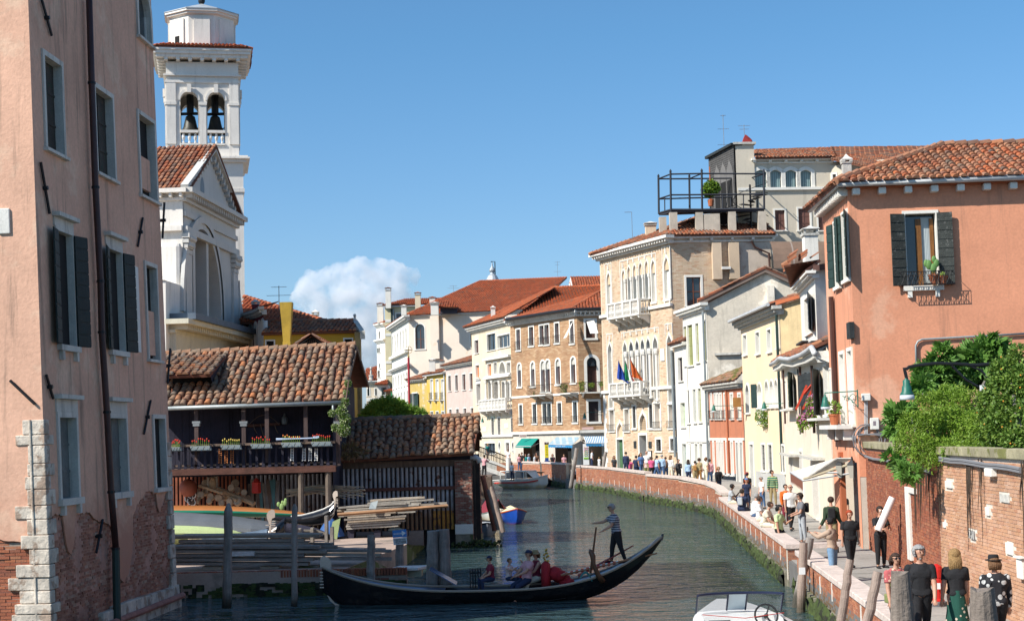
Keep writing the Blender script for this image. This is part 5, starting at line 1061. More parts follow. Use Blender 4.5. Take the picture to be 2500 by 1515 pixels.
for k in range(26):
 z=.8+k*.42;
 if z>pw('Q',100,540)[1]: break
 m=MB(); m.fbox(F,-.03,.55 if k%2 else .35,z,z+.41,-.1,.05); m.build('quoin',STONE,t)
m=MB(); m.fbox(F,-.02,F.L+.02,.3,1.1,-.1,.04); m.build('plinth',STONE,t)
for x,y0,y1 in ((352,600,880),(425,575,870),(497,560,855),(567,545,848),(642,530,845)):
 u,z0=pw('P',x,y1); z1=pw('P',x,y0)[1]; m=MB(); m.lathe(F.P(u,z0,.10),[(.15,0),(.15,.1),(.1,.16),(.09,z1-z0-.35),(.13,z1-z0-.3),(.17,z1-z0)],8); m.build('column',STONE,t)
for x,y0,y1 in ((378,1480,2085),(455,1470,2075),(522,1460,2070),(590,1450,2060),(665,1440,2050),(745,1440,2080)):
 u,z0=pw('P',x,y1); z1=pw('P',x,y0)[1]; m=MB(); m.lathe(F.P(u,z0,.12),[(.2,0),(.2,.12),(.15,.2),(.135,z1-z0-.5),(.2,z1-z0-.45),(.24,z1-z0-.2),(.22,z1-z0)],8); m.build('column',STONE,t)
for x,y in ((128,450),(308,432),(372,375),(438,360),(508,340),(578,322),(665,300),(828,250),(150,1310),(330,1265),(405,1250),(478,1240),(545,1230),(612,1215),(700,1200),(858,1180)):
 m=MB(); u,z=pw('P',x,y); m.prism([F.P(u-.09,z-.25,0),F.P(u+.09,z-.25,0),F.P(u+.05,z+.05,0),F.P(u,z+.2,0),F.P(u-.05,z+.05,0)],F.n*.12); m.build('finial',STONE,t)
u0=pw('P',245,950)[0];u1=pw('P',640,950)[0]; balcony(F,t,u0,u1,pw('P',400,1075)[1],pw('P',400,880)[1],1.1,STONE,5)
u0=pw('Q',265,450)[0];u1=pw('Q',640,450)[0]; balcony(F,t,u0,u1,pw('Q',400,570)[1],pw('Q',400,398)[1],1.1,STONE,5)
for (x0,y0,x1,y1,v) in ((428,1088,455,1172,'Q'),(603,1095,635,1170,'Q')): u0,u1,z0,z1=F.box(v,x0,y0,x1,y1); m=MB(); m.fbox(F,u0,u1,z0,z1,0,.08); m.build('notice_board',SHBK,t)
u0,u1,z0,z1=F.box('Q',742,0,788,150); m=MB(); m.fbox(F,u0,u1,z0,z1,0,.1); m.build('coat_of_arms',STONE,t,bevel=.05)
u0,u1,z0,z1=F.box('Q',597,1200,640,1290); m=MB(); m.fbox(F,u0,u1,z0,z1,.02,.1); o=m.build('menu_case',IRON,t); m=MB(); m.fbox(F,u0+.06,u1-.06,z0+.06,z1-.06,.1,.11); m.build('menu_sheet',WHITE,o)
m=MB(); u=F.L-.05; m.tube([F.P(F.L+.05,2.6,.2),F.P(F.L+.05,pw('Q',920,20)[1],.2)],.09,6); m.build('drainpipe',ZINC,t)
FSd=Fac(F.P(F.L,0),at('H',1115,1000,122.6)); Ws=Wall(FSd,t)
Ws.win('H',582,1045,672,1225,fill='glass',fw=.17,fm=WHITE,sm=BRW,mull=1,trans=1,outer=False)
Ws.wall(BRPALE,0,FSd.L,8,zt)
def sk2(u,z,hs=Ws.h,L=FSd.L): return any(h[0]-.25<u<h[1]+.25 and h[2]-.3<z<h[3]+.25 for h in hs) or mnoise.fractal(Vector((u*.5,z*.5,3)),1,2,3)>.35 and u>L*.35
brickwork(FSd,t,.05,FSd.L*.72,9,zt-.2,BRPALE,MORT,bl=.36,bh=.095,gap=.015,o=.016,skip=sk2,back=False,jit=.003)
us0=FSd.uv('H',905,900)[0]; b=MB(); b.fbox(FSd,us0,FSd.L,9,zt-.25,0,.06); b.build('plaster_patch',mat('old_plaster',(.56,.47,.38),.9,var=.12,streak=.15,patch=(.46,.33,.25),pscale=.8,pth=.58),t)
for x0,x1 in ((738,795),(842,905)):
 u0,u1=FSd.uv('H',x0,900)[0],FSd.uv('H',x1,900)[0]; m=MB(); m.fbox(FSd,u0,u1,FSd.uv('H',800,1060)[1],zt-.3,0,.45); m.build('chimney_flue',BRPALE,t)
u0,u1,z0,z1=FSd.box('H',795,985,850,1000); m=MB(); m.fbox(FSd,u0,u1,z0,z0+.2,0,.6); m.build('corbel',STONE,t)
cornice(FSd,t,0,FSd.L+.2,zt-.2,.5,.5,STONE,1.4,dw=.22)
m=MB(); u=FSd.uv('H',1110,900)[0]; m.tube([FSd.P(u-1.6,zt-.2,.4),FSd.P(u-1.3,zt-.7,.3),FSd.P(u-.2,zt-1.2,.3),FSd.P(u-.1,10,.3)],.1,6); m.build('drainpipe',SHBR,t)
e0=F.P(-.3,zt+.36,.85); e1=F.P(F.L+.5,zt+.36,.6); e2=FSd.P(FSd.L+.3,zt+.31,.6); rg=at('H',640,675,127.5); rg2=at('H',1080,700,127.5)
tiled_roof(t,[e0,e1,rg],TM,.26,.5,seg=3,ridge=[(e0,rg)]); tiled_roof(t,[e1,e2,rg2,rg],TM,.26,.5,seg=3)
chimney(at('P',640,70,129)+Vector((0,0,-.5)),.85,1.5,BRPALE,'low flat topped chimney on the left slope of the gothic palace roof',cap=2)
b=MB(); p=at('H',243,830,130); b.tube([p,p+Vector((0,0,2.6))],.02,4); b.tube([p+Vector((-.6,0,2.6)),p+Vector((0,0,2.6))],.02,4); tag(b.build('tv_antenna',MATS['aerial_metal'],None,origin=p),'very thin aerial with one short arm on the gothic palace roof','antenna')
def flag(a,tip,lo,cols,label,Y=131.0):
 t2=thing('flag',label,'flag',a,'flags over the palace balcony'); m=MB(); m.tube([a,tip],.03,5); m.build('flag_pole',WHITE,t2)
 n=7; rows=[[tip.lerp(lo[0],i/n).lerp(tip.lerp(lo[1],i/n),j/6)+Vector((0,.10*math.sin(j*2.1+i*.4)-.05,-.06*math.sin(j*1.5))) for j in range(7)] for i in range(n+1)]
 for c,(j0,j1,mt) in enumerate(cols):
  m=MB()
  for i in range(n):
   for j in range(j0,j1): m.quad(rows[i][j],rows[i+1][j],rows[i+1][j+1],rows[i][j+1])
  m.build('flag_cloth',mt,t2,smooth=True)
FB=flat('flag_blue',(.015,.05,.28),.8); FGn=flat('flag_green',(.01,.18,.06),.8); FR=flat('flag_red',(.42,.03,.02),.8); FO=mat('flag_orange',(.50,.10,.02),.8,dots=(3.0,.22,(.55,.36,.05)))
def fl(xa,ya,xt,yt,xl,yl,cols,label):
 a=at('Q',xa,ya,127.2); tip=at('Q',xt,yt,126.4); lo=(at('Q',xl,yl,126.4),at('Q',xl+140,yl+58,126.3)); flag(a,tip,lo,cols,label)
fl(300,400,240,140,222,350,[(0,6,FB)],'dark blue flag hanging from the left pole of the palace balcony')
fl(385,400,318,140,303,355,[(0,3,FGn),(3,5,WT),(5,6,FR)],'green white and red flag hanging from the middle balcony pole')
fl(455,400,378,115,400,330,[(0,6,FO)],'orange and gold flag hanging from the right balcony pole')
ALT=flat('altana_timber',(.028,.032,.042),.8)
t=thing('roof_terrace','black timber roof terrace with tall corner posts on brick pillars','terrace',at('H',740,780,124.5)); Y0,Y1=123.0,126.8
m=MB(); pb=[('H',408,650,Y1,412,340),('H',484,628,Y0,382,340),('H',680,628,Y0,378,340),('H',1070,622,Y0,380,340),('H',990,628,Y1,408,300),('H',602,640,Y1,412,300)]
posts=[]
for (v,x,y,Y,yt,_) in pb:
 a=at(v,x,y,Y); c=at(v,x-3,yt,Y); posts.append((a,c)); m=MB(); m.tube([a,c],.085,4); m.tube([c,c+Vector((0,0,.18))],[.12,.02],4); m.build('post',ALT,t)
def beam(p,q,r=.06,name='rail'):
 m=MB(); m.tube([p,q],r,4); m.build(name,ALT,t)
loop=[0,1,2,3,4,5,0]
for a,c in zip(loop[:-1],loop[1:]):
 for f0 in (.02,.40,.93): beam(posts[a][0].lerp(posts[a][1],f0),posts[c][0].lerp(posts[c][1],f0),.10 if f0<.1 else .065)
beam(posts[2][0].lerp(posts[2][1],.93),posts[5][0].lerp(posts[5][1],.93))
for a,c in zip(loop[:-1],loop[1:]):
 L_=(posts[a][0]-posts[c][0]).length; k=max(1,int(L_/1.4))
 for i in range(1,k): q=i/k; beam(posts[a][0].lerp(posts[c][0],q),posts[a][0].lerp(posts[a][1],.40).lerp(posts[c][0].lerp(posts[c][1],.40),q),.045,'baluster')
m=MB(); m.poly([posts[i][0]+Vector((0,0,-.1)) for i in (0,1,3,4)]);
pl=[posts[i][0]+Vector((0,0,-.12)) for i in (0,1,3,4)]; m=MB(); m.prism(pl,(0,0,.1)); m.build('deck',ALT,t)
PLR=mat('pillar_plaster',(.48,.42,.34),.9,var=.2,streak=.3)
for x0,x1,y0,y1,Y in ((415,455,665,790,Y1-1.5),(481,523,636,782,Y0),(643,685,636,782,Y0),(695,790,645,780,Y0),(849,891,632,778,Y0),(1037,1080,628,778,Y0)):
 a=at('H',x0,y1,Y);c=at('H',x1,y0,Y); m=MB(); m.box(a.x,c.x,Y,Y+.7,a.z-.6,c.z-.02); m.build('pillar',PLR,t)
m=MB(); a=at('H',792,718,Y0+1.2);c=at('H',850,640,Y0+1.2); m.box(a.x,c.x,Y0+1.2,Y0+1.9,a.z,c.z); o=m.build('air_conditioner',STONE,None,origin=(a.x,Y0+1.2,a.z)); tag(o,'pale air conditioning unit tucked between pillars under the roof terrace','air conditioner')
m=MB(); cc=(a+c)/2; m.tube([(cc.x-.1,Y0+1.19,cc.z),(cc.x-.1,Y0+1.15,cc.z)],.5,14); m.build('fan_grille',DARK,o)
t2=thing('spiral_stair','black spiral stair between the pillars under the roof terrace','stair',at('H',960,740,125)); m=MB(); c=at('H',990,735,124.6); m.tube([c,c+Vector((0,0,3.5))],.08,6); m.build('newel',IRON,t2)
for k in range(12): a_=k*.55; m=MB(); m.obox(c+Vector((0,0,.25*k)),Vector((math.cos(a_),math.sin(a_),0))*1.4,Vector((-math.sin(a_),math.cos(a_),0))*.4,(0,0,.05)); m.build('tread',IRON,t2)
m=MB(); m.tube([c+Vector((math.cos(k*.4)*1.4,math.sin(k*.4)*1.4,.9+.18*k)) for k in range(18)],.03,4); m.build('handrail',IRON,t2)
F=FP('H',900,600,126.5,1490,600,126.5); F=Fac(F.P(0,0),at('H',1500,600,126.5)+Vector((0,.5,0))); t=bld('cream_hotel','tall cream rendered building with four arched windows above brown shutters',F); W=Wall(F,t)
CRH=mat('hotel_render',(.60,.53,.42),.9,var=.08,scale=.4,streak=.22)
zt=F.uv('H',1200,325)[1]; ztw=F.uv('H',950,215)[1]; uw=F.uv('H',1008,400)[0]
CUR=mat('curtain_glass',(.22,.30,.30),.25,stripe=((6,0,0),(.10,.16,.17),.4))
for x0,x1 in ((1012,1085),(1107,1177),(1203,1272),(1297,1366)): W.win('H',x0,373,x1,487,arch='seg',fill='glass',pane=CUR,fw=.28,sm=SHBK,mull=0,sill=.14,proud=.06)
for x0,x1,y0,y1 in ((1138,1200,625,752),(1285,1358,615,752),(1410,1480,640,752)): W.win('H',x0,y0,x1,y1,fill='shut',sm=mat('faded_brown_shutter',(.15,.07,.055),.8,var=.2),fw=.14,rec=.12,sill=.1)
W.wall(CRH,uw,F.L+14,6,zt); b=MB(); b.fbox(F,0,uw-.004,6,ztw,-6,.15); b.build('turret_wall',CRH,t)
cornice(F,t,uw,F.L+.2,zt-.1,.4,.45,WHITE,1.2,dw=.25); z=F.uv('H',1200,492)[1]; band(F,t,uw*.05,F.L,z-.1,z+.12,.2,WHITE)
m=MB(); m.fbox(F,-.2,uw+.15,ztw+.002,ztw+.18,-6.2,.35); m.build('turret_coping',STONEG,t)
r1=at('H',1005,247,133); r2=at('J',1060,157,134); e3=at('J',780,300,122)
tiled_roof(t,[F.P(uw,zt+.32,.6),F.P(F.L+.4,zt+.32,.6),Vector((F.P(F.L,0).x+1.5,r1.y,r1.z)),r1],TM,.27,.5,seg=3)
FW=Fac(F.P(F.L,0)+Vector((0,.0,0)),F.P(F.L,0)+Vector((9,-6,0))); zt2=FW.uv('J',360,260)[1]; Wg=Wall(FW,t); Wg.win('J',362,340,385,420,fill='glass',fw=.12); Wg.wall(CRH,0,FW.L,6,zt2-.3)
Y_=121;
tiled_roof(t,[at('J',350,238,126.3),at('J',850,345,118),r2,at('J',350,163,134)],TM,.27,.5,seg=3)
m=MB()  # black weatherboarded face with three pointed arches, seen beside the turret
FT=Fac(at('H',733,600,131.5),at('H',893,600,126.3)); CLB=mat('black_weatherboard',(.085,.08,.075),.8,var=.35)
t3=thing('timber_turret','black weatherboarded rooftop turret with three pointed arches and sloping roof','turret',FT.P(0,0)); z0=FT.uv('H',800,640)[1]; zl=FT.uv('H',733,300)[1]; zr_=FT.uv('H',890,222)[1]
m.poly([FT.P(0,z0),FT.P(FT.L,z0),FT.P(FT.L,zr_),FT.P(0,zl)]); m.build('boarded_wall',CLB,t3)
nb=34
for k in range(nb):
 m=MB(); z=z0+(zl-z0)*k/nb*1.25;
 ua=0 if z<zl else FT.L*(z-zl)/(zr_-zl)
 if ua<FT.L-.3: m.fbox(FT,ua,FT.L,z,z+(zl-z0)/nb*1.05,.005,.05); m.build('weatherboard',CLB,t3)
for k,(x,yt,yb) in enumerate(((775,335,640),(813,315,640),(853,300,640))):
 u,zt_=FT.uv('H',x,yt); zb_=z0+.2; w=.75; pts=arch_pts('ogee',u-w,u+w,zb_,zt_); m=MB(); m.poly([FT.P(a,b_,.07) for a,b_ in pts]); o=m.build('pointed_arch',mat('arch_timber',(.16,.15,.14),.8),t3);
 m=MB(); m.fbox(FT,u-w*.7,u+w*.7,zb_,zb_+(zt_-zb_)*.55,.075,.09); m.build('arch_opening',DARK,o)
m=MB(); m.prism([FT.P(-.2,zl+.02,.3),FT.P(FT.L+.1,zr_+.1,.3),FT.P(FT.L+.1,zr_+.3,.3),FT.P(-.2,zl+.25,.3)],-FT.n*1.2); m.build('turret_roof',SHBK,t3)
c=at('H',960,205,128); m=MB(); m.prism([c+Vector(q)*.42 for q in ((-1.0,0,0),(1.0,0,0),(.75,0,.5),(0,0,1.2),(-.4,0,1.5),(-.7,0,.9))],(0,-.6,0)); tag(m.build('chimney_cowl',flat('red_sheet',(.30,.03,.025),.6),None,origin=c),'dark red metal chimney cowl on top of the cream turret','chimney cowl')
antenna(at('H',818,240,129),2.9,'tallest aerial with three crossbars beside the black turret',((.97,.2),(.58,.45),(.12,.5)))
antenna(at('H',945,160,127),.95,'small aerial with orange tips above the red chimney cowl',((.9,.45),(.6,.35)))
m=MB(); a=at('H',1120,905,121);c=at('H',1515,905,121); d=at('H',1515,850,124); e=at('H',1115,865,124); t=thing('glazed_terrace','grey glazed lean-to roof and brown barrel canopy behind the gable house','terrace',(a.x,121,PZ)); m.prism([a,c,d,e],(0,0,.1)); m.build('glazed_roof',mat('grey_glazing',(.25,.29,.29),.3,stripe=((.8,0,0),(.4,.42,.42),.12)),t)
m=MB();
for k in range(6):
 q0,q1=k/6*math.pi/2,(k+1)/6*math.pi/2; A=at('H',1130,990,119.5);B=at('H',1515,990,119.5); f=lambda P_,q: P_+Vector((0,1.8*(1-math.cos(q)),2.3*math.sin(q)))
 m.quad(f(A,q0),f(B,q0),f(B,q1),f(A,q1))
m.build('barrel_canopy',mat('brown_sheet',(.20,.13,.09),.45,stripe=((.55,0,0),(.30,.24,.2),.06)),t,smooth=True)
m=MB(); a=at('H',1120,1020,119.4);c=at('H',1515,990,119.4); m.box(a.x,c.x,119.3,119.5,a.z,c.z); m.build('canopy_beam',SHBK,t)
F=FP('H',1120,1060,120,1520,1060,120); W=Wall(F,t); W.win('H',1160,1035,1240,1100,fill='glass',fw=.08,fm=BRW,sm=BRW,mull=1,rec=.1); W.wall(PALE,0,F.L,6,F.uv('H',1200,1021)[1])
F=Fac(at('I',686,800,121.5),at('I',765,800,118)); t=bld('narrow_white_house','very narrow white house with tiled roof beside the gothic palace',F); W=Wall(F,t); zt=F.uv('I',710,155)[1]
W.win('I',700,245,738,440,fill='glass',fw=.12,sm=SHBR); W.win('I',722,620,760,820,fill='shut',sm=mat('pale_green_shutter',(.40,.48,.32),.8),fw=.1)
u0,u1,z0,z1=F.box('I',735,960,768,1100); W.win('o',0,0,0,0,uvbox=(u0,u1,PZ,z1),fill='shut',sm=flat('pale_teal_door',(.16,.25,.24),.7),fw=.14,sill=0,name='door')
W.wall(BRIGHT,0,F.L+1,0,zt); band(F,t,0,F.L+1,zt,zt+.25,.35,WHITE); tiled_roof(t,[F.P(-.2,zt+.28,.5),F.P(F.L+1,zt+.28,.5),F.P(F.L+1,zt+1.5,-2),F.P(-.2,zt+1.5,-2)],TM,.25,.45,seg=3)
F=Fac(at('I',765,800,118),at('I',962,800,111)); t=bld('white_shutter_house','white house with tall olive green shutters and grey peeling gable wall',F); W=Wall(F,t); zt=F.uv('H',725,1225)[1]
for x0,x1,y0,y1,mt in ((568,586,1355,1600,SHOL),(592,624,1345,1600,SHOL),(643,662,1335,1580,SHOL),(688,705,1320,1570,SHOL)): W.win('H',x0,y0,x1,y1,fill='shut',sm=mt,fw=.1,rec=.1,sill=.1)
for x0,x1,y0,y1,mt in ((772,795,515,785,SHGR),(826,848,508,780,SHGR),(868,892,502,775,SHOL),(928,945,495,780,SHGR)): W.win('I',x0,y0,x1,y1,fill='shut',sm=mt,fw=.1,rec=.1,sill=.12)
for x0,x1 in ((788,806),(840,862),(880,902),(945,962)): u0,u1,z0,z1=F.box('I',x0,960,x1,1090); W.win('o',0,0,0,0,uvbox=(u0,u1,1.9,z1),fill='shut',sm=SHGR,fw=.12,rec=.25)
W.wall(BRIGHT,0,F.L,0,zt); cornice(F,t,-.3,F.L+.2,zt-.25,.55,.55,WHITE,.35,dw=.12)
zz=F.uv('I',850,945)[1]; band(F,t,0,F.L,zz,zz+.14,.1,WHITE)
GF=Fac(F.P(F.L,0),at('H',1300,1000,109.8)); za=GF.uv('H',1078,1018); zl=GF.uv('H',730,1215)[1]; zr_=GF.uv('H',1300,1125)[1]
m=MB(); GRY=mat('grey_gable_plaster',(.55,.49,.40),.92,var=.18,scale=.5,streak=.3,patch=(.76,.69,.58),pth=.56,pscale=.32,bump=.5,bscale=8)
m.poly([GF.P(0,0),GF.P(GF.L,0),GF.P(GF.L,zr_),GF.P(za[0],za[1]),GF.P(0,zl)]); m.build('gable_wall',GRY,t)
for (a,c) in (((-.4,zl-.05),za),((GF.L+.2,zr_-.05),za)):
 m=MB(); m.prism([GF.P(a[0],a[1],.0),GF.P(c[0],c[1],0),GF.P(c[0],c[1]+.35,0),GF.P(a[0],a[1]+.35,0)],GF.n*.35); m.build('verge_board',mat('verge_brown',(.16,.12,.10),.9,var=.2),t)
bk=Vector((1.2,9,0))
tiled_roof(t,[GF.P(-.5,zl+.3,.4)+bk,GF.P(-.5,zl+.3,.4),GF.P(za[0],za[1]+.38,.4),GF.P(za[0],za[1]+.38,.4)+bk],TM,.25,.45,seg=3)
tiled_roof(t,[GF.P(GF.L+.3,zr_+.3,.4),GF.P(GF.L+.3,zr_+.3,.4)+bk,GF.P(za[0],za[1]+.38,.4)+bk,GF.P(za[0],za[1]+.38,.4)],TM,.25,.45,seg=3)
u=GF.uv('H',1090,1150)[0]; m=MB(); m.fbox(GF,u,u+.5,GF.uv('H',1090,1215)[1],GF.uv('H',1090,1105)[1],0,.7); m.build('wall_flue',GRY,t)
u0,u1,z0,z1=GF.box('I',1000,212,1215,224); m=MB(); m.fbox(GF,u0,u1,z0,z0+.15,0,.25); m.build('stone_ledge',STONEG,t)
m=MB(); m.tube([F.P(F.L-.15,1,.2),F.P(F.L-.15,zt-.3,.2)],.08,6); m.build('drainpipe',ZINC,t)
F=Fac(at('I',962,900,110.5),at('I',1245,900,102)); t=bld('low_red_house','low terracotta red house with eight tall windows and mossy roof',F); W=Wall(F,t); zt=F.uv('I',1090,500)[1]
REDP=mat('terracotta_plaster',(.46,.17,.09),.9,var=.1,streak=.3)
for x0,x1 in ((972,982),(1003,1013),(1025,1036),(1049,1061),(1084,1098),(1137,1155),(1200,1218)): W.win('I',x0,548,x1,750,fill='blank',fw=.13,rec=.2,rail=.55,sill=.1)
for x0,x1 in ((990,998),(1022,1030),(1043,1052),(1064,1074),(1100,1112),(1140,1155)):
 u0,u1,z0,z1=F.box('I',x0,945,x1,1100); W.win('o',0,0,0,0,uvbox=(u0,u1,1.6,z1),fill='blank',fw=.11,rec=.25)
for x0,x1 in ((1182,1200),(1215,1235)): u0,u1,z0,z1=F.box('I',x0,950,x1,1200); W.win('o',0,0,0,0,uvbox=(u0,u1,PZ,z1),fill='shut',fw=.14,sm=SHG,rec=.25,sill=0,name='door')
W.wall(REDP,0,F.L,1.7,zt); b=MB(); b.fbox(F,0,F.L,.2,1.69,-.2,.03);
cornice(F,t,-.2,F.L+.1,zt-.1,.5,.5,STONEG,.3,dw=.1)
zz=F.uv('I',1100,920)[1]; band(F,t,0,F.L,zz-.08,zz+.08,.06,WHITE)
tiled_roof(t,[F.P(-.3,zt+.42,.55),F.P(F.L+.1,zt+.42,.55),at('I',1232,350,104),at('I',1215,340,108)],mat('mossy_tile',pal=TILEOLD,rough=.95,var=.3,patch=(.13,.12,.03),pth=.5,pscale=1.2),.25,.42,seg=3)
m=MB(); u=F.uv('I',1110,700)[0]; m.tube([F.P(u,1.7,.1),F.P(u,zt-.1,.1)],.07,6); m.build('drainpipe',REDP,t)
F=Fac(at('I',1250,900,101),at('R',182,1100,88)); t=bld('cream_yellow_house','cream yellow house with small arched arcade window and flower box',F); W=Wall(F,t); zt=F.uv('H',1040,1300)[1]
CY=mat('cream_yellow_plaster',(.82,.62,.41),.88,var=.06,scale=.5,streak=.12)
for x0,x1,y0,y1 in ((1240,1268,62,220),(1345,1375,38,212),(1440,1470,15,195)): W.win('I',x0,y0,x1,y1,fill='glass',sm=SHGR,fw=.12,sill=.12)
W.win('R',128,560,152,745,fill='glass',sm=SHGR,fw=.12)
W.win('I',1262,470,1290,700,arch='round',fill='glass',fw=.13,sill=.12)
W.win('I',1358,460,1395,660,arch='round',fill='blank',fw=.1,leaf='left')
for x0,x1,y0,y1 in ((1422,1450,440,655),(1463,1490,435,652),(1503,1527,430,650),(1540,1556,425,650)): W.win('I',x0,y0,x1,y1,arch='round',fill='blank',fw=.1,sill=.1,rec=.3)
for x0,x1 in ((1395,1422),(1450,1480),(1565,1588)): W.win('I',x0,968,x1,1180,fill='dark',bars=5,fw=.13,sill=.1)
u0,u1,z0,z1=F.box('I',1297,965,1325,1200); W.win('o',0,0,0,0,uvbox=(u0,u1,PZ,z1),fill='shut',sm=SHG,fw=.18,sill=0,rec=.35,name='door')
zz=F.uv('I',1450,1195)[1]; W.wall(CY,0,F.L,zz,zt); b=MB()
Wp=Wall(F,t); u2=F.uv('I',1345,1100)[0]; Wp.h=[(u0,u1,PZ,zz+.01)]; Wp.wall(CY,0,u2,.3,zz-.001,name='wall'); b.fbox(F,u2,F.L,.3,zz,-.2,.07); b.build('grey_plinth',mat('grey_plinth',(.45,.44,.41),.85,var=.1,streak=.2),t)
cornice(F,t,-.2,F.L+.2,zt-.3,.5,.5,STONEG,.3,dw=.1); m=MB(); m.tube([F.P(-.3,zt+.28,.7),F.P(F.L+.2,zt+.28,.7)],.12,6); m.build('gutter',ZINCW,t)
tiled_roof(t,[F.P(-.2,zt+.3,.6),F.P(F.L+.2,zt+.3,.6),at('H',1300,1150,94),at('H',1240,1160,99)],TM,.25,.45,seg=3)
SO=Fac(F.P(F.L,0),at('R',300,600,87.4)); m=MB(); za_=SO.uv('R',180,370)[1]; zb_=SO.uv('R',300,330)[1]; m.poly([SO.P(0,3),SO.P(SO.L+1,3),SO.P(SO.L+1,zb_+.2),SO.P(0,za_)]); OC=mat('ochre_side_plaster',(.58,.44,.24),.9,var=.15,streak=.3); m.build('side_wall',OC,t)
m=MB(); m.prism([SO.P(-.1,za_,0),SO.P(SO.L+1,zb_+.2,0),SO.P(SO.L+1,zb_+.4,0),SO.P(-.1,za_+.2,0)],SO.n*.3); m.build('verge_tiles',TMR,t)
m=MB(); u=F.L-.02; m.tube([F.P(u,2.2,.2),F.P(u,zt-.3,.2)],.08,6); m.build('drainpipe',SHG,t)
t=thing('white_tower_house','narrow bright white house with big dark shutter and tall white chimney','building',at('R',400,1400,80)); t.location.z=0
F=Fac(at('R',345,600,82),at('R',480,600,74)); W=Wall(F,t); zt=F.uv('R',420,160)[1]
W.win('R',378,300,438,620,fill='shut',sm=mat('navy_shutter',(.02,.03,.045),.6),fw=.06,leaf='right',leafm=MATS['navy_shutter'],sill=.1)
W.wall(BRIGHT,0,F.L,3,zt); F2=Fac(F.P(F.L,0),at('R',640,600,74.5)); za_=F2.uv('R',500,80)[1]; zb_=F2.uv('R',640,45)[1]
m=MB(); m.poly([F2.P(0,3),F2.P(F2.L,3),F2.P(F2.L,zb_),F2.P(0,za_)]); m.build('side_wall',mat('pale_grey_plaster',(.66,.62,.55),.9,var=.08,streak=.2),t)
u0=F2.uv('R',598,300)[0]; m=MB(); m.fbox(F2,u0,F2.L,3,zb_-.02,0,.35); m.build('side_pier',BRIGHT,t)
m=MB(); m.prism([F2.P(-.1,za_,0),F2.P(F2.L+.3,zb_,0),F2.P(F2.L+.3,zb_+.3,0),F2.P(-.1,za_+.28,0)],F2.n*.5); m.build('verge_board',SHBR,t)
cornice(F,t,-.2,F.L+.1,zt-.1,.35,.45,WHITE,.25,dw=.08)
tiled_roof(t,[F.P(-.3,zt+.28,.5),F.P(F.L+.2,zt+.28,.5),F2.P(F2.L,zb_+.5,-1),F2.P(F2.L*.4,zb_+.4,-3)],TM,.22,.42,seg=3)
for x in (378,470):
 u0,u1,z0,z1=F.box('R',x-25,655,x+25,710); m=MB(); m.fbox(F,u0,u1,z0,z0+.1,0,.35); m.build('window_box_rail',IRON,t)
p=at('H',1365,1000,79); w=(1410-1325)/2.5733/3800*79; chimney(p+Vector((0,0,-.8)),w,(1010-745)/2.5733/3800*79+.8,BRIGHT,'tall bright white chimney left of the orange house, dark slotted top',cap=2)
FR_=Fac(at('R',182,1300,85),at('R',590,1300,58.5)); t=bld('row_house','cream and white terrace fronts with wavy gutter, green shutters and flowers',FR_); F=FR_; W=Wall(F,t)
zt=min(F.uv('R',170,890)[1],F.uv('R',560,770)[1]+1)
CR2=mat('pale_cream_plaster',(.75,.63,.49),.88,var=.08,scale=.8,streak=.25)
W.win('R',238,965,282,1265,fill='shut',sm=SHG,fw=.05,leaf='right',sill=.1)
W.win('R',205,1030,218,1270,fill='shut',sm=SHG,fw=.04,sill=.1)
W.win('R',385,965,415,1240,fill='dark',fw=.05,leaf='both',leafm=SHBK,sill=.1)
W.win('R',452,940,512,1330,fill='dark',fw=.06,leaf='both',leafm=SHBK,sill=.1)
W.win('R',548,895,580,1320,fill='shut',sm=SHBK,fw=.05,sill=.1)
W.win('K',30,860,50,1050,fill='dark',bars=4,fw=.1);
for x0,x1,y0 in ((92,112,930),(165,182,905),(255,295,960)):
 u0,u1,z0,z1=F.box('K',x0,y0,x1,1200); W.win('o',0,0,0,0,uvbox=(u0,u1,PZ,z1),fill='shut',sm=MATS['taupe_shutter'],fw=.16,fm=STONE,sill=0,name='door',rec=.3)
eav=[('R',165,888),('R',215,860),('R',250,828),('R',300,835),('R',350,838),('R',400,818),('R',460,800),('R',520,765),('R',560,735),('R',590,790)]
ep=[F.uv(*q) for q in eav]; zmin=min(q[1] for q in ep)-.35
W.wall(CR2,0,F.L,0,zmin); m=MB()
for a,c in zip(ep[:-1],ep[1:]): m.quad(F.P(a[0],zmin),F.P(c[0],zmin),F.P(c[0],c[1]),F.P(a[0],a[1]))
m.build('upper_wall',CR2,t); m=MB(); m.tube([F.P(u,z,.55) for u,z in ep],.11,8); m.build('gutter',ZINCW,t,smooth=True)
m=MB()
for a,c in zip(ep[:-1],ep[1:]):
 m.quad(F.P(a[0],a[1]-.12,.5),F.P(c[0],c[1]-.12,.5),F.P(c[0],c[1]-.35,.0),F.P(a[0],a[1]-.35,.0))
 n_=max(1,int((c[0]-a[0])/.3))
 for i in range(n_): u=a[0]+(c[0]-a[0])*(i+.5)/n_; z=a[1]+(c[1]-a[1])*(i+.5)/n_; m.fbox(F,u-.05,u+.05,z-.35,z-.12,0,.45)
m.build('eaves_cornice',WHITE,t)
for (a,c,d,e) in ((ep[0],ep[2],(0,0),(0,0)),(ep[2],ep[5],0,0),(ep[5],ep[8],0,0)):
 P0,P1=F.P(a[0],a[1]+.06,.5),F.P(c[0],c[1]+.06,.5); up=-F.n*3+Vector((0,0,1.2)); tiled_roof(t,[P0,P1,P1+up,P0+up],TM,.22,.4,seg=3,jit=.03)
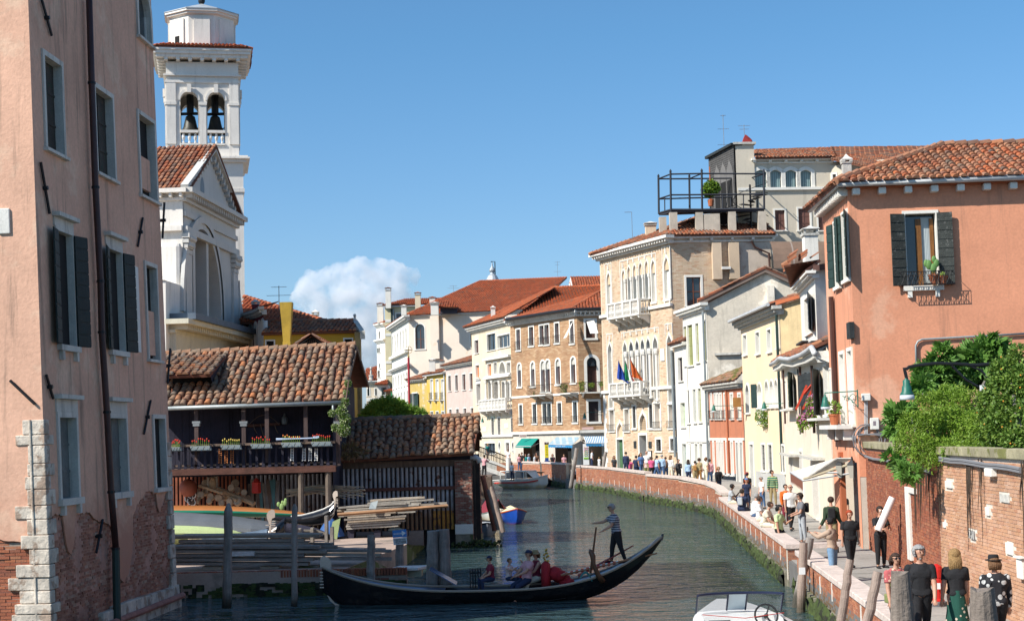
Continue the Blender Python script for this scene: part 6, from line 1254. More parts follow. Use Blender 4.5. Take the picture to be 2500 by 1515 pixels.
for x,r_,y0,y1,mt in ((215,.05,930,1400,SHBR),(365,.06,900,1480,SHBR),(470,.06,890,1480,SHBR),(345,.03,920,1490,SHBK)):
 u=F.uv('R',x,1100)[0]; m=MB(); m.tube([F.P(u,F.uv('R',x,y1)[1],.14),F.P(u,F.uv('R',x,y0)[1],.14)],r_,6); m.build('drainpipe',mt,t)
for x0,x1,y in ((475,592,1350),(240,300,1270)): u0,u1=F.uv('R',x0,y)[0],F.uv('R',x1,y)[0]; z=F.uv('R',(x0+x1)/2,y)[1]; m=MB(); m.fbox(F,u0,u1,z-.1,z,0,.5); m.build('window_ledge',STONE,t)
for x0,x1,y in ((75,160,915),(235,340,935)): u0,u1=F.uv('K',x0,y)[0],F.uv('K',x1,y)[0]; z=F.uv('K',(x0+x1)/2,y)[1]; m=MB(); m.fbox(F,u0,u1,z-.1,z,0,.5); m.build('door_hood',STONEG,t)
b=MB(); b.fbox(F,0,F.L,0,2.2,-.1,.02);
shell(F,t,0,F.L,0,zmin,3,CR2)
t=thing('awning_arms','three bright red folded wooden awning arms sticking out of the white fronts','awning',at('R',380,1100,65));
for p,q in ((at('R',388,1070,64.5),at('R',295,1278,64)),(at('R',445,1085,64.2),at('R',355,1278,63.6)),(at('R',503,980,63.8),at('R',370,1140,64.2))): m=MB(); m.tube([p,q],.06,4); m.build('arm',flat('signal_red',(.48,.05,.02),.6),t)
# ================================================================== ORANGE HOUSE, GARDEN WALL, GREENERY
NPR=np.random.default_rng(5)
def leafmesh(name,blobs,n,size,material,parent,temp='leaf',up=.35,fill=.55,droop=0,indiv=0,partname='leaves',kind=True):
 """leaves through the volume of ellipsoids (centre, (rx,ry,rz)); denser towards the outside"""
 T={'leaf':(np.array([(0,0,0),(.32,.45,.06),(0,1,-.05),(-.32,.45,.06)]),[(0,1,2,3)]),
  'long':(np.array([(0,0,0),(.14,.4,.03),(0,1,-.12),(-.14,.4,.03)]),[(0,1,2,3)]),
  'fig':(np.array([(0,0,0),(.30,.05,.03),(.50,.35,-.03),(.30,.42,.03),(.38,.80,-.05),(.14,.62,.02),(0,1.05,-.08),(-.14,.62,.02),(-.38,.80,-.05),(-.30,.42,.03),(-.50,.35,-.03),(-.30,.05,.03)]),[(0,1,2,3),(0,3,4,5),(0,5,6,7),(0,7,8,9),(0,9,10,11)])}[temp]
 vol=np.array([b[1][0]*b[1][1]*b[1][2] for b in blobs])**.75; w=vol/vol.sum(); idx=NPR.choice(len(blobs),n,p=w)
 d=NPR.normal(size=(n,3)); d/=np.linalg.norm(d,axis=1)[:,None]; r=NPR.uniform(fill,1.04,n)**.6
 cl=np.array([mnoise.noise(Vector(tuple(d[i]*3.2+idx[i]*7.1))) for i in range(n)]); r*=1+.22*cl
 cen=np.array([tuple(b[0]) for b in blobs])[idx]; rad=np.array([b[1] for b in blobs])[idx]; pos=cen+d*rad*r[:,None]
 if droop: pos[:,2]-=droop*NPR.random(n)**3
 ydir=d+NPR.normal(scale=.7,size=(n,3))+np.array([0,0,-.25]); ydir/=np.linalg.norm(ydir,axis=1)[:,None]
 z=d*.5+np.array([0,0,up])+NPR.normal(scale=.45,size=(n,3)); z-=ydir*(z*ydir).sum(1)[:,None]; z/=np.linalg.norm(z,axis=1)[:,None]; x=np.cross(ydir,z)
 s=size*NPR.uniform(.6,1.25,n)
 tv,tf=T; k=len(tv)
 if indiv:
  me=bpy.data.meshes.new(partname+'_blade'); me.from_pydata(tv.tolist(),[],tf); me.materials.append(material); me.update()
  off=np.zeros(3); p=parent
  while p is not None: off+=np.array(tuple(p.location)); p=p.parent
  order=np.argsort(pos[:,1])[:indiv]
  for i in order:
   o=bpy.data.objects.new('fig_leaf',me); COL.objects.link(o); o.parent=parent
   m=Matrix([[x[i][a]*s[i],ydir[i][a]*s[i],z[i][a]*s[i],pos[i][a]-off[a]] for a in range(3)]+[[0,0,0,1]]); o.matrix_local=m
  keep=np.setdiff1d(np.arange(n),order); pos,x,ydir,z,s=pos[keep],x[keep],ydir[keep],z[keep],s[keep]; n=len(keep)
  if n==0: return
 V=pos[:,None,:]+(tv[None,:,0,None]*x[:,None,:]+tv[None,:,1,None]*ydir[:,None,:]+tv[None,:,2,None]*z[:,None,:])*s[:,None,None]
 b=MB(); b.v=[tuple(q) for q in V.reshape(-1,3)]; b.f=[tuple(a+i*k for a in f) for i in range(n) for f in tf]; rr=NPR.random(n); b.t=[float(rr[i])+.001 for i in range(n) for f in tf]; b.m=[0]*len(b.f)
 o=b.build(partname,material,parent)
 if kind: o['kind']='stuff'
 return o
def leafmat(name,pal,rough=.5,tr=.25):
 m=mat(name,pal=pal,rough=rough,var=.15,bump=0,spec=.35)
 b=m.node_tree.nodes['Principled BSDF']; n=m.node_tree; t=n.nodes.new('ShaderNodeBsdfTranslucent'); mx=n.nodes.new('ShaderNodeMixShader'); mx.inputs[0].default_value=tr
 c=b.inputs['Base Color'].links[0].from_socket; n.links.new(c,t.inputs[0]); out=n.nodes['Material Output']; n.links.new(b.outputs[0],mx.inputs[1]); n.links.new(t.outputs[0],mx.inputs[2]); n.links.new(mx.outputs[0],out.inputs[0]); return m
LFIG=leafmat('fig_leaf',[(.12,.24,.04),(.09,.20,.03),(.16,.30,.06),(.10,.22,.035),(.20,.33,.08)])
LVIN=leafmat('vine_leaf',[(.20,.33,.03),(.15,.27,.025),(.27,.40,.05),(.12,.22,.02),(.32,.42,.07)])
LDRK=leafmat('dark_leaf',[(.10,.19,.03),(.15,.25,.04),(.07,.14,.022),(.24,.34,.06),(.12,.21,.035)])
LPIN=leafmat('pine_leaf',[(.20,.34,.05),(.15,.27,.04),(.30,.43,.08),(.18,.31,.05)])
FLW=leafmat('white_petal',[(.75,.75,.70),(.65,.68,.6),(.8,.8,.78)],.6); FLP=leafmat('pink_petal',[(.6,.12,.38),(.7,.3,.5),(.55,.08,.30),(.7,.45,.6)],.6)
CO=gnd('o',2119,1338,PZ); Yo=CO.y
cor=at('K',588,900,Yo); cor.z=0
FA=Fac(cor,at('o',2640,800,Yo-.6)); FB2=Fac(at('K',373,300,Yo+5.2),cor)
t=thing('orange_house','large orange plastered corner house with one big shuttered window and tiled roof','building',cor); OR_=t
ze=FA.uv('J',480,440)[1]; WA=Wall(FA,t); WB=Wall(FB2,t)
BLK=mat('weathered_black_shutter',(.040,.045,.04),.8,var=.6,bump=.6,patch=(.12,.12,.11),pscale=9,pth=.58,wood=(4,4,40))
wr,(u0,u1,z0,z1)=WA.win('J',850,600,1050,1078,fill='glass',fw=.10,fm=WHITE,sm=BLK,rec=.28,leaf='both',leafm=BLK,sill=.16,brackets=1,proud=.04)
m=MB(); m.fbox(FA,u0+(u1-u0)*.37,u0+(u1-u0)*.55,z0,z1-.15,-.27,-.2); m.build('sash_stile',mat('varnished_wood',(.22,.09,.02),.45,wood=(40,40,3)),wr)
m=MB(); m.fbox(FA,u1-.16,u1-.04,z0,z1-.15,-.27,-.2); m.build('sash_stile',MATS['varnished_wood'],wr)
m=MB();
for k in range(14): a=u0+(u1-u0)*(.56+.36*k/14); m.fbox(FA,a,a+.035,z0+.1,z1-.1,-.275,-.262-.015*(k%2))
m.build('curtain',flat('white_curtain',(.45,.5,.5),.8),wr)
m=MB(); a,c=u0-.28,u1+.42; o_=.42; zt_=z0+.42
for i in range(22): q=a+(c-a)*i/21; m.tube([FA.P(q,z0-.02,o_),FA.P(a+(c-a)*((i+ (2 if i%2 else -2))%22)/21 if False else q,zt_,o_)],.008,4)
for i in range(0,20,2): q0=a+(c-a)*i/21;q1=a+(c-a)*(i+2)/21; m.tube([FA.P(q0,z0,o_),FA.P(q1,zt_,o_)],.008,4); m.tube([FA.P(q1,z0,o_),FA.P(q0,zt_,o_)],.008,4)
for zz in (z0,zt_): m.tube([FA.P(a,zz,0),FA.P(a,zz,o_),FA.P(c,zz,o_),FA.P(c,zz,0)],.014,4)
m.build('window_rail',IRON,wr)
for (x,y,w,kind_) in ((1025,1070,.17,'cactus'),(1085,1070,.14,'pot')):
 u,z=FA.uv('J',x,y); p=FA.P(u,z0+.02,.24); tt=thing('flower_pot',('terracotta pot with prickly pear cactus on the big window sill','smaller terracotta pot at the right end of the big window sill')[kind_=='pot'],'flower pot',p,'pots on the big window sill')
 m=MB(); m.lathe(p,[(w*.65,0),(w,w*1.5),(w*1.1,w*1.5),(w*1.1,w*1.8),(w*.8,w*1.8)],12); m.build('pot',flat('terracotta',(.40,.12,.05),.8),tt)
 m=MB()
 if kind_=='cactus':
  for (dx,dz,s_,ax) in ((0,.32,.15,.2),(-.14,.46,.15,-.7),(.10,.52,.13,.5),(-.22,.52,.12,-1.1),(.03,.68,.11,0)): m.ball(p+FA.ud*dx+Vector((0,0,w*1.5+dz*.8)),s_,8,sc=(.75,.25,1.1))
  m.build('cactus_pad',flat('cactus_green',(.13,.26,.07),.6),tt,smooth=True)
 else: m.ball(p+Vector((0,0,w*2.1)),.1,6); m.build('plant',LDRK,tt)
for x0,x1,y0,y1 in ((385,412,650,1085),(440,470,590,1040)): WB.win('J',x0-6,y0,x1,y1,fill='shut',sm=SHG,fw=.08,rec=.12,leaf='both',sill=.12)
WB.win('K',462,190,492,700,fill='blank',fw=.12,rec=.25,fm=WHITE,sill=.1); WB.win('K',520,165,550,700,fill='blank',fw=.12,rec=.25,fm=WHITE,sill=.1)
WB.win('K',385,300,396,600,fill='blank',fw=.05,rec=.1); WB.win('K',410,300,425,610,fill='blank',fw=.06,rec=.1)
zp=FA.uv('K',600,1085)[1]; WA.wall(ORANGE,0,FA.L,zp,ze);
us0,us1=FB2.uv('K',485,1200)[0],FB2.uv('K',583,1200)[0]; zs1=FB2.uv('K',530,975)[1]; WB.h.append((us0,us1,PZ,zs1)); WB.wall(ORANGE,0,FB2.L,PZ-.1,ze)
m=MB(); m.fbox(FB2,us0,us1,PZ,zs1,-.5,-.35); m.build('shop_door',SHBK,t)
for k in range(3): q=us0+(us1-us0)*(k+.5)/3; m=MB(); m.fbox(FB2,q-.16*(us1-us0),q+.13*(us1-us0),PZ+.5,zs1-.35,-.35,-.3); m.build('door_pane',GLASS,t)
m=MB(); m.fbox(FB2,us0-.35,us0,PZ,zs1+.3,-.05,.12); m.build('shop_pilaster',mat('rust_orange',(.42,.12,.05),.8),t)
m=MB(); m.fbox(FA,0,.95,PZ-.1,zp-.003,-.4,-.01); m.build('corner_pillar',mat('pillar_stone',(.55,.50,.42),.9,var=.2,streak=.2),t)
m=MB(); m.fbox(FA,.955,FA.L,PZ-.1,zp-.003,-.4,-.02); m.build('lower_wall',ORANGE,t)
u0,u1,z0,z1=FB2.box('K',425,705,562,755); m=MB(); m.fbox(FB2,u0,u1,z1-.14,z1,0,.6)
for k in range(3): q=u0+.15+(u1-u0-.5)*k/2; m.fbox(FB2,q,q+.18,z1-.5,z1-.143,0,.35)
m.build('balcony_slab',STONE,t)
p=FB2.P(FB2.uv('K',485,700)[0],z1+.01,.35); tt=thing('flower_pot','terracotta pot with bright green plant on the stone ledge beneath a white window','flower pot',p); m=MB(); m.lathe(p,[(.12,0),(.17,.3),(.19,.3),(.19,.36),(.1,.36)],10); m.build('pot',flat('terracotta',(.4,.12,.05)),tt); leafmesh('x',[(p+Vector((0,0,.55)),(.22,.2,.22))],160,.12,LVIN,tt)
m=MB(); m.fbox(FA,-.05,FA.L,ze,ze+.14,-.1,.28); m.build('eaves_board',mat('rust_tile',(.38,.12,.05),.9),t)
m=MB(); m.tube([FB2.P(-.3,ze+.12,.42),FA.P(-.35,ze+.12,.42),FA.P(FA.L,ze+.12,.42)],.10,8); m.build('gutter',ZINCW,t,smooth=True)
for k in range(12):
 u=.12+k*.83
 if u>FA.L-.3: break
 m=MB(); m.fbox(FA,u,u+.24,ze-.22,ze-.003,-.02,.30); m.build('eave_bracket',WHITE,t,bevel=.03)
for k in range(16): u=.1+k*.33; m=MB(); m.fbox(FB2,u,u+.12,ze-.2,ze+.06,-.02,.32); m.build('eave_bracket',WHITE,t)
e0=FA.P(-.45,ze+.18,.5); e1=FA.P(FA.L,ze+.18,.5); hp=at('J',1085,152,Yo+3.6); rr_=hp+FA.ud*9+Vector((0,0,.0)); eb=FB2.P(-.6,ze+.18,.55)
tiled_roof(t,[e0,e1,Vector((e1.x,hp.y,hp.z)),hp],mat('orange_roof_tile',pal=TILEPAL[:5]+[(.40,.11,.04),(.11,.085,.07),(.34,.13,.06),(.20,.13,.09),(.36,.095,.035)],rough=.92,var=.3,scale=5,bump=.3,patch=(.14,.12,.07),pth=.6,pscale=5),.22,.36,near=300,ridge=[(e0,hp),(hp,Vector((e1.x,hp.y,hp.z)))],jit=.014)
tiled_roof(t,[eb,e0,hp],TM,.22,.36)
chimney(at('J',456,380,52)+Vector((0,0,-.3)),.28,1.0,STONEG,'pale square chimney at the left hip of the orange roof',cap=2)
m=MB(); pts=[('K',1005,340),('K',1000,130),('K',1015,100),('K',1045,85),('K',1400,65),('K',1800,42)]; m.tube([FA.P(*FA.uv(*q),.07) for q in pts],.035,6); m.build('conduit',ZINC,t,smooth=True)
for k,q in enumerate((('K',605,478,668,530),('K',667,655,730,740))):
 u0,u1,z0,z1=FA.box(*q); m=MB(); m.fbox(FA,u0,u1,z0,z1,0,.18); o=m.build('meter_box',WHITE,t,bevel=.02)
 if k: m=MB(); m.fbox(FA,u0+.3*(u1-u0),u0+.62*(u1-u0),z0+.35*(z1-z0),z0+.72*(z1-z0),.181,.186); m.build('meter_sticker',flat('grey_sticker',(.25,.2,.22)),o)
CB=flat('grey_cable',(.20,.20,.21),.6)
m=MB();
for dx in (-.04,0,.04): a=FA.uv('K',638,530);c=FA.uv('K',638,770); m.tube([FA.P(a[0]+dx,a[1],.05),FA.P(c[0]+dx,c[1],.05)],.018,5)
m.build('cable_bundle',ZINCW,t)
for k in range(4):
 m=MB(); pts=[FA.P(*FA.uv('K',575+60*i,770+6*math.sin(i*1.3+k)+k*4),.06+.02*k) for i in range(6)]; m.tube(pts,.022,5); m.build('cable',CB,t)
for k,(x,y) in enumerate(((640,815),(680,810),(655,825))):
 m=MB(); u,z=FA.uv('K',x,y); m.tube([FA.P(u+.42*math.cos(a*math.pi/8),z+.5*math.sin(a*math.pi/8),.07+.02*k) for a in range(17)],.018,4); m.build('cable_loop',CB,t)
for k in range(3):
 m=MB(); pts=[FB2.P(*FB2.uv('K',385+28*i,750+i*6+k*9+5*math.sin(i*2)),.08) for i in range(8)]; m.tube(pts,.03,5); m.build('cable',CB,t)
m=MB(); pts=[FB2.P(FB2.uv('K',440,500)[0],z,.12) for z in (PZ+3.4,ze-3.2)]; m.tube(pts,.09,6); m.build('drainpipe',SHBR,t)
u0,u1,z0,z1=FB2.box('J',483,1320,505,1430); m=MB(); m.fbox(FB2,u0,u1,z0,z1,0,.15); m.build('iron_plate',SHBK,t)
tt=awning('cafe_awning','cream and grey cloth awning over the shop door of the orange house',at('K',430,945,52.3),at('K',548,945,51.6),at('K',178,1108,55.5),at('K',88,1050,58.5),mat('grey_cream_canvas',(.55,.50,.44),.8,stripe=((0,1.4,0),(.62,.58,.52),.5)),vh=.42,vm=flat('brown_cloth',(.20,.075,.045),.8))
m=MB(); m.tube([at('K',580,975,51.3),at('K',190,1100,55.4)],.05,6); m.build('arm',flat('tan_bar',(.45,.38,.26)),tt)
for x in (455,540):
 p=at('K',x,1025,52.5 if x==455 else 51); l=thing('wall_lantern',('small glass lantern under the café awning, left one','small glass lantern under the café awning, right one')[x==540],'lantern',p,'lanterns under the café awning'); m=MB(); m.lathe(p+Vector((0,0,-.3)),[(.1,0),(.17,.4),(.1,.5),(.03,.6)],4); m.build('glass_body',flat('lantern_glass',(.35,.33,.28),.2),l); m=MB(); m.lathe(p,[(.19,.12),(.05,.28),(.02,.4)],4); m.build('cap',IRON,l)
LG=mat('lamp_green',(.02,.13,.09),.45,var=.15); LGL=flat('frosted_glass',(.55,.58,.60),.15)
def lamp(wallp,lampp,label,s=1.0,group='green bell street lamps on scroll brackets'):
 t=thing('street_lamp',label,'street lamp',wallp,group); d=(lampp-wallp); L=d.length; d.normalize(); m=MB(); top=Vector((lampp.x,lampp.y,wallp.z)); m.tube([wallp,top],.035*s,6); m.tube([top,lampp+Vector((0,0,.45*s))],.03*s,6); m.build('arm',LG,t)
 m=MB()
 for r_,off in ((.45,.5),(.28,1.15)):
  c=wallp+d*off*s+Vector((0,0,-r_*s)); m.tube([c+(d*math.cos(a*.5)+Vector((0,0,1))*math.sin(a*.5))*(r_*s*(1-a*.06)) for a in range(14)],.022*s,5)
 m.tube([wallp+Vector((0,0,-1.0*s)),wallp+Vector((0,0,.1*s))],.04*s,6); m.tube([wallp+Vector((0,0,-1.0*s)),wallp+d*.8*s+Vector((0,0,-.35*s)),wallp+d*1.6*s],.025*s,5); m.build('scroll',LG,t)
 m=MB(); m.lathe(lampp,[(.30*s,-.32*s),(.30*s,-.28*s),(.22*s,-.05*s),(.20*s,.12*s),(.17*s,.14*s),(.16*s,.30*s),(.07*s,.36*s),(.05*s,.5*s)],16); m.build('bell_hood',LG,t,smooth=True)
 m=MB(); m.lathe(lampp,[(.24*s,-.5*s),(.30*s,-.47*s),(.31*s,-.325*s),(.2*s,-.322*s)],16); m.build('glass_shade',LGL,t,smooth=True)
 return t
lamp(FB2.P(FB2.uv('K',582,460)[0],FB2.uv('K',582,460)[1],.02),at('K',343,540,51.5),'green bell lamp on scroll bracket at the corner of the orange house',.5)
lamp(at('I',1740,620,84),at('I',1410,645,84),'green bell lamp in front of the white flower box of the cream house',.5)
lamp(at('I',1238,640,100),at('I',993,665,100),'green bell lamp on scroll bracket before the low red house',.5)
lamp(at('T',1460,1075,135),at('T',1217,1120,135),'green bell lamp projecting from the gothic palace over the brown house',.55)
lamp(at('T',250,1125,166),at('T',122,1165,166),'distant green bell lamp on the narrow cream palace',.55)
b=MB(); u,z=CO.x,0; q=at('I',1185,615,99.7); b.box(q.x-.25,q.x+.25,99.6,99.8,q.z-.3,q.z+.3); tag(b.build('rusty_plate',mat('rust',(.35,.17,.05),.9,var=.3),None,origin=q),'rusty square plate hung on the scroll bracket of the red house lamp','plate')
B0,B1,B2=WALLR[1],WALLR[2],WALLR[3]; ZW=4.0
GW=thing('garden_wall','long brick garden wall with mossy coping and hanging creeper roots','wall',B1)
FR1=Fac(B1,WALLR[0]+(B0-WALLR[0])*.55); FR2=Fac(B2,B1)
def sp(F,ss):
 hs=[F.box(*q) for q in ss]; return hs
blk1=sp(FR1,[('M',1062,95,1122,165),('M',1466,355,1500,440),('M',1668,715,1740,830),('M',1040,505,1056,560),('M',1610,225,1700,310),('M',1308,592,1358,675)])
def skw(u,z): return any(h[0]-.1<u<h[1]+.1 and h[2]-.04<z<h[3]+.04 for h in blk1)
brickwork(FR1,GW,0,FR1.L,PZ-.05,ZW,mat('garden_wall_brick',pal=[(.54,.30,.18),(.48,.25,.14),(.58,.35,.23),(.44,.21,.12),(.54,.32,.21),(.50,.27,.15),(.54,.30,.18)],rough=.92,var=.2,scale=.7,bump=.4,bscale=40,streak=.25),mat('pale_mortar',(.66,.59,.50),.95,var=.2),near=300,skip=skw,jit=.003)
for k,h in enumerate(blk1): m=MB(); m.fbox(FR1,h[0],h[1],h[2],h[3],-.02,.03); o=m.build('inset_stone',STONE if k!=4 else STONEG,GW,bevel=.01)
text('1097',FR1.P((blk1[5][0]+blk1[5][1])/2,(blk1[5][2]+blk1[5][3])/2,.034),.28,-FR1.ud if FR1.ud.x<0 else FR1.ud,(0,0,1),flat('faded_ink',(.2,.2,.2)),parent=GW,name='house_number')
brickwork(FR2,GW,0,FR2.L,PZ-.05,ZW-.02,BRR,mat('dark_mortar',(.42,.26,.18),.95,var=.2),near=0,jit=.004)
u0,u1,z0,z1=FR2.box('M',688,165,778,890); m=MB(); m.fbox(FR2,u0,u0+.32*(u1-u0)+.1,z0,z1,-.02,.07); m.fbox(FR2,u0+.32*(u1-u0)+.1,u1+.1,z1-.14,z1,-.02,.07); m.build('door_jamb',STONE,GW,bevel=.01);
for F_ in (FR1,FR2):
 q=0
 while q<F_.L: w=min(.9,F_.L-q); m=MB(); m.fbox(F_,q+.004,q+w-.004,ZW+.003,ZW+.2+RR.uniform(-.01,.01),-.35,.07); m.build('coping_stone',mat('mossy_coping',(.30,.27,.17),.95,var=.4,scale=2,patch=(.16,.16,.05),pscale=1.5,bump=.5),GW,bevel=.015); q+=w
m=MB(); pts=[FR1.P(*FR1.uv('K',1200+85*i,945+11*i+4*math.sin(i*2)),.08) for i in range(8)]; m.tube(pts,.035,6); m.tube([p+Vector((0,0,-.06)) for p in pts],.03,6); m.build('wall_cable',CB,GW)
m=MB(); pts=[FR2.P(*FR2.uv('K',655+60*i,935+14*i+6*math.sin(i*1.7)),.08) for i in range(9)]; m.tube(pts,.04,6); m.build('wall_cable',CB,GW)
u0,u1,z0,z1=FR1.box('K',1550,1022,1598,1082); m=MB(); m.fbox(FR1,u0,u1,z0,z1,0,.14); m.build('junction_box',WHITE,GW,bevel=.02)
m=MB()   # dry roots and dead creeper on the wall
for k in range(46):
 F_,v,x,y=(FR2,'K',RR.uniform(1000,1130),RR.uniform(930,960)) if k<24 else (FR1,'K',RR.choice([1190,1400,1420,1490,1800])+RR.uniform(-12,12),RR.uniform(950,990))
 u,z=F_.uv(v,x,y); L_=RR.uniform(.5,1.9); m.tube([F_.P(u+.05*math.sin(j+k),z-L_*j/6,.05+.01*j%2) for j in range(7)],[.012,.012,.01,.01,.008,.006,.003],4)
o=m.build('dead_creeper',mat('dead_root',(.05,.035,.025),.95),GW); o['kind']='stuff'
def bl(v,x,y,r,Y,ry=.8,rz=None):
 s=Y/FPX/VW[v][2]; c=at(v,x,y,Y); return (c,(r*s,r*s*ry,(rz or r)*s))
fg=thing('fig_tree','fig tree with large lobed leaves leaning over the garden wall','tree',(B1.x+2,B1.y+4,PZ))
m=MB(); m.tube([Vector((B1.x+2.6,B1.y+4,PZ)),at('K',1400,600,40),at('K',1300,400,40)],[.12,.08,.03],6); m.tube([at('K',1400,600,40),at('K',1550,300,39.5)],[.06,.02],5); m.tube([at('K',1300,560,40),at('K',1050,480,39)],[.06,.02],5); m.build('trunk',mat('fig_bark',(.22,.20,.17),.9,var=.2),fg)
leafmesh('f',[bl('K',1190,210,85,40),bl('K',1120,340,110,40),bl('K',1060,430,80,39.5),bl('K',1240,370,110,40),bl('K',1560,170,110,40),bl('K',1450,240,120,40),bl('K',1640,200,70,40),bl('K',1330,330,100,40.5),bl('K',1550,330,130,40.5),bl('K',870,650,75,38.5),bl('K',935,620,60,38.5),bl('K',850,750,40,38.5),bl('K',1350,200,55,41)],2600,.27,LFIG,fg,'fig',indiv=230,fill=.3,partname='foliage')
f2=leafmesh('f',[bl('K',815,940,38,37),bl('K',870,985,42,36.6),bl('K',930,1045,50,36.4),bl('K',975,1060,50,36.2),bl('K',955,1100,28,36.2)],110,.25,LFIG,fg,'fig',indiv=70,fill=.3,partname='foliage')
vn=thing('vine_shrub','light green feathery creeper mass in the middle of the garden wall','shrub',(B1.x+1,B1.y+2,PZ))
m=MB()
for k in range(7): m.tube([Vector((B1.x+1.6,B1.y+1.5+.2*k,PZ)),at('K',1000+90*k,760,37.5),at('K',960+100*k,620,38)],[.05,.03,.01],5)
m.build('stem',MATS['fig_bark'],vn)
leafmesh('v',[bl('K',1100,600,140,38.5),bl('K',1250,560,150,38.5),bl('K',1400,600,160,38),bl('K',1000,720,130,37.8),bl('K',1150,720,150,37.5),bl('K',1300,720,150,37.3),bl('K',1450,740,150,37),bl('K',940,840,90,37.2),bl('K',1060,860,90,36.9),bl('K',1180,870,80,36.8),bl('K',1330,850,90,36.6),bl('K',1470,830,100,36.3),bl('K',1100,940,45,36.5),bl('K',1180,950,35,36.4),bl('K',1010,930,40,36.7),bl('K',1260,880,70,35.9),bl('K',1360,880,60,35.4),bl('K',1460,885,60,34.8),bl('K',1560,880,60,34.2),bl('K',1620,800,90,34.6),bl('K',1500,700,120,35.5)],26000,.105,LVIN,vn,'long',droop=.25,partname='foliage')
dk=thing('orange_berry_shrub','dark green glossy shrub with small orange fruit on the garden wall, far right','shrub',(B0.x+1,B0.y+2,PZ))
m=MB(); m.tube([Vector((B0.x+1.4,32.5,PZ)),at('K',1750,700,33.5),at('K',1700,400,34)],[.12,.08,.02],6); m.build('stem',MATS['fig_bark'],dk)
DKB=[bl('K',1780,230,110,34.5),bl('K',1660,330,120,34.5),bl('K',1800,420,150,34),bl('K',1640,480,140,34.3),bl('K',1560,600,110,34.5),bl('K',1720,620,160,34),bl('K',1850,700,170,33.5),bl('K',1640,740,130,33.8),bl('K',1760,860,130,33.3),bl('K',1540,760,80,34.2),bl('K',1790,1000,80,33),bl('K',1860,900,140,33.2),bl('K',1900,550,200,34)]
leafmesh('d',DKB,23000,.085,LDRK,dk,'leaf',partname='foliage')
m=MB()
for k in range(55):
 c,r_=DKB[RR.randrange(len(DKB))]; d=Vector((RR.gauss(0,1),-abs(RR.gauss(0,1)),RR.gauss(0,1))).normalized(); m.ball(c+Vector((d.x*r_[0],d.y*r_[1],d.z*r_[2]))*1.03,.02,5)
o=m.build('orange_fruit',flat('orange_fruit',(.6,.25,.03),.5),dk); o['kind']='stuff'
lp=at('K',938,480,36.5); t=thing('hanging_street_lamp','big green bell street lamp hanging on black curved arm before the fig tree','street lamp',lp)
m=MB(); pts=[('K',938,375),('K',925,320),('K',918,295),('K',935,300),('K',955,285),('K',1000,275),('K',1150,258),('K',1300,262),('K',1450,272),('K',1600,255),('K',1760,248)]; m.tube([at(*q,36.5-.0*i) for i,q in enumerate(pts)],.04,6)
m.tube([at('K',1255,262,36.5),at('K',1300,310,36.5),at('K',1370,380,36.5),at('K',1480,440,36.5)],.03,6); m.tube([at('K',1380,270,36.5),at('K',1480,310,36.5),at('K',1540,380,36.5)],.03,6); m.build('arm',IRON,t)
m=MB(); s=.0; px_=36.5/FPX/2.9867; m.lathe(lp,[(50*px_,-8*px_),(50*px_,-2*px_),(36*px_,20*px_),(33*px_,55*px_),(26*px_,60*px_),(26*px_,95*px_),(10*px_,110*px_),(6*px_,140*px_)],18); m.build('bell_hood',LG,t,smooth=True)
m=MB(); m.lathe(lp,[(46*px_,-45*px_),(55*px_,-42*px_),(51*px_,-9*px_),(30*px_,-8.5*px_)],18); m.build('glass_shade',LGL,t,smooth=True)
m=MB(); a=at('K',1470,455,36.4);c=at('K',1522,432,36.4); m.box(a.x,c.x,36.35,36.4,a.z,c.z+.05); m.build('number_plate',WT,t)
def flowers(label,bls,n,fm,nf,box=None,name='flower_box'):
 c=bls[0][0]; t=thing(name,label,'flower box',c);
 if box: m=MB(); m.obox(*box); m.build('box',STONE,t)
 leafmesh('w',bls,n,.11,LVIN,t,'leaf',droop=.3); leafmesh('w',[(a,(b_[0]*1.08,b_[1]*1.1,b_[2]*1.08)) for a,b_ in bls],nf,.09,fm,t,'leaf',fill=.9,partname='blossom'); return t
a=at('I',1345,795,93.5); flowers('white flowering window box spilling over under the arcade of the cream house',[bl('I',1380,720,45,93.3),bl('I',1440,700,50,93),bl('I',1500,690,50,92.6),bl('I',1545,700,45,92.3),bl('I',1420,770,35,93)],2600,FLW,800,(at('I',1360,800,93.9),at('I',1570,790,91.8)-at('I',1360,800,93.9),(0,.4,0),(0,0,.25)))
flowers('pink and white petunias in the higher basket of the white row house',[bl('R',440,1215,50,63),bl('R',480,1190,45,62.6),bl('R',490,1260,30,62.5),bl('R',420,1260,30,63)],1200,FLP,500)
flowers('pink and white petunias below, lower left basket of the row house',[bl('R',350,1370,38,63.5),bl('R',400,1350,40,63.2),bl('R',440,1330,30,63)],900,FLP,520)
for (v,xs,y,Y,l) in (('T',(700,765,830),880,162.8,'potted plants and trailing greenery on the middle iron balcony'),('T',(990,1050,1110),790,157,'plants along the left half of the long iron balcony'),('T',(1190,1290,1400),775,154,'plants along the right half of the long iron balcony')): flowers(l,[bl(v,x,y+RR.uniform(-10,10),32,Y,.5,18) for x in xs]+[bl(v,xs[0],y+50,25,Y,.5,14)],700,mat('autumn_leaf',pal=[(.3,.12,.03),(.4,.2,.05),(.15,.15,.04)],bump=0),200,name='balcony_plants')
p=at('H',735,600,124.2); t=thing('potted_tree','round leafy potted tree on the roof terrace','tree',p); m=MB(); m.lathe(p,[(.2,0),(.26,.5),(.2,.55)],10); m.tube([p+Vector((0,0,.5)),p+Vector((0,0,3.2))],.05,5); m.build('pot',flat('terracotta',(.4,.12,.05)),t)
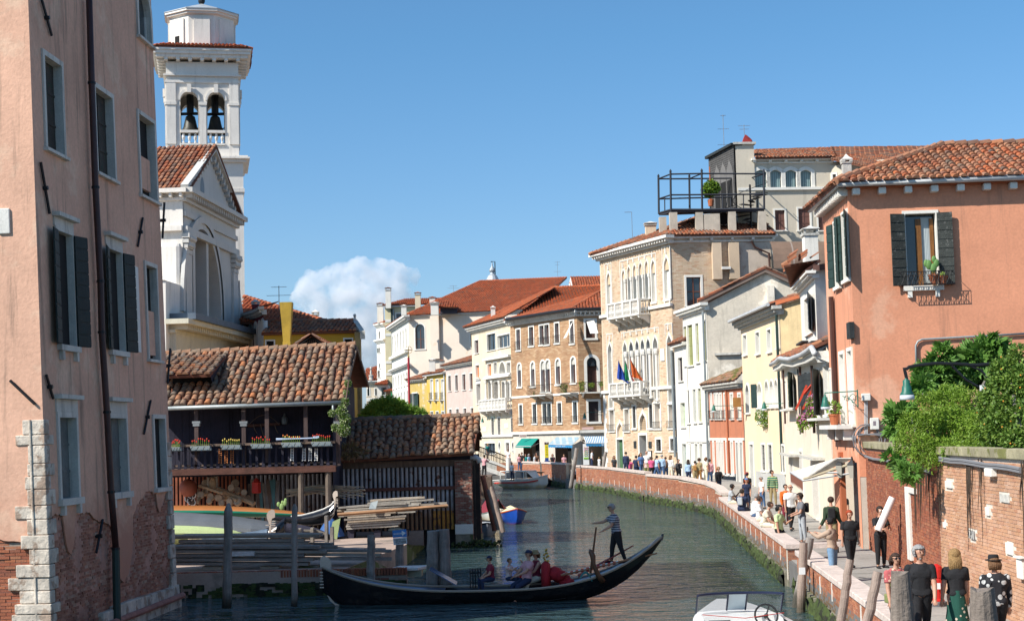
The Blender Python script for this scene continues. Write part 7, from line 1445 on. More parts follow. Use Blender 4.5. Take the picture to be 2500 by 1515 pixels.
leafmesh('p',[bl('H',735,480,40,124.2),bl('H',708,505,27,124.2),bl('H',762,485,28,124.2),bl('H',728,510,30,124.2)],1500,.22,LVIN,t,'leaf',partname='crown')
flowers('small green bush at the terrace rail beside the hotel shutters',[bl('H',1480,655,28,119.5)],600,FLW,10,name='terrace_bush')
t=thing('pine_bush','round feathery green pine crown behind the low shed roof','tree',at('G',90,1200,92)); t.location.z=YZ
m=MB(); p=t.location; m.tube([p,at('G',100,1080,92)],[.25,.1],6); m.tube([p+Vector((0,0,1)),at('G',270,1080,92)],[.15,.06],6); m.build('trunk',MATS['fig_bark'],t)
leafmesh('p',[bl('G',80,1060,75,92),bl('G',20,1085,60,92),bl('G',160,1050,75,92),bl('G',215,1060,55,92),bl('G',120,1010,50,92),bl('G',60,1030,50,92),bl('G',270,1070,45,92),bl('G',320,1085,45,92),bl('G',30,1060,50,92)],9000,.42,LPIN,t,'long',partname='crown',up=.8)
p=gnd('M',985,1340,PZ); t=thing('fire_hydrant','bright red fire hydrant on grey base against the garden wall','fire hydrant',p); m=MB(); m.lathe(p,[(.19,0),(.19,.09),(.16,.1)],16); m.build('base',flat('hydrant_grey',(.12,.12,.13)),t)
m=MB(); m.lathe(p,[(.14,.101),(.14,.13),(.105,.16),(.095,.45),(.13,.48),(.13,.56),(.12,.59),(.13,.61),(.13,.78),(.11,.85),(.06,.88),(.03,.9)],16); m.build('body',flat('hydrant_red',(.50,.02,.015),.35),t,smooth=False)
m=MB();
for a in (-1,1): m.tube([p+Vector((a*.1,-.06,.68)),p+Vector((a*.18,-.08,.68))],.05,8)
m.build('outlet_cap',flat('hydrant_blue',(.2,.3,.5),.5),t); m=MB(); m.box(p.x-.05,p.x+.03,p.y-.14,p.y-.13,p.z+.37,p.z+.5); m.build('hydrant_label',WT,t)
u0,u1,z0,z1=FR1.box('M',1815,875,1870,1070); m=MB(); m.fbox(FR1,u0,u1,z0,z1,0,.1); m.build('wall_box',WHITE,GW,bevel=.02); m=MB(); m.fbox(FR1,u0-.04,u1+.04,z1+.02,z1+.05,0,.14); m.build('wall_box_roof',WHITE,GW)
# ================================================================== BOATYARD
PSD=mat('dark_post',(.085,.055,.05),.85,var=.35,wood=(12,12,1.2),bump=.4)
DKW=mat('tarred_boards',(.028,.026,.045),.85,var=.35,wood=(30,30,2),bump=.4)
OLDW=mat('weathered_timber',(.19,.13,.095),.9,var=.35,wood=(12,12,1.2),bump=.5)
GREYW=mat('grey_timber',pal=[(.26,.23,.20),(.20,.18,.16),(.34,.30,.25),(.16,.14,.12),(.30,.24,.18),(.26,.23,.20)],rough=.92,var=.3,scale=3,bump=.5,bscale=25)
REDW=mat('red_brown_beam',(.12,.05,.035),.85,var=.4,wood=(2,30,30),bump=.4)
CORR=mat('corrugated_iron',(.46,.46,.48),.6,metal=.3,var=.35,scale=2,patch=(.20,.10,.07),pth=.6,pscale=2.5,low=(1.2,1.0,(.30,.14,.04)))
RSL=mat('red_slats',(.24,.08,.045),.9,var=.4,scale=3)
Y0=62.8
sq=thing('boatyard_house','dark timber boatyard house with old tiled roof, gallery and flower boxes','building',(-10,Y0,YZ))
eL=at('C',-260,1098,Y0-.1); eR=at('C',1622,1036,Y0-.1); rR=at('C',1748,533,67.4); rL=at('C',-280,632,67.4); bR=at('C',1858,892,72.0)
tiled_roof(sq,[eL,eR,rR,rL],TMO,.27,.44,near=300,ridge=[(rL,rR)],jit=.028)
bL=Vector((bR.x-14,bR.y,bR.z)); tiled_roof(sq,[bR,bL,rL,rR],TMO,.27,.44)
m=MB(); m.tube([eL+Vector((0,-.12,-.08)),eR+Vector((0,-.12,-.08))],.085,8); m.tube([eR+Vector((-.35,-.12,-.12)),eR+Vector((-.35,-.1,-.45)),eR+Vector((-.1,0,-.8))],.05,6); m.build('gutter',ZINC,sq,smooth=True)
m=MB();
for p,q in ((eR,rR),(rR,bR)): m.prism([p+Vector((.02,0,-.02)),q+Vector((.02,0,-.02)),q+Vector((.02,0,-.2)),p+Vector((.02,0,-.2))],(.05,0,0))
m.build('barge_board',OLDW,sq)
gx=eR.x-.45; m=MB(); za=eR.z-.1; m.poly([Vector((gx,Y0+.3,.7)),Vector((gx,71.5,.7)),Vector((gx,71.5,bR.z-.1)),Vector((gx,67.4,rR.z-.2)),Vector((gx,Y0+.3,za))]); m.build('gable_wall',DKW,sq)
for k in range(28): y=Y0+.35+k*.31; m=MB(); zt_=za+(rR.z-.2-za)*(y-Y0-.3)/(67.4-Y0-.3) if y<67.4 else rR.z-.2-(rR.z-bR.z-.1)*(y-67.4)/4.1; m.box(gx,gx+.03,y,y+.29,4,zt_-.05); m.build('gable_board',DKW,sq)
n_=Vector((0,-.25,.55)); a,c=at('C',-60,812,63.3)+Vector((0,0,.0)),at('C',420,795,63.3); d,e=at('C',560,632,66.6),at('C',-60,655,66.6)
tiled_roof(sq,[a,c,d,e],TMO,.27,.44,jit=.028,name='dormer_roof')
m=MB(); m.box(at('C',80,870,64.4).x,c.x-.05,64.4,64.5,at('C',80,880,64.4).z,at('C',80,800,64.4).z); m.build('dormer_opening',DARK,sq); m=MB(); p=at('C',440,870,64.2); m.poly([c+Vector((0,.05,-.03)),d+Vector((0,0,-.03)),p]); m.build('dormer_cheek',DKW,sq)
Fg=Fac((eL.x,Y0+1.7),(gx,Y0+1.7)); zg0=at('D',600,400,Y0).z; zg1=eR.z-.02
m=MB(); m.fbox(Fg,0,Fg.L,zg0-.4,zg1+.4,-.1,0); m.build('gallery_wall',DKW,sq)
for k in range(int(Fg.L/.3)):
 u=k*.3; m=MB(); m.fbox(Fg,u+.008,u+.292,zg0,zg1+.3,.001,.012+RR.random()*.015); m.build('wall_board',DKW,sq)
for (x0,x1,y0,y1) in ((335,465,-70,210),(520,555,120,215),(1130,1190,-60,195)):
 u0,u1,z0,z1=Fg.box('D',x0,y0,x1,y1); m=MB(); m.fbox(Fg,u0,u1,z0,z1,.03,.06); m.build('gallery_door',DKW,sq)
Fb=Fac((eL.x,Y0),(gx+.15,Y0)); zr=at('D',600,243,Y0).z; zf=at('D',600,408,Y0).z; zb=at('D',600,452,Y0).z
for x in (230,565,730,1005,1232):
 u=Fb.uv('D',x,200)[0]; m=MB(); m.fbox(Fb,u-.08,u+.08,zf,zg1-.1,-.16,0); o=m.build('gallery_post',PSD,sq)
 if x in (230,565,1232): z=Fb.uv('D',x,85)[1]; m=MB(); m.fbox(Fb,u-.16,u+.16,z-.06,z+.03,-.2,.04); m.fbox(Fb,u-.13,u+.13,z-.17,z-.062,-.2,.03); m.build('post_collar',mat('collar_grey',(.22,.24,.25),.7),o)
m=MB(); m.fbox(Fb,0,Fb.L,zb,zf,-.25,.06); m.build('floor_beam',REDW,sq); m=MB(); m.fbox(Fb,0,Fb.L,zf-.05,zf-.003,-1.7,-.251); m.build('gallery_floor',OLDW,sq)
m=MB(); m.fbox(Fb,0,Fb.L,zr-.04,zr+.05,-.14,.14); m.build('rail_shelf',OLDW,sq); m=MB(); m.fbox(Fb,0,Fb.L,zf+.10,zf+.17,-.06,.0); m.build('lower_rail',OLDW,sq)
k=0;u=.1
while u<Fb.L: m=MB(); w_=.13; m.prism([Fb.P(u,zf+.01,.005),Fb.P(u+w_,zf+.01,.005),Fb.P(u+w_*.8,(zf+zr)/2,.005),Fb.P(u+w_,zr-.045,.005),Fb.P(u,zr-.045,.005),Fb.P(u+w_*.2,(zf+zr)/2,.005)],Fb.n*.03); m.build('baluster_board',DKW,sq); u+=.26
TUL=[flat('tulip_red',(.55,.04,.02),.6),flat('tulip_yellow',(.70,.50,.12),.6),flat('tulip_orange',(.6,.16,.04),.6)]
fbx=((62,125,262,288),(197,335,255,285),(412,548,248,278),(622,762,240,270),(838,975,230,262),(1048,1187,225,255))
wh=('leftmost, cut off by pink wall','second from the left, red blooms','third from the left, yellow blooms','fourth from the left, red blooms','fifth from the left, orange and yellow blooms','rightmost, red blooms beside the gallery post')
for i,(x0,x1,y0,y1) in enumerate(fbx):
 u0,u1,z0,z1=Fb.box('D',x0,y0,x1,y1); p=Fb.P(u0,z0,.25); t=thing('flower_box','grey flower box on the gallery rail, '+wh[i],'flower box',p,'flower boxes on the gallery rail')
 m=MB(); m.prism([Fb.P(u0+.06,z0,.10),Fb.P(u0+.06,z0,.32),Fb.P(u0,z1,.38),Fb.P(u0,z1,.08)],Fb.ud*(u1-u0)); m.build('trough',mat('pale_plastic',(.50,.58,.58),.5,var=.1),t)
 m=MB(); m.fbox(Fb,u0-.1,u1+.1,z0-.03,z0+.0,.05,.4)
 for q in range(4): m.tube([Fb.P(u0+(u1-u0)*q/3.,z0,.36),Fb.P(u0+(u1-u0)*(q+.5)/3.3,z1-.03,.40)],.012,4)
 m.build('iron_holder',IRON,t)
 for k in range(9):
  u=u0+(u1-u0)*(k+.7)/9.4; h=.14+RR.random()*.13; m=MB(); m.tube([Fb.P(u,z1-.03,.22),Fb.P(u+.02,z1+h,.24)],.008,4); o=m.build('stem',LVIN,t); m=MB(); m.ball(Fb.P(u+.02,z1+h+.02,.24),.034,6,sc=(.8,.8,1.2)); m.build('bloom',TUL[(0,0,1,0,(2,1)[k%2],0)[i]],o)
def onF(F,v,x,y,o): u,z=F.uv(v,x,y); return F.P(u,z,o)
t=thing('wooden_yoke','reddish wooden yoke with ropes and arched cane hung on the gallery wall','yoke',onF(Fg,'D',715,110,.1)); m=MB(); m.tube([onF(Fg,'D',600,112,.15),onF(Fg,'D',828,98,.15)],[.07,.06],6); m.build('beam',REDW,t); m=MB(); m.tube([onF(Fg,'D',600+20*i,112-75*math.sin(math.pi*i/11.5),.2) for i in range(12)],.012,4)
for x in (640,690,790): m.tube([onF(Fg,'D',x,100,.2),onF(Fg,'D',x+8,135,.22),onF(Fg,'D',x+25,165 if x!=690 else 190,.2)],.02,4)
m.build('rope',OLDW,t)
o=MB(); p=onF(Fg,'D',860,75,.2); o.lathe(p,[(.1,-.16),(.13,-.12),(.12,.1),(.05,.2),(.02,.3)],8); tag(o.build('lantern',flat('old_zinc',(.12,.13,.13),.4),None,origin=p),'small old zinc lantern hung on the gallery wall','lantern')
o=MB(); a=onF(Fb,'D',795,208,.0);c=onF(Fb,'D',1090,198,0); o.tube([a,a.lerp(c,.3),c],[.05,.03,.025],6,flat=.4); o.obox(c+Vector((-.2,0,0)),(.25,0,0),(0,.03,0),(0,0,.08)); tag(o.build('toy_oar',flat('white_blue_paint',(.45,.55,.72),.5),None,origin=a),'white and blue painted oar lying on the gallery rail','oar')
def ladder(v,x0,y0,x1,y1,m_,label,g):
 t=thing('small_ladder',label,'ladder',onF(Fb,v,x0,y1,.12),g); m=MB(); w=.2
 for q in (0,.9): m.tube([onF(Fb,v,x0+(x1-x0)*q,y1,.1),onF(Fb,v,x0+(x1-x0)*(.1+q*.85),y0,.06)],.014,4)
 m.build('side_rail',m_,t); m=MB()
 for k in range(8): y=y1+(y0-y1)*(k+.5)/8; m.tube([onF(Fb,v,x0,y,.1),onF(Fb,v,x1,y,.1)],.011,4)
 m.build('rung',m_,t)
CN=flat('orange_cane',(.45,.16,.05),.7);
for i,(x,mt,c) in enumerate(((392,CN,'first orange cane lattice hung below the gallery flower boxes'),(434,CN,'middle orange cane lattice hung below the gallery flower boxes'),(476,CN,'right orange cane lattice hung below the gallery flower boxes'),(900,WT,'narrow white lattice, leftmost of the pale ones on the gallery'),(984,WT,'white lattice second from left on the gallery front'),(1028,WT,'white lattice third from left on the gallery front'),(1070,WT,'rightmost white lattice on the gallery front'))): ladder('D',x,275 if i<3 else 270,x+22,378 if i<3 else 360,mt,c,'lattices hung on the gallery front')
t=thing('climbing_plant','climber with pale blossoms on the right corner post of the boatyard gallery','plant',onF(Fb,'C',1640,1380,.3)); t.location.z=YZ+1.5
m=MB(); m.tube([onF(Fb,'C',1620,1400,.2),onF(Fb,'C',1650,1150,.3),onF(Fb,'C',1690,850,.2)],.03,5); m.build('stem',OLDW,t)
BB=[bl('C',1640,1300,55,62.4),bl('C',1650,1200,50,62.4),bl('C',1620,1130,45,62.4),bl('C',1650,1050,35,62.6),bl('C',1680,880,28,63),bl('C',1560,1280,30,62.4),bl('C',1530,1150,28,62.4),bl('C',1660,960,20,62.8)]
leafmesh('c',BB,3200,.07,LDRK,t,partname='foliage'); leafmesh('c',BB,1100,.07,leafmat('pale_blossom',[(.55,.58,.35),(.40,.45,.22),(.6,.62,.45)]),t,fill=.9,partname='blossom')
YW=65.6; Fw=Fac((eL.x,YW),(at('E',905,600,67).x-.05,67.0)); zt_=zb+.1
def corr(F,u0,u1,z0,z1,material,parent,name='corrugated_sheet',o=0,p=.18,amp=.05):
 n=max(1,round((u1-u0)/p)); p=(u1-u0)/n; m=MB()
 for i in range(n):
  for k in range(6):
   q0,q1=k/6,(k+1)/6; h=lambda q: o+(amp*math.sin(q/.6*math.pi) if q<.6 else -amp*1.3*math.sin((q-.6)/.4*math.pi)); m.cm=1 if q0>=.6 else 0; m.quad(F.P(u0+(i+q0)*p,z0,h(q0)),F.P(u0+(i+q1)*p,z0,h(q1)),F.P(u0+(i+q1)*p,z1,h(q1)),F.P(u0+(i+q0)*p,z1,h(q0)))
 return m.build(name,[material,mat('rusty_shaded_groove',(.06,.03,.025),.9,var=.4)],parent)  # grooves coloured dark for rust and for the shade between the ribs
Fs=Fac((eL.x,YW),(gx,YW)); uA=Fs.uv('D',620,600)[0]
for k in range(int(uA/.16)): m=MB(); m.fbox(Fs,k*.16,k*.16+.09,YZ,zt_,0,.05); m.build('wall_slat',RSL,sq)
m=MB(); m.fbox(Fs,0,Fs.L,YZ,zt_,-.3,-.05); m.fbox(Fs,0,uA,1.9,2.05,-.049,-.005); m.build('wall_backing',DKW,sq)
corr(Fs,uA,Fs.L-.1,YZ,zt_,CORR,sq)
for x,y0,y1 in ((972,478,715),(1165,452,692)): p0=at('D',x,y1,62.9);p1=at('D',x,y0,62.9); m=MB(); m.tube([Vector((p0.x,62.9,YZ)),Vector((p1.x,62.9,zb))],.12,8); m.build('ground_post',mat('pale_post',(.17,.13,.10),.9,var=.3,wood=(20,20,1.5),bump=.4),sq)
sh=thing('low_boatshed','low boatshed with sagging tiled roof, corrugated wall and brick end pier','shed',(-4,67,YZ))
a=at('E',70,360,66.2);c=at('E',1032,303,66.2); d=at('E',1078,45,69.6); e=at('E',120,80,69.6)
tiled_roof(sh,[a,c,d,e],TMO,.25,.40,near=300,ridge=[(e,d)],jit=.03)
b2=Vector((c.x+.1,73.2,c.z+.1)); tiled_roof(sh,[b2,b2+(a-c),e,d],TMO,.25,.4)
Fc=Fac((at('E',100,600,66.7).x,66.7),(at('E',1020,600,66.9).x,66.9)); zbm=Fc.uv('E',500,408)[1]; ztm=Fc.uv('E',500,362)[1]
m=MB(); m.fbox(Fc,0,Fc.L+.1,zbm,ztm,-.2,0); m.build('eaves_beam',OLDW,sh); m=MB(); m.fbox(Fc,0,Fc.L+.1,ztm,ztm+.35,-.35,-.05); m.build('soffit_board',DKW,sh)
u1=Fc.uv('E',903,600)[0]; q=.02; k=0
while q<u1: w=min(.96,u1-q); corr(Fc,q,q+w,1.55,zbm+.05,CORR,sh,o=-.1); corr(Fc,q,q+w,YZ-.9 if q>4.4 else YZ,1.55,CORR if q<u1-1.6 else mat('yellow_rust_iron',(.50,.23,.05),.7,var=.4,scale=4,patch=(.2,.1,.06),pscale=3),sh,o=-.12); q+=.96
z=Fc.uv('E',500,560)[1]; m=MB(); m.fbox(Fc,.5,u1,z-.07,z+.07,-.06,.02); m.build('girt',mat('rusty_girt',(.14,.05,.035),.8,var=.3),sh)
m=MB(); m.fbox(Fc,0,Fc.L,-.6,zbm,-6,-.3); m.build('shed_core',DARK,sh)
u0=Fc.uv('E',905,700)[0]; Fp=Fac(Fc.P(u0,0,.12),Fc.P(Fc.L,0,.12)); zst=Fp.uv('E',960,808)[1]; zst0=Fp.uv('E',960,880)[1]
brickwork(Fp,sh,0,Fp.L,zst,ztm-.05,BROLD,MORTD,bl=.22,bh=.06,jit=.01); m=MB(); m.fbox(Fp,-.04,Fp.L+.03,zst0,zst-.003,-.3,.05); m.build('pier_stone',STONE,sh,bevel=.03); m=MB(); m.fbox(Fp,-.02,Fp.L+.02,-.6,zst0-.003,-.3,.02); m.build('pier_foot',CONC,sh)
Fr=Fac((Fp.P(Fp.L,0).x+.01,Fp.P(Fp.L,0).y),(Fp.P(Fp.L,0).x+.3,71.5)); brickwork(Fr,sh,0,Fr.L,.3,ztm-.1,BROLD,MORTD,jit=.01); m=MB(); m.fbox(Fr,0,Fr.L,-.6,.3,-.3,.05); m.build('wall_foot',CONC,sh)
m=MB(); m.poly([Vector((Fr.P(0,0).x-.2,67,ztm)),Vector((Fr.P(0,0).x-.2,73,ztm+.1)),Vector((Fr.P(0,0).x-.2,69.6,d.z-.2))]); m.build('gable_board',DKW,sh)
for x0,x1,Y_ in ((1020,1042,67.2),(1052,1078,68.2)): p=at('E',(x0+x1)/2,900,Y_); m=MB(); m.box(p.x-.13,p.x+.13,Y_,Y_+.25,-.5,ztm+.2); m.build('slip_post',mat('black_wet_post',(.03,.025,.022),.7,var=.5,patch=(.2,.17,.14),pth=.62,pscale=2),sh)
m=MB(); m.tube([at('E',1005,340,67),at('E',1050,338,67.1),at('E',1070,352,67.1),at('E',1076,375,67.1)],.12,8); m.build('vent_pipe',ZINCW,sh,smooth=True)
t=al=MB()
for i in range(260):
 u=RR.uniform(-.2,1.9); p=Fp.P(0,0,0)+Vector((u,RR.uniform(-.5,.3),RR.uniform(-.1,.28-.08*abs(u-1)))); al.ball(p,RR.uniform(.03,.08),5)
o=al.build('seaweed',ALG,sh); o['kind']='stuff'
wd_=leafmesh('w',[bl('E',150,290,60,66.2,.3,45),bl('E',250,300,30,66.4,.3,20)],260,.28,leafmat('dry_grass',[(.35,.2,.1),(.25,.18,.08),(.4,.28,.14)]),sh,'long',partname='dry_weeds')
def loc(v,x,y,Y): return at(v,x,y,Y)
BUO=mat('tan_disc',(.42,.30,.20),.7,var=.3,scale=8)
t=thing('buoy_heap','heap of round tan wooden buoys and carved oar forks against red slats','heap',loc('D',430,680,64.5))
for i,(x,y,r) in enumerate(((290,520,24),(505,520,28),(485,555,26),(530,572,25),(465,600,26),(300,585,26),(262,605,24),(340,615,27),(385,620,26),(435,625,24),(475,650,27),(528,655,29),(570,585,22),(325,650,20),(595,625,22),(410,660,22))):
 p=loc('D',x,y,64.9+RR.uniform(-.3,.3)-(y-500)*.004); s=r/2.9/58; n=Vector((RR.uniform(-.5,.5),-1,RR.uniform(-.1,.6))).normalized(); m=MB(); m.tube([p,p+n*.12,p+n*.13,p+n*.09],[s,s*.95,s*.62,s*.58],14); m.build('buoy',BUO,t)
for (x0,y0,x1,y1,r) in ((250,535,420,590,.07),(380,555,640,665,.10),(290,560,240,650,.06),(560,600,640,660,.08),(430,600,520,640,.08),(245,560,240,660,.05)): m=MB(); m.tube([loc('D',x0,y0,64.6),loc('D',x1,y1,63.9)],r,7); m.build('carved_fork',mat('pale_carved_wood',(.40,.26,.15),.7,var=.2,wood=(8,8,8)),t)
m=MB(); m.tube([loc('D',315,555,64.5),loc('D',315,478,64.5),loc('D',375,472,64.5),loc('D',375,550,64.5)],.07,7); m.build('rope_frame',GREYW,t); m=MB(); m.ball(loc('D',348,525,64.5),.22,10,sc=(.8,.5,1.3)); m.ball(loc('D',350,492,64.5),.12,8); m.build('carved_figure',mat('pale_carved_wood',(.4,.26,.15)),t,smooth=True)
o=MB(); p=loc('D',173,552,64.6); o.ball(p,.58/2.0*1.3,14); o.tube([p+Vector((0,0,.33)),p+Vector((0,0,.55))],.03,5); tag(o.build('red_buoy',mat('faded_red',(.32,.09,.05),.6,var=.25),None,origin=p,smooth=True),'large faded red ball buoy hanging in front of the red slats','buoy')
t=thing('rope_bundle','bundle of white and dark ropes below the red ball buoy','rope',loc('D',188,640,64.6));
for k in range(9): m=MB(); p=loc('D',175+RR.uniform(0,28),600+k*8,64.6); m.tube([p+Vector((.16*math.cos(a*.7),.05*math.sin(a),.16*math.sin(a*.7+k))) for a in range(10)],.025,5); m.build('rope_loop',(WT,IRON,OLDW)[k%3],t)
o=MB(); p=loc('D',655,540,64.2); o.lathe(p,[(.16,-.28),(.2,-.24),(.18,.1),(.2,.14),(.1,.26),(.03,.34)],6); tag(o.build('red_lantern',RD,None,origin=p),'bright red lantern among the leaning planks','lantern')
t=thing('leaning_planks','bundle of old planks and oars leaning on the corrugated wall','planks',loc('D',750,690,64.5))
for k,(x0,x1) in enumerate(((632,640),(665,700),(690,715),(705,745),(735,770),(745,800),(765,800),(780,830),(800,860),(620,632),(790,775),(815,812))):
 m=MB(); a=loc('D',x0,488+8*k%40,64.9); c=Vector((loc('D',x1,690,64.0).x,64.0,YZ)); ax=(a-c).normalized(); w_=ax.cross(Vector((0,1,0))).normalized()*RR.uniform(.07,.18); m.obox(c,a-c,w_,(0,.05,0)); m.build('plank',(GREYW,OLDW,mat('teal_paint',(.1,.22,.22),.7),GREYW)[k%4],t)
t=thing('twig_bundle','long bundle of pale twigs and canes on top of the rack','twigs',loc('D',1100,590,64.0)); m=MB()
for k in range(44): a=loc('D',RR.uniform(860,1000),590+RR.uniform(-30,25),64); c=loc('D',RR.uniform(1180,1440),575+RR.uniform(-40,55),63.4); m.tube([a,a.lerp(c,.5)+Vector((0,0,.12)),c],.018,4)
o=m.build('twig',mat('pale_twig',(.38,.32,.24),.9,var=.3),t); o['kind']='stuff'; m=MB(); m.box(loc('D',985,600,64.2).x,loc('D',1240,600,64.2).x,63.6,64.6,loc('D',1,610,64).z,loc('D',1,598,64).z); m.build('rack_shelf',OLDW,t)
for x in (985,1235): m=MB(); q=loc('D',x,600,64.2).x; m.box(q,q+.1,63.7,63.8,YZ,loc('D',1,612,64).z); m.build('rack_leg',OLDW,t)
t=thing('prickly_pear','small prickly pear cactus in front of the leaning planks','plant',loc('D',840,700,62.3));
for (x,y,r) in ((835,685,22),(812,668,16),(858,660,18),(862,640,14),(840,655,13)): m=MB(); m.ball(loc('D',x,y,62.3),r/2.9/60,10,sc=(.8,.3,1.15)); m.build('cactus_pad',flat('cactus_green2',(.25,.36,.12),.6),t,smooth=True)
o=MB(); p=loc('D',1180,700,62.6); o.lathe(Vector((p.x,62.6,YZ+.1)),[(.55,.0),(.48,.2),(.3,.5),(.05,.75)],8); tag(o.build('blue_parasol',flat('blue_cloth',(.03,.10,.28),.7),None,origin=p),'collapsed blue parasol half hidden by the black gondola stern','parasol')
def stack(label,boxes,n,mat_,tilt=0):
 t=thing('plank_stack',label,'plank stack',boxes[0][0],'plank stacks in the boatyard')
 for (a,c,d,h,k) in boxes:   # left end, right end, depth, height, count of layers
  L=(c-a).length; ux=(c-a).normalized()
  for i in range(k):
   for j in range(n):
    s0=RR.uniform(0,.12)*L; s1=L*RR.uniform(.78,1.04); w=d/n*RR.uniform(.8,.97); m=MB(); o=a+ux*s0+Vector((0,d*j/n,h*i/k+RR.uniform(0,.01))); yw=RR.uniform(-.012,.012); m.obox(o,(ux+Vector((0,yw,RR.uniform(-.004,.004))))*(s1-s0),Vector((0,w,0)),Vector((0,0,h/k*.72)))
    if i==k-1 or j==0: m.build('plank',mat_,t)
 return t
Yp=gnd('D',300,1150,YZ).y+.6
st=stack('long stack of grey planks on blocks along the quay edge',[(at('D',-60,1100,Yp),at('D',1150,1098,Yp),1.6,.62,5),(at('D',-40,1000,Yp+.7),at('D',1200,985,Yp+.7),1.2,.5,4),(at('D',700,1060,Yp+.3),at('E',430,1065,Yp+.3),1.0,.35,3)],3,GREYW)
for x in (315,728,1000): a=at('D',x-50,1150,Yp); m=MB(); m.box(a.x,a.x+.6,Yp+.1,Yp+.7,YZ+.0,at('D',x,1108,Yp).z); m.build('support_block',CONC if x>900 else mat('pale_block',(.42,.36,.28),.9,var=.2),st,bevel=.02)
m=MB(); a=at('D',470,1035,Yp-.05);c=at('D',640,1000,Yp-.05); m.box(a.x,c.x,Yp-.06,Yp+.2,a.z,c.z); m.build('wrapped_parcel',mat('crumpled_wrap',(.62,.62,.60),.5,var=.3,scale=6,bump=1,bscale=8),st)
st2=stack('tall untidy stack of split silvery planks before the low shed',[(at('E',90,850,62.5),at('E',540,822,62.5),1.1,.62,7),(at('E',70,760,62.7),at('E',660,722,62.7),1.2,.42,5),(at('E',65,720,62.9),at('E',830,690,62.9),1.2,.2,2),(at('E',250,690,63.1),at('E',740,660,63.1),.8,.3,3)],3,mat('silver_plank',pal=[(.40,.36,.30),(.30,.27,.23),(.48,.43,.36),(.36,.28,.20),(.24,.21,.18),(.40,.36,.30)],rough=.9,var=.25,scale=4,bump=.5))
m=MB(); m.tube([at('E',70,740,62.2),at('E',850,678,62.2)],.07,4); m.build('long_beam',mat('tan_beam',(.30,.16,.08),.8,var=.3),st2)
for x in (140,330,520): a=at('E',x,880,62.6); m=MB(); m.box(a.x,a.x+.25,62.6,63.6,YZ,at('E',x,852,62.6).z); m.build('support_block',DKW,st2)
m=MB(); p=at('E',290,700,62.3); m.prism([p,at('E',340,700,62.3),at('E',358,640,62.4),at('E',305,655,62.4)],(0,.05,0)); tag(m.build('zinc_offcut',ZINC,None,origin=p),'leaning grey sheet metal offcut on the silvery plank stack','sheet')
def sidehull(name,label,cat,st,bands,Yd,bul,group=None,par=None):
 """st: (view,x,y_top,y_bot) stations; bands: (fraction from, to, material)"""
 t=par or thing(name,label,cat,at(st[0][0],st[0][1],st[0][3],Yd),group); n=10; rows=[]
 for i,(v,x,yt,yb) in enumerate(st):
  T_,B_=at(v,x,yt,Yd),at(v,x,yb,Yd); q=[]
  for k in range(2*n):
   a=math.pi*k/n; f=(1-math.cos(a))/2; p=T_.lerp(B_,f); q.append(p+Vector((0,-math.sin(a)*bul*min(1,(T_-B_).length*1.3),0)))
  rows.append(q)
 for (f0,f1,mt,nm) in bands:
  m=MB()
  for i in range(len(rows)-1):
   for k in range(2*n):
    a=(k+.5)/n; f=(1-math.cos(a*math.pi))/2
    if a>1: sel=(f1>=1)
    else: sel=f0<=f<f1
    if sel: m.quad(rows[i][k],rows[i+1][k],rows[i+1][(k+1)%(2*n)],rows[i][(k+1)%(2*n)])
  if f1>=1: m.poly(rows[-1]); m.poly(rows[0])
  m.build(nm,mt,t,smooth=True)
 return t
BLKP=flat('black_lacquer',(.012,.012,.014),.18,spec=.6)
VARN=flat('varnished_orange',(.42,.16,.05),.22,spec=.6); GRNP=flat('deep_green_paint',(.01,.17,.10),.25,spec=.5); LIME=mat('pale_green_bottom',(.40,.48,.22),.55,var=.12); SLATE=mat('slate_grey_side',(.12,.13,.14),.45,var=.15)
sidehull('green_boat','upturned boat with varnished orange gunwale and deep green bottom','boat',[('D',x,675+max(0,(x-300))**1.6*.0014,760+max(0,x-500)*.0) for x in (-60,60,180,300,420,540,660,780,880,960)]+[('D',1045,742,760)],[(0,.28,VARN,'gunwale'),(.28,.34,VARN,'rubbing_strake'),(.34,1,GRNP,'hull')],60.8,1.2)
sidehull('pale_green_boat','boat lying on its side with pale lime bottom and slate sides','boat',[('D',-60,722,950),('D',60,722,950),('D',200,728,945),('D',350,738,940),('D',500,752,935),('D',650,775,930),('D',800,800,925),('D',950,825,920),('D',1080,850,915),('D',1180,880,912)],[(0,.13,SLATE,'side_plank'),(.13,1,SLATE,'side'),],57.6,1.1)
sidehull('x','x','x',[('D',-60,765,952),('D',60,765,952),('D',200,770,947),('D',350,780,942),('D',480,792,938),('D',600,805,934)],[(0,1,LIME,'bottom')],57.45,1.1,par=[o for o in COL.objects if o.name=='pale_green_boat'][0])
FER=mat('brushed_steel',(.55,.46,.38),.45,metal=.3,var=.1)
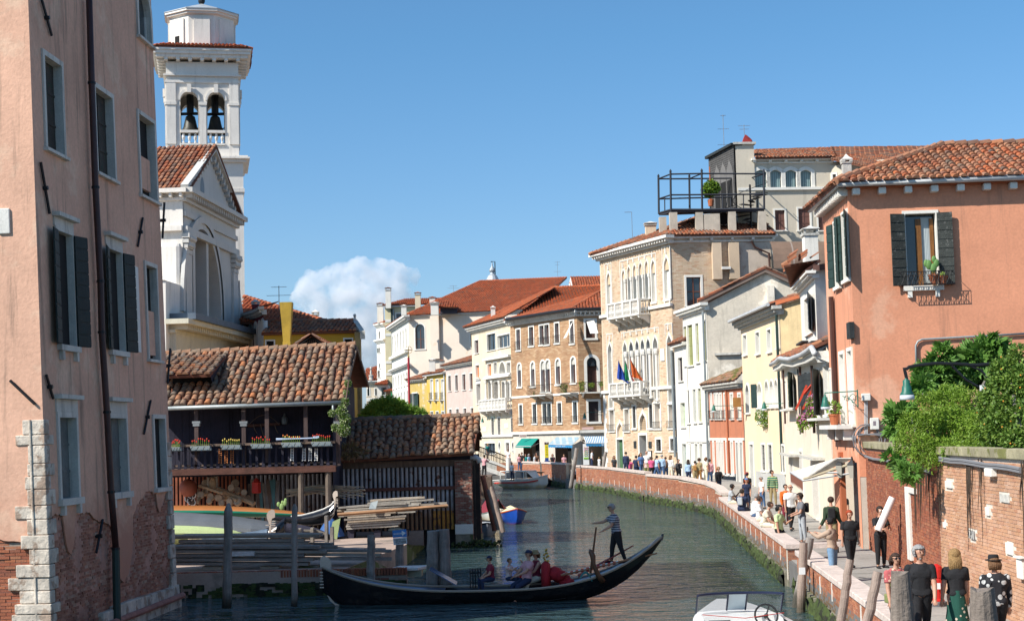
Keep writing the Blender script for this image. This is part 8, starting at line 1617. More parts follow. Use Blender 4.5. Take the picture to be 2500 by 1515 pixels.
def ferro(parent,o,ex,ez,s,th=.02):
 """the comb-shaped bow iron; ex points forward"""
 ex=Vector(ex);ez=Vector(ez);n=ex.cross(ez).normalized()*th; P_=lambda x,z:Vector(o)+ex*x*s+ez*z*s
 m=MB(); out=[(-.10,1.33),(.04,1.40),(.14,1.36),(.16,1.22),(.155,1.08),(.04,1.04),(.02,.98)]
 spine=[(.02,.98),(.0,.80),(.0,.62),(-.01,.45),(-.04,.28),(-.12,.12),(-.26,.0),(-.5,-.08)]; back=[(-.46,-.04),(-.24,.06),(-.14,.2),(-.10,.36),(-.09,.5),(-.08,.7),(-.10,.9),(-.16,1.05),(-.17,1.2)]
 m.prism([P_(*q) for q in out+spine[1:]+back],n)
 for k in range(6): z=.95-.085*k; m.prism([P_(.0,z),P_(.17,z),P_(.17,z-.035),P_(.0,z-.035)],n)
 m.prism([P_(-.05,.80),P_(-.22,.80),P_(-.22,.765),P_(-.05,.765)],n); return m.build('bow_iron',FER,parent)
t=sidehull('covered_gondola','black gondola bow under a grey blue tarpaulin with steel comb iron','gondola',[('D',265,893,935),('D',400,893,940),('D',520,878,950),('D',640,862,955),('D',720,840,958),('D',790,805,945),('D',835,775,915),('D',860,760,860)],[(0,.25,BLKP,'side'),(.25,1,BLKP,'hull')],55.2,.45)
sidehull('x','x','x',[('D',270,890,945),('D',400,888,950),('D',520,873,955),('D',640,858,957),('D',740,838,958)],[(0,1,mat('grey_blue_tarp',(.10,.14,.19),.6,var=.4,scale=5,bump=1,bscale=6),'tarpaulin')],55.1,.47,par=t)
sidehull('tan_sack','x','x',[('D',140,938,948),('D',180,905,948),('D',230,898,948),('D',275,905,948)],[(0,1,mat('tan_cloth',(.34,.27,.17),.9,var=.4,scale=8,bump=1,bscale=9),'folded_cloth')],55.0,.3,par=t)
ferro(t,at('D',762,955,54.7),(1,0,0),(0,0,1),(960-708)/2.9/3800*54.7/1.42,.03)
t=sidehull('laid_up_gondola','shiny black gondola stern curving upwards beside twig rack','gondola',[('D',760,752,775),('D',880,752,800),('D',980,748,815),('D',1060,728,815),('D',1130,705,805),('D',1180,680,780),('D',1205,655,745),('D',1212,640,690)],[(0,1,BLKP,'hull')],58.3,.4)
m=MB(); m.tube([at('D',x,y-3,57.9) for x,y in ((900,756),(980,748),(1060,728),(1130,705),(1180,680),(1207,652))],.03,5); m.build('pale_strake',WHITE,t)
ferro(t,at('D',1218,745,58),(.9,-.3,0),(0,0,1),(745-570)/2.9/3800*58/1.42,.03)
t=sidehull('stripped_gondola','bare grey gondola bow frame in front of the lime boat','gondola',[('D',860,800,880),('D',980,815,900),('D',1080,835,905),('D',1150,865,905),('D',1190,890,912)],[(0,1,DKW,'hull')],56.3,.35)
m=MB(); m.tube([at('D',x,y,55.8) for x,y in ((990,855),(1080,856),(1150,880),(1190,925))],.05,6); m.tube([at('D',x,y,55.8) for x,y in ((860,880),(940,880),(1010,890),(1055,925))],.05,6); m.build('gunwale',GREYW,t)
for k,(x,y) in enumerate(((1190,930),(1050,935),(960,940),(1150,850))): m=MB(); p=at('D',x,y,55.6); m.box(p.x-.05,p.x+.05,55.5,55.9,YZ,p.z+.5); m.build('trestle',GREYW,t)
m=MB(); m.prism([at('D',1225,915,57),at('D',1250,765,57),at('D',1195,790,57),at('D',1170,905,57)],(0,.08,0)); tag(m.build('lime_board',LIME,None,origin=at('D',1225,915,57)),'upright pale lime green board at the end of the slate boat','board')
t=thing('stone_table','pale stone slab on block at the quay end behind the gondola','slab',at('E',540,1190,48.2)); m=MB(); a=at('E',412,1140,48.2);c=at('E',640,1130,48.2); m.obox(a,(c.x-a.x,0,.0),(.35,1.0,0),(0,0,.07)); m.build('slab',STONE,t); m=MB(); m.box(at('E',445,1,48.4).x,at('E',640,1,48.4).x,48.4,49.3,at('E',1,1195,48.4).z,a.z-.003); m.build('block',mat('mossy_block',(.40,.38,.27),.9,var=.2),t)
# ================================================================== BOATS, POLES, BRIDGE
def hull(name,label,cat,L,beam,bowh,sternh,mid,mt,group=None,full=2.2,inner=None,keel=.25,rake=.05):
 """boat pointing to +x (bow), built round the origin"""
 t=thing(name,label,cat,(0,0,0),group); n=28; rows=[]; ins=[]
 for i in range(n+1):
  q=-1+2*i/n; x=q*L/2; zs=mid+(bowh-mid)*max(0,q)**3+(sternh-mid)*max(0,-q)**3; b=beam/2*max(.012,(1-abs(q)**full)**(.8)); kz=-keel+(zs+keel-.10)*max(0,(-q-.36)/.64)**1.15 if q<0 else -keel+.55*max(0,(q-.78)/.22)**2
  kz=min(kz,zs-.06); r=[]
  for k in range(9): a=-1+k/4.; y=b*(math.copysign(abs(a)**.75,a)); z=kz+(zs-kz)*abs(a)**2.4; r.append(Vector((x+(rake*abs(q)*L*0),y*(.82+.18*abs(a)),z)))
  rows.append(r); ins.append([Vector((x*.985,y_*.93,max(zs-.10,kz+.05))) for y_ in (-b,b)]+[zs])
 m=MB()
 for i in range(n):
  for k in range(8): m.quad(rows[i][k],rows[i+1][k],rows[i+1][k+1],rows[i][k+1])
 m.build('hull',mt,t,smooth=True); m=MB()
 for sd in (0,-1): m.tube([r[sd] for r in rows],.035,5)
 m.build('gunwale',inner or mt,t); return t,rows,ins
def deck(t,ins,i0,i1,mt,name='deck',dz=.04):
 m=MB()
 for i in range(i0,i1): m.quad(ins[i][0]+Vector((0,0,dz)),ins[i+1][0]+Vector((0,0,dz)),ins[i+1][1]+Vector((0,0,dz)),ins[i][1]+Vector((0,0,dz)))
 return m.build(name,mt,t)
GL=9.75; GY=45.0; gx0=(at('o',786,1440,GY).x+at('o',1621,1440,GY).x)/2
g,rows,ins=hull('gondola','black gondola rowed across the canal, blue foredeck and red stern carpet','gondola',GL,1.42,1.08,1.70,.36,BLKP,full=2.4,inner=flat('worn_gilt_line',(.36,.29,.22),.4),keel=.16)
NB=mat('navy_deck',(.02,.06,.16),.3,var=.3,spec=.6)
deck(g,ins,18,28,NB,'foredeck',.07); deck(g,ins,0,8,NB,'afterdeck',.07); deck(g,ins,8,18,DARK,'bottom_boards',-.28)
m=MB(); i0=18; a=ins[17]; m.prism([Vector((a[0].x,-.5,.5)),Vector((a[0].x,.5,.5)),Vector((a[0].x+.75,.42,.95)),Vector((a[0].x+.75,-.42,.95))],(0,0,.03)); m.build('raised_hatch',NB,g)
m=MB(); m.prism([ins[1][0]+Vector((.4,.12,.12)),ins[6][0]+Vector((.3,.18,.12)),ins[6][1]+Vector((.3,-.18,.12)),ins[1][1]+Vector((.4,-.12,.12))],(0,0,.03)); m.build('stern_carpet',mat('red_brown_carpet',(.22,.045,.035),.9,var=.15),g)
ferro(g,(GL/2-.10,.015,.0),(1,0,0),(0,0,1),1.0,.03)
m=MB(); m.tube([Vector((-GL/2+.02,0,1.6)),Vector((-GL/2-.04,0,1.78))],[.05,.03],6); m.build('stern_knob',BLKP,g)
def gx(px): return (gx0-at('o',px,1440,GY).x)   # photo column to local x (bow at +x, boat turned round)
RDV=mat('red_velvet',(.33,.012,.02),.85,var=.15); GLD=mat('gilt',(.50,.34,.07),.35,metal=.8,var=.2,scale=10)
c=gx(1334); m=MB(); m.lathe((c,.0,.35),[(.34,0),(.40,.3),(.34,.66),(.1,.74)],12,sx=.38,sy=1.1); ch_=m.build('red_heart_chair',RDV,g,smooth=True)
m=MB()
for k in range(26): a=k*.62; r_=.12+.012*k; m.ball((c-.02+.06*math.sin(k*3),.20*math.cos(a*1.3),.98+r_*math.sin(a)*.45+.012*k),.035,6)
m.build('gilt_carving',GLD,ch_)
m=MB();
for k in range(12):
 m.ball((c-.25-.045*k+.05*math.sin(k*2.1),.12*math.sin(k),.75-.035*k),.24-.008*k,8,sc=(1,1.3,.8))
m.build('red_drape',RDV,g,smooth=True)
m=MB(); m.prism([Vector((gx(1285),-.71,.42)),Vector((gx(1343),-.71,.42)),Vector((gx(1338),-.71,.68)),Vector((gx(1325),-.71,.72)),Vector((gx(1295),-.71,.55))],(0,.05,0)); o=m.build('side_panel',BLKP,g); m=MB()
for k in range(14): m.ball((gx(1292+3.4*k),-.735,.50+.012*k+.03*math.sin(k*2)),.035,6,sc=(1.2,.4,.9))
m.build('gilt_scroll',GLD,o)
for k,px_ in enumerate((1246,1263,1273,1290)): m=MB(); m.ball((gx(px_),-.60,.60+.03*(k%2)),.062,8); m.build('red_pompom',flat('pompom_red',(.5,.02,.02),.9),g)
t=thing('wrought_ornament','small black spiked ornament rail on the gondola between foredeck and children','ornament',(0,0,0)); m=MB()
for k in range(5): x=gx(1148+6.5*k); m.tube([(x,-.3,.35),(x,-.3,.85)],.018,5); m.tube([(x,-.3,.85),(x,-.3,.93)],[.035,.005],5)
for z in (.5,.78): m.tube([(gx(1147),-.3,z),(gx(1176),-.3,z)],.022,5)
m.build('spiked_rail',IRON,t); place(t,(gx0,GY,0),math.pi)
m=MB();
for k in range(5): x=gx(1185+58*k); m.tube([Vector((x,-.715,.02)),Vector((x,-.725,.40))],.028,5)
m.build('hull_rib',flat('rib_grey',(.05,.05,.055),.4),g)
FW=mat('walnut',(.11,.05,.025),.4,var=.25); m=MB(); fx=gx(1449); m.tube([(fx-.25,.55,.52),(fx-.12,.6,.7),(fx,.62,1.0),(fx+.02,.6,1.25),(fx+.08,.6,1.38),(fx+.10,.55,1.42)],[.09,.08,.06,.085,.07,.03],8); m.build('oar_fork',FW,g,smooth=True)
place(g,(gx0,GY,0),math.pi)
def world_oar(name,label,p,q,r,mt,blade=None):
 m=MB(); m.tube([p,p.lerp(q,.6),q],r,7); t=thing(name,label,'oar',p); m.build('shaft',mt,t)
 if blade: d=(q-p).normalized(); m=MB(); m.tube([p,p+d*.3,p+d*1.7],[.03,.045,.045],6,flat=.5); m.build('blade',blade,t)
 return t
world_oar('oar','long wooden oar lying on the gondola stern with red and white blade',at('N',790,1090,44.5),at('N',1635,898,44.9),[.032,.03,.02],mat('oar_wood',(.28,.12,.05),.45,var=.2),mat('red_white_bands',(.5,.03,.03),.5,stripe=((6.5,0,0),(.7,.7,.65),.45)))
world_oar('oar','dark wooden oar held upright by the gondolier in the oar fork',at('N',1048,1075,44.6),at('N',1099,668,44.7),[.035,.03,.025],FW)
m=MB();
for k in range(3): m.tube([at('N',960+i*13,1130-70*math.sin(math.pi*(i+1)/9)+k*6,44.55-.05*k) for i in range(9)],.014,5)
tag(m.build('mooring_rope',mat('teal_rope',(.05,.22,.2),.8),None,origin=at('N',1000,1100,44.6)),'loop of teal and cream rope beside the oar fork','rope')
PW=mat('pole_wood',(.30,.26,.23),.92,var=.4,wood=(14,14,.9),bump=.7,bscale=22,low=(.15,.5,(.03,.03,.02))); PWL=mat('pale_pole_wood',(.36,.27,.22),.9,var=.2,wood=(10,10,.7),bump=.4,low=(.1,.6,(.06,.05,.03)))
def pole(label,top,bot,r,mt=PW,g='mooring poles',cap='cut',name='mooring_pole'):
 t=thing(name,label,'mooring pole',bot,g); m=MB(); n=9; pts=[bot.lerp(top,i/n)+Vector((RR.gauss(0,.008),RR.gauss(0,.008),0)) for i in range(n+1)]
 m.tube(pts+([top+(top-bot).normalized()*r*1.6] if cap=='point' else []),[r*(1.06-.10*i/n+RR.gauss(0,.015)) for i in range(n+1)]+([r*.35] if cap=='point' else []),14); m.build('trunk',mt,t,smooth=cap!='cut'); return t
def P2(v,xt,yt,xb,yb,Y,dz=.0): return at(v,xt,yt,Y),at(v,xb,yb,Y)
for lb,a,r,c,mt in (
 ('pointed grey pole in front of the quay, leftmost and tallest',('D',458,712,447,1400,43.8),.125,'point',PW),
 ('slimmer pole in front of the quay between plank stack and gondola bow',('D',925,700,922,1390,44.2),.085,'point',PW),
 ('short rounded pole behind the gondola foredeck, left of the sign post',('E',309,885,305,1215,47.6),.125,'cut',PW),
 ('left thick pole of the dark topped trio beyond the gondola hatch',('E',742,855,742,1250,46.6),.17,'cut',PW),
 ('middle pole of the dark topped trio beyond the gondola hatch',('E',790,850,792,1250,46.9),.11,'cut',PW),
 ('right pole of the dark topped trio beyond the gondola hatch',('E',825,845,838,1250,46.6),.16,'cut',PW),
 ('dark leaning pole at the low shed corner, leftmost of the bunch',('N',100,215,210,700,68.5),.115,'cut',mat('red_pole',(.25,.09,.06),.8,var=.4)),
 ('middle leaning pole between the low shed and the blue boat',('N',150,340,240,690,68),.085,'cut',PW),
 ('pale leaning pole nearest the blue boat bow',('N',178,310,282,712,67),.10,'cut',PWL),
 ('leaning pole before the pale blue shop awning',('S',1798,385,1690,1095,129),.16,'cut',PW),
 ('leaning pole before the striped awning, rusty at the foot',('S',2312,450,2195,1150,124),.135,'cut',PW),
 ('thin dark stake right of the first far leaning pole',('S',1855,690,1828,1110,131),.06,'cut',IRON),
 ('thin dark stake at the far right below the gelato awning',('S',2362,720,2335,1150,125),.06,'cut',IRON),
 ('thick pale pole with white label beside the speedboat',('L',990,768,955,1560,40.5),.205*.98/2*2.1*.52,'cut',PWL),
 ('darker pole crossing behind the labelled pale pole',('L',1052,725,880,1540,41.5),.11,'cut',PW),
 ('pale tapering pole in front of the near parapet, second from the speedboat',('L',1418,925,1325,1560,31),.085,'cut',PWL),
 ('short pale pole before the near parapet, left of the woman in red',('M',380,1000,265,1560,27.5),.085,'cut',PWL)):
 t_,b_=P2(*a)
 o=pole(lb,t_,b_,r,mt,cap=c)
for (z_,Yk) in ((1095,40.2),): pass
a,c=at('L',950,1062,40.2),at('L',1000,998,40.2); m=MB(); m.box(a.x,c.x,40.15,40.2,a.z,c.z); tag(m.build('pole_label',WT,None,origin=a),'blank white paper label fixed to the thick pale pole','label')
for lb,v,x0,x1,yt,Y in (('huge cracked grey pile top in front of the woman in red','M',495,722,1010,21.5),('huge split grey pile top in front of the woman with the black hat','M',1285,1565,1175,19.5)):
 xm=(x0+x1)/2; top=at(v,xm,yt,Y); r=(x1-x0)/4.091/FPX*Y/2; t=thing('mooring_pile',lb,'mooring pole',(top.x,top.y,0),'huge foreground piles'); m=MB(); n=24; vs=[]
 for j in range(13):
  z=-.6+(top.z+.6)*j/12; q=j/12
  for k in range(n): a=2*math.pi*k/n; cr=1-.10*max(0,1-abs(((a-4.6+.05*math.sin(j))%(2*math.pi)))*7); rr=r*(1.18-.38*max(0,(q-.68)/.32)**1.2)*cr*(1+.03*mnoise.noise(Vector((a*2,z*.6,x0)))); vs.append(Vector((top.x+rr*math.cos(a),top.y+rr*math.sin(a),z+(.03*math.cos(a*2+1) if j==12 else 0))))
 m.add(vs,[(j*n+k,j*n+(k+1)%n,(j+1)*n+(k+1)%n,(j+1)*n+k) for j in range(12) for k in range(n)]+[tuple(range(12*n,13*n))]); m.build('trunk',mat('cracked_pile',(.21,.17,.14),.95,var=.4,scale=3,wood=(18,18,1.0),bump=.9,bscale=16),t)
t=thing('traffic_sign','blue one way boat sign with white arrow above white notice, topped by rope','sign',gnd('E',507,1190,.3)); pt=pole('tall post carrying the blue arrow sign',at('E',508,935,49.9),at('E',507,1215,49.9),.13)
a,c=at('E',455,900,49.7),at('E',550,858,49.7); ex=(at('E',550,858,49.7)-at('E',452,868,49.7)); ex.y=0; ux=ex.normalized(); uz=Vector((-ux.z,0,ux.x)); o=at('E',462,905,49.7); w=ex.length; h1=(at('E',0,855,49.7)-at('E',0,907,49.7)).length; h2=(at('E',0,908,49.7)-at('E',0,957,49.7)).length
m=MB(); m.obox(o,ux*w,(0,.03,0),uz*h1); m.build('blue_panel',flat('sign_blue2',(.05,.22,.55),.5),t); m=MB(); m.obox(o-uz*(h2+.01),ux*w*.98,(0,.03,0),uz*h2); m.build('white_panel',WT,t)
q=lambda x,z:o+ux*w*x+uz*h1*z+Vector((0,-.012,0)); m=MB(); m.prism([q(.08,.38),q(.68,.38),q(.68,.12),q(.95,.5),q(.68,.88),q(.68,.62),q(.08,.62)],(0,.01,0)); m.build('arrow',WT,t)
text('SENSO UNICO',q(.38,.5)+Vector((0,-.003,0)),.07,ux,uz,flat('sign_blue2',(.05,.22,.55)),parent=t,w=w*.5,name='sign_words')
for k,s_ in enumerate(('Navigazione a motore','ai sensi dell\'ordinanza','n. 270 del 21/04/2008')): text(s_,o+ux*w*.49-uz*(.01+h2*(.25+.26*k))+Vector((0,-.004,0)),.075,ux,uz,BK,parent=t,w=w*.84,name='notice_words')
m=MB();
for k in range(5): p=at('E',455+18*k,850+5*math.sin(k*2),49.8); m.ball(p,.10,8,sc=(1.3,.8,.6))
m.build('rope_coil',mat('tan_cloth',(.34,.27,.17)),t)
m=MB(); p=at('E',520,1145,49.6); m.prism([at('E',500,1125,49.6),at('E',542,1140,49.6),at('E',525,1150,49.6),at('E',548,1162,49.6),at('E',503,1150,49.6)],(0,.01,0)); m.build('red_pennant',RD,t)
WH=mat('white_gelcoat',(.72,.70,.64),.3,var=.08,low=(.0,.45,(.50,.34,.14)))
t,rows,ins=hull('water_taxi','white and red motorboat with glazed cabin moored below the bridge','boat',6.2,1.9,1.12,.62,.72,WH,full=2.6,inner=WHITE,keel=.2)
deck(t,ins,17,28,WHITE,'foredeck',.1); deck(t,ins,0,17,OLDW,'floor',-.25)
m=MB();
for i in range(3,25): m.quad(rows[i][0]+Vector((0,-.012,-.18)),rows[i+1][0]+Vector((0,-.012,-.18)),rows[i+1][0]+Vector((0,-.012,-.30)),rows[i][0]+Vector((0,-.012,-.30)))
m.build('red_band',RD,t)
m=MB(); m.box(-1.6,1.35,-.75,.75,1.42,1.50); m.build('cabin_roof',WHITE,t,bevel=.03)
for (x0,x1) in ((-.9,.1),(.2,1.0)):
 for y in (-.74,.72): m=MB(); m.box(x0,x1,y,y+.02,.85,1.38); m.build('cabin_window',mat('tinted_glass',(.10,.13,.15),.1,spec=.8),t)
m=MB();
for x in (-1.55,-.95,.13,1.06,1.3):
 for y in (-.74,.74): m.tube([(x,y,.7),(x,y,1.43)],.04,5)
m.prism([(1.9,-.5,.86),(1.9,.5,.86),(1.32,.7,1.4),(1.32,-.7,1.4)],(0,0,.02)); m.build('cabin_frame',WHITE,t)
place(t,(*gnd('S',790,1085,0).xy,0),R(-38))
m=MB(); p=gnd('S',1130,1060,0); m.lathe(p,[(.9,-.2),(.85,.5),(.6,.75),(.1,.8)],16,sx=1.4); tag(m.build('tarpaulin_boat',flat('black_tarp',(.015,.015,.018),.5),None,origin=p),'small boat under rounded black tarpaulin behind the white taxi','boat')
BLP=mat('blue_hull',(.01,.055,.30),.35,var=.12,low=(-.1,.25,(.16,.04,.03)))
t,rows,ins=hull('blue_boat','bright blue boat with yellow and white striped canvas cover','boat',5.0,1.5,.82,.5,.55,BLP,full=3,inner=mat('orange_rub',(.45,.08,.03),.6),keel=.2)
m=MB();
for i in range(6,26):
 for s_ in (0,1):
  a,b_=(ins[i][s_],ins[i+1][s_]); r0_=Vector((a.x,0,ins[i][2]+.34*(1-((i-15)/12)**2))); r1_=Vector((b_.x,0,ins[i+1][2]+.34*(1-((i-14)/12)**2))); e=Vector((0,.06*(1 if s_ else -1),.10)); m.quad(a+e,b_+e,r1_,r0_)
m.build('canvas_cover',mat('striped_canvas',(.68,.48,.12),.8,stripe=((2.2,1.6,0),(.74,.70,.62),.5)),t)
place(t,(gnd('N',350,645,0).x,gnd('N',350,645,0).y+2.2,0),R(-82))
t,rows,ins=hull('red_boat','boat under dark red tarpaulin tied behind the leaning poles','boat',4.6,1.5,.75,.55,.5,WH,full=3)
m=MB()
for i in range(3,27):
 for s_ in (0,1):
  a,b_=ins[i][s_],ins[i+1][s_]; e=Vector((0,.1*(1 if s_ else -1),.10)); m.quad(a+e,b_+e,Vector((b_.x,0,1.25)),Vector((a.x,0,1.25)))
m.build('tarpaulin',mat('dark_red_tarp',(.20,.02,.03),.7,var=.2),t); place(t,(at('N',185,400,84).x,86,0),R(-80))
t,rows,ins=hull('work_boat','small grey open boat with outboard moored beside the shed corner','boat',4.2,1.4,.6,.5,.45,mat('grey_hull',(.25,.27,.3),.5),full=3,inner=IRON); deck(t,ins,1,27,DARK,'floor',-.15); place(t,(at('N',105,500,74).x,75.5,0),R(-85))
t=thing('speedboat','white open speedboat with raked windshield, steering wheel and striped roll cushion','boat',(0,0,0)); Ys=34.6
S_=lambda x,y,Y=Ys: at('L',x,y,Y); sx0=S_(440,1300).x; GEL=mat('white_hull',(.78,.77,.74),.25,var=.04,spec=.5)
m=MB(); n=14; prof=[]
for i in range(n+1):
 q=i/n; y=Ys-3.2+6.4*q; b=1.12*(1-max(0,q-.45)**2.2*2.9) if q>.45 else 1.12; prof.append((y,max(b,.04),.42+.18*q**2))
for i in range(n):
 (y0,b0,z0),(y1,b1,z1)=prof[i],prof[i+1]
 for s_ in (-1,1):
  m.quad(Vector((sx0+s_*b0,y0,z0)),Vector((sx0+s_*b1,y1,z1)),Vector((sx0+s_*b1*.8,y1,-.15)),Vector((sx0+s_*b0*.8,y0,-.15))); m.quad(Vector((sx0+s_*b0,y0,z0)),Vector((sx0+s_*b1,y1,z1)),Vector((sx0+s_*b1*.80,y1,z1+.08)),Vector((sx0+s_*b0*.80,y0,z0+.08)))
 if i>8: m.quad(Vector((sx0-b0*.8,y0,z0+.08)),Vector((sx0+b0*.8,y0,z0+.08)),Vector((sx0+b1*.8,y1,z1+.08)),Vector((sx0-b1*.8,y1,z1+.08)))
 else: m.quad(Vector((sx0-b0*.8,y0,.1)),Vector((sx0+b0*.8,y0,.1)),Vector((sx0+b1*.8,y1,.1)),Vector((sx0-b1*.8,y1,.1)))
m.box(sx0-.9,sx0+.9,Ys+.3,Ys+.75,.1,.60); m.build('hull',GEL,t)
yW=Ys+.8; arc=lambda q,h: Vector((sx0+.98*math.sin(q),yW+.55*math.cos(q)-.4*h,.62+h*.42))
TG=flat('windshield_glass',(.10,.13,.15),.08,alpha=.45,spec=.8); FRM=flat('dark_blue_trim',(.015,.02,.05),.4)
for a0,a1 in ((-1.35,-.22),(.22,1.35),(-.2,.2)):
 m=MB(); k=8
 for i in range(k): q0=a0+(a1-a0)*i/k;q1=a0+(a1-a0)*(i+1)/k; m.quad(arc(q0,0),arc(q1,0),arc(q1,1),arc(q0,1))
 m.build('windshield_pane',TG if a0!=-.2 else flat('pale_hatch',(.55,.65,.70),.3),t)
m=MB(); m.tube([arc(-1.35+2.7*i/24,1) for i in range(25)],.03,6)
for q in (-1.35,-.22,.22,1.35): m.tube([arc(q,0),arc(q,1)],.022,5)
m.build('windshield_frame',FRM,t)
m=MB(); c=Vector((sx0+.50,Ys+.15,.62)); m.tube([c+Vector((.25*math.cos(a*math.pi/10),.10*math.sin(a*math.pi/10),.23*math.sin(a*math.pi/10))) for a in range(21)],.022,6);
for a in (1.2,3.3,5.2): m.tube([c,c+Vector((.24*math.cos(a),.1*math.sin(a),.22*math.sin(a)))],.018,5)
m.ball(c,.05,8); m.tube([c,c+Vector((0,.25,-.1))],.03,6); m.build('steering_wheel',flat('black_rubber',(.02,.02,.02),.5),t)
m=MB(); m.box(sx0-.75,sx0-.28,Ys+.285,Ys+.298,.38,.52); m.build('glove_box',flat('smoked_panel',(.06,.06,.06),.3),t)
m=MB(); m.tube([(sx0-.88,Ys-.55,.42),(sx0+.88,Ys-.55,.42)],.09,10); o=m.build('roll_cushion',mat('cream_vinyl',(.62,.50,.33),.5),t,smooth=True)
for x in (-.32,.25): m=MB(); m.tube([(sx0+x-.06,Ys-.55,.42),(sx0+x+.06,Ys-.55,.42)],.094,10); m.build('red_band',RD,o)
for k in range(3): m=MB(); m.box(sx0-.85,sx0+.85,Ys-.75-.55*k,Ys-.3-.55*k,.1,.32); m.build('seat',GEL,t,bevel=.04)
m=MB(); m.tube([(sx0-.9,Ys+.2,.66),(sx0,Ys-.1,.60),(sx0+.9,Ys+.2,.66)],.008,4); m.build('red_line',RD,t)
m=MB(); m.ball((sx0+.05,Ys-1.2,.40),.24,12,sc=(1.3,1,.5)); m.build('blue_fender',flat('slate_blue',(.10,.13,.25),.5),t)
t=thing('canal_bridge','small arched stone bridge with iron railing behind the white taxi','bridge',at('S',400,700,150)); Yb=151.0
A_=[at('S',x,y,Yb) for x,y in ((-250,470),(60,540),(200,590),(350,640),(480,690),(600,740))]; lo=[at('S',x,y,Yb) for x,y in ((600,760),(480,760),(430,830),(330,745),(230,690),(100,640),(-60,610),(-250,600))]
m=MB();
for i in range(5): m.prism([A_[i],A_[i+1],A_[i+1]+Vector((0,0,-1.0)),A_[i]+Vector((0,0,-1.0))],(0,3.0,0))
m.build('deck',STONEG,t); m=MB()
for i in range(5): m.prism([A_[i]+Vector((0,-.1,.1)),A_[i+1]+Vector((0,-.1,.1)),A_[i+1]+Vector((0,-.1,-.15)),A_[i]+Vector((0,-.1,-.15))],(0,.3,0)); m.prism([A_[i]+Vector((0,-.08,-.7)),A_[i+1]+Vector((0,-.08,-.7)),A_[i+1]+Vector((0,-.08,-1.1)),A_[i]+Vector((0,-.08,-1.1))],(0,.25,0))
m.build('stone_string',STONE,t); m=MB(); p=at('S',600,700,Yb); m.box(p.x-1.2,p.x+.8,Yb-.05,Yb+3,-.5,1.9); m.build('abutment',PBR,t)
for yy in (0,2.8):
 m=MB(); m.tube([p+Vector((0,yy,1.0)) for p in A_],.035,5); m.tube([p+Vector((0,yy,.55)) for p in A_],.02,4)
 for i in range(5):
  for k in range(5): p=A_[i].lerp(A_[i+1],k/5)+Vector((0,yy,0)); m.tube([p,p+Vector((0,0,1.0))],.02,4)
 m.build('iron_railing',IRON,t)
m=MB(); p=at('S',590,740,150); m.tube([Vector((p.x,150,.6)),at('S',590,560,150)],.25,8); m.build('end_post',STONE,t)
# ================================================================== PEOPLE
SKIN=mat('skin',(.50,.27,.18),.55,var=.08,bump=0,sss=.08); SKD=mat('dark_skin',(.16,.08,.05),.55,var=.08,bump=0)
HAIR=dict(brown=(.05,.025,.015),black=(.012,.01,.01),blond=(.30,.18,.07),grey=(.32,.31,.30),red=(.35,.05,.01),lbrown=(.16,.08,.035),dark=(.03,.018,.012))
CL=dict(white=(.75,.74,.72),black=(.015,.015,.017),navy=(.02,.03,.07),grey=(.16,.16,.17),lgrey=(.40,.42,.44),blue=(.10,.20,.42),lblue=(.35,.50,.68),jean=(.07,.13,.25),ljean=(.16,.26,.38),khaki=(.32,.25,.13),tan=(.42,.30,.22),pink=(.60,.10,.22),lpink=(.62,.32,.34),green=(.05,.16,.08),olive=(.20,.22,.08),lime=(.55,.70,.35),cream=(.68,.62,.48),maroon=(.20,.02,.04),char=(.05,.05,.055),dgreen=(.03,.05,.025),orange=(.65,.14,.02),rust=(.35,.12,.05),teal=(.02,.25,.22),brown=(.18,.09,.05))
def cloth(c):
 if c in MATS: return MATS[c]
 return mat('cloth_'+c,CL[c],.9,var=.12,scale=6,bump=.25,bscale=25)
mat('gondolier_stripes',(.42,.42,.44),.9,bump=.2,stripe=((0,0,15),(.02,.03,.07),.45)); mat('green_stripe_knit',(.05,.14,.10),.9,stripe=((0,0,9),(.35,.38,.15),.3)); mat('floral_red',(.42,.10,.10),.9,dots=(14,.3,(.75,.5,.35)))
mat('floral_green',(.012,.07,.05),.9,dots=(11,.26,(.60,.50,.38))); mat('black_white_print',(.02,.02,.024),.9,dots=(9,.40,(.55,.55,.53))); mat('spotted_dress',(.70,.68,.66),.9,dots=(7,.3,(.03,.03,.03))); mat('pink_print',(.65,.50,.46),.9,dots=(10,.25,(.5,.15,.15)))
def capsule(m,p,q,r0,r1,fl=1.0,axis=None,n=10):
 p,q=Vector(p),Vector(q); d=q-p; L=d.length; d=d.normalized() if L>1e-6 else Vector((0,0,1)); x=Vector(axis or (1,0,0)); x=(x-d*x.dot(d)); x=x.normalized() if x.length>.1 else d.orthogonal().normalized(); y=d.cross(x)
 vs=[];prof=[]
 for k in range(4): a=math.pi/2*(1-k/4); prof.append((p-d*r0*math.sin(a),r0*math.cos(a)))
 prof.append((p,r0)); prof.append((q,r1))
 for k in range(1,5): a=math.pi/2*k/4; prof.append((q+d*r1*math.sin(a),r1*math.cos(a)))
 for c,r in prof:
  for k in range(n): a=2*math.pi*k/n; vs.append(c+x*math.cos(a)*max(r,1e-4)+y*math.sin(a)*max(r,1e-4)*fl)
 J=len(prof); m.add(vs,[(i*n+k,i*n+(k+1)%n,(i+1)*n+(k+1)%n,(i+1)*n+k) for i in range(J-1) for k in range(n)]+[tuple(range(n))[::-1],tuple(range((J-1)*n,J*n))])
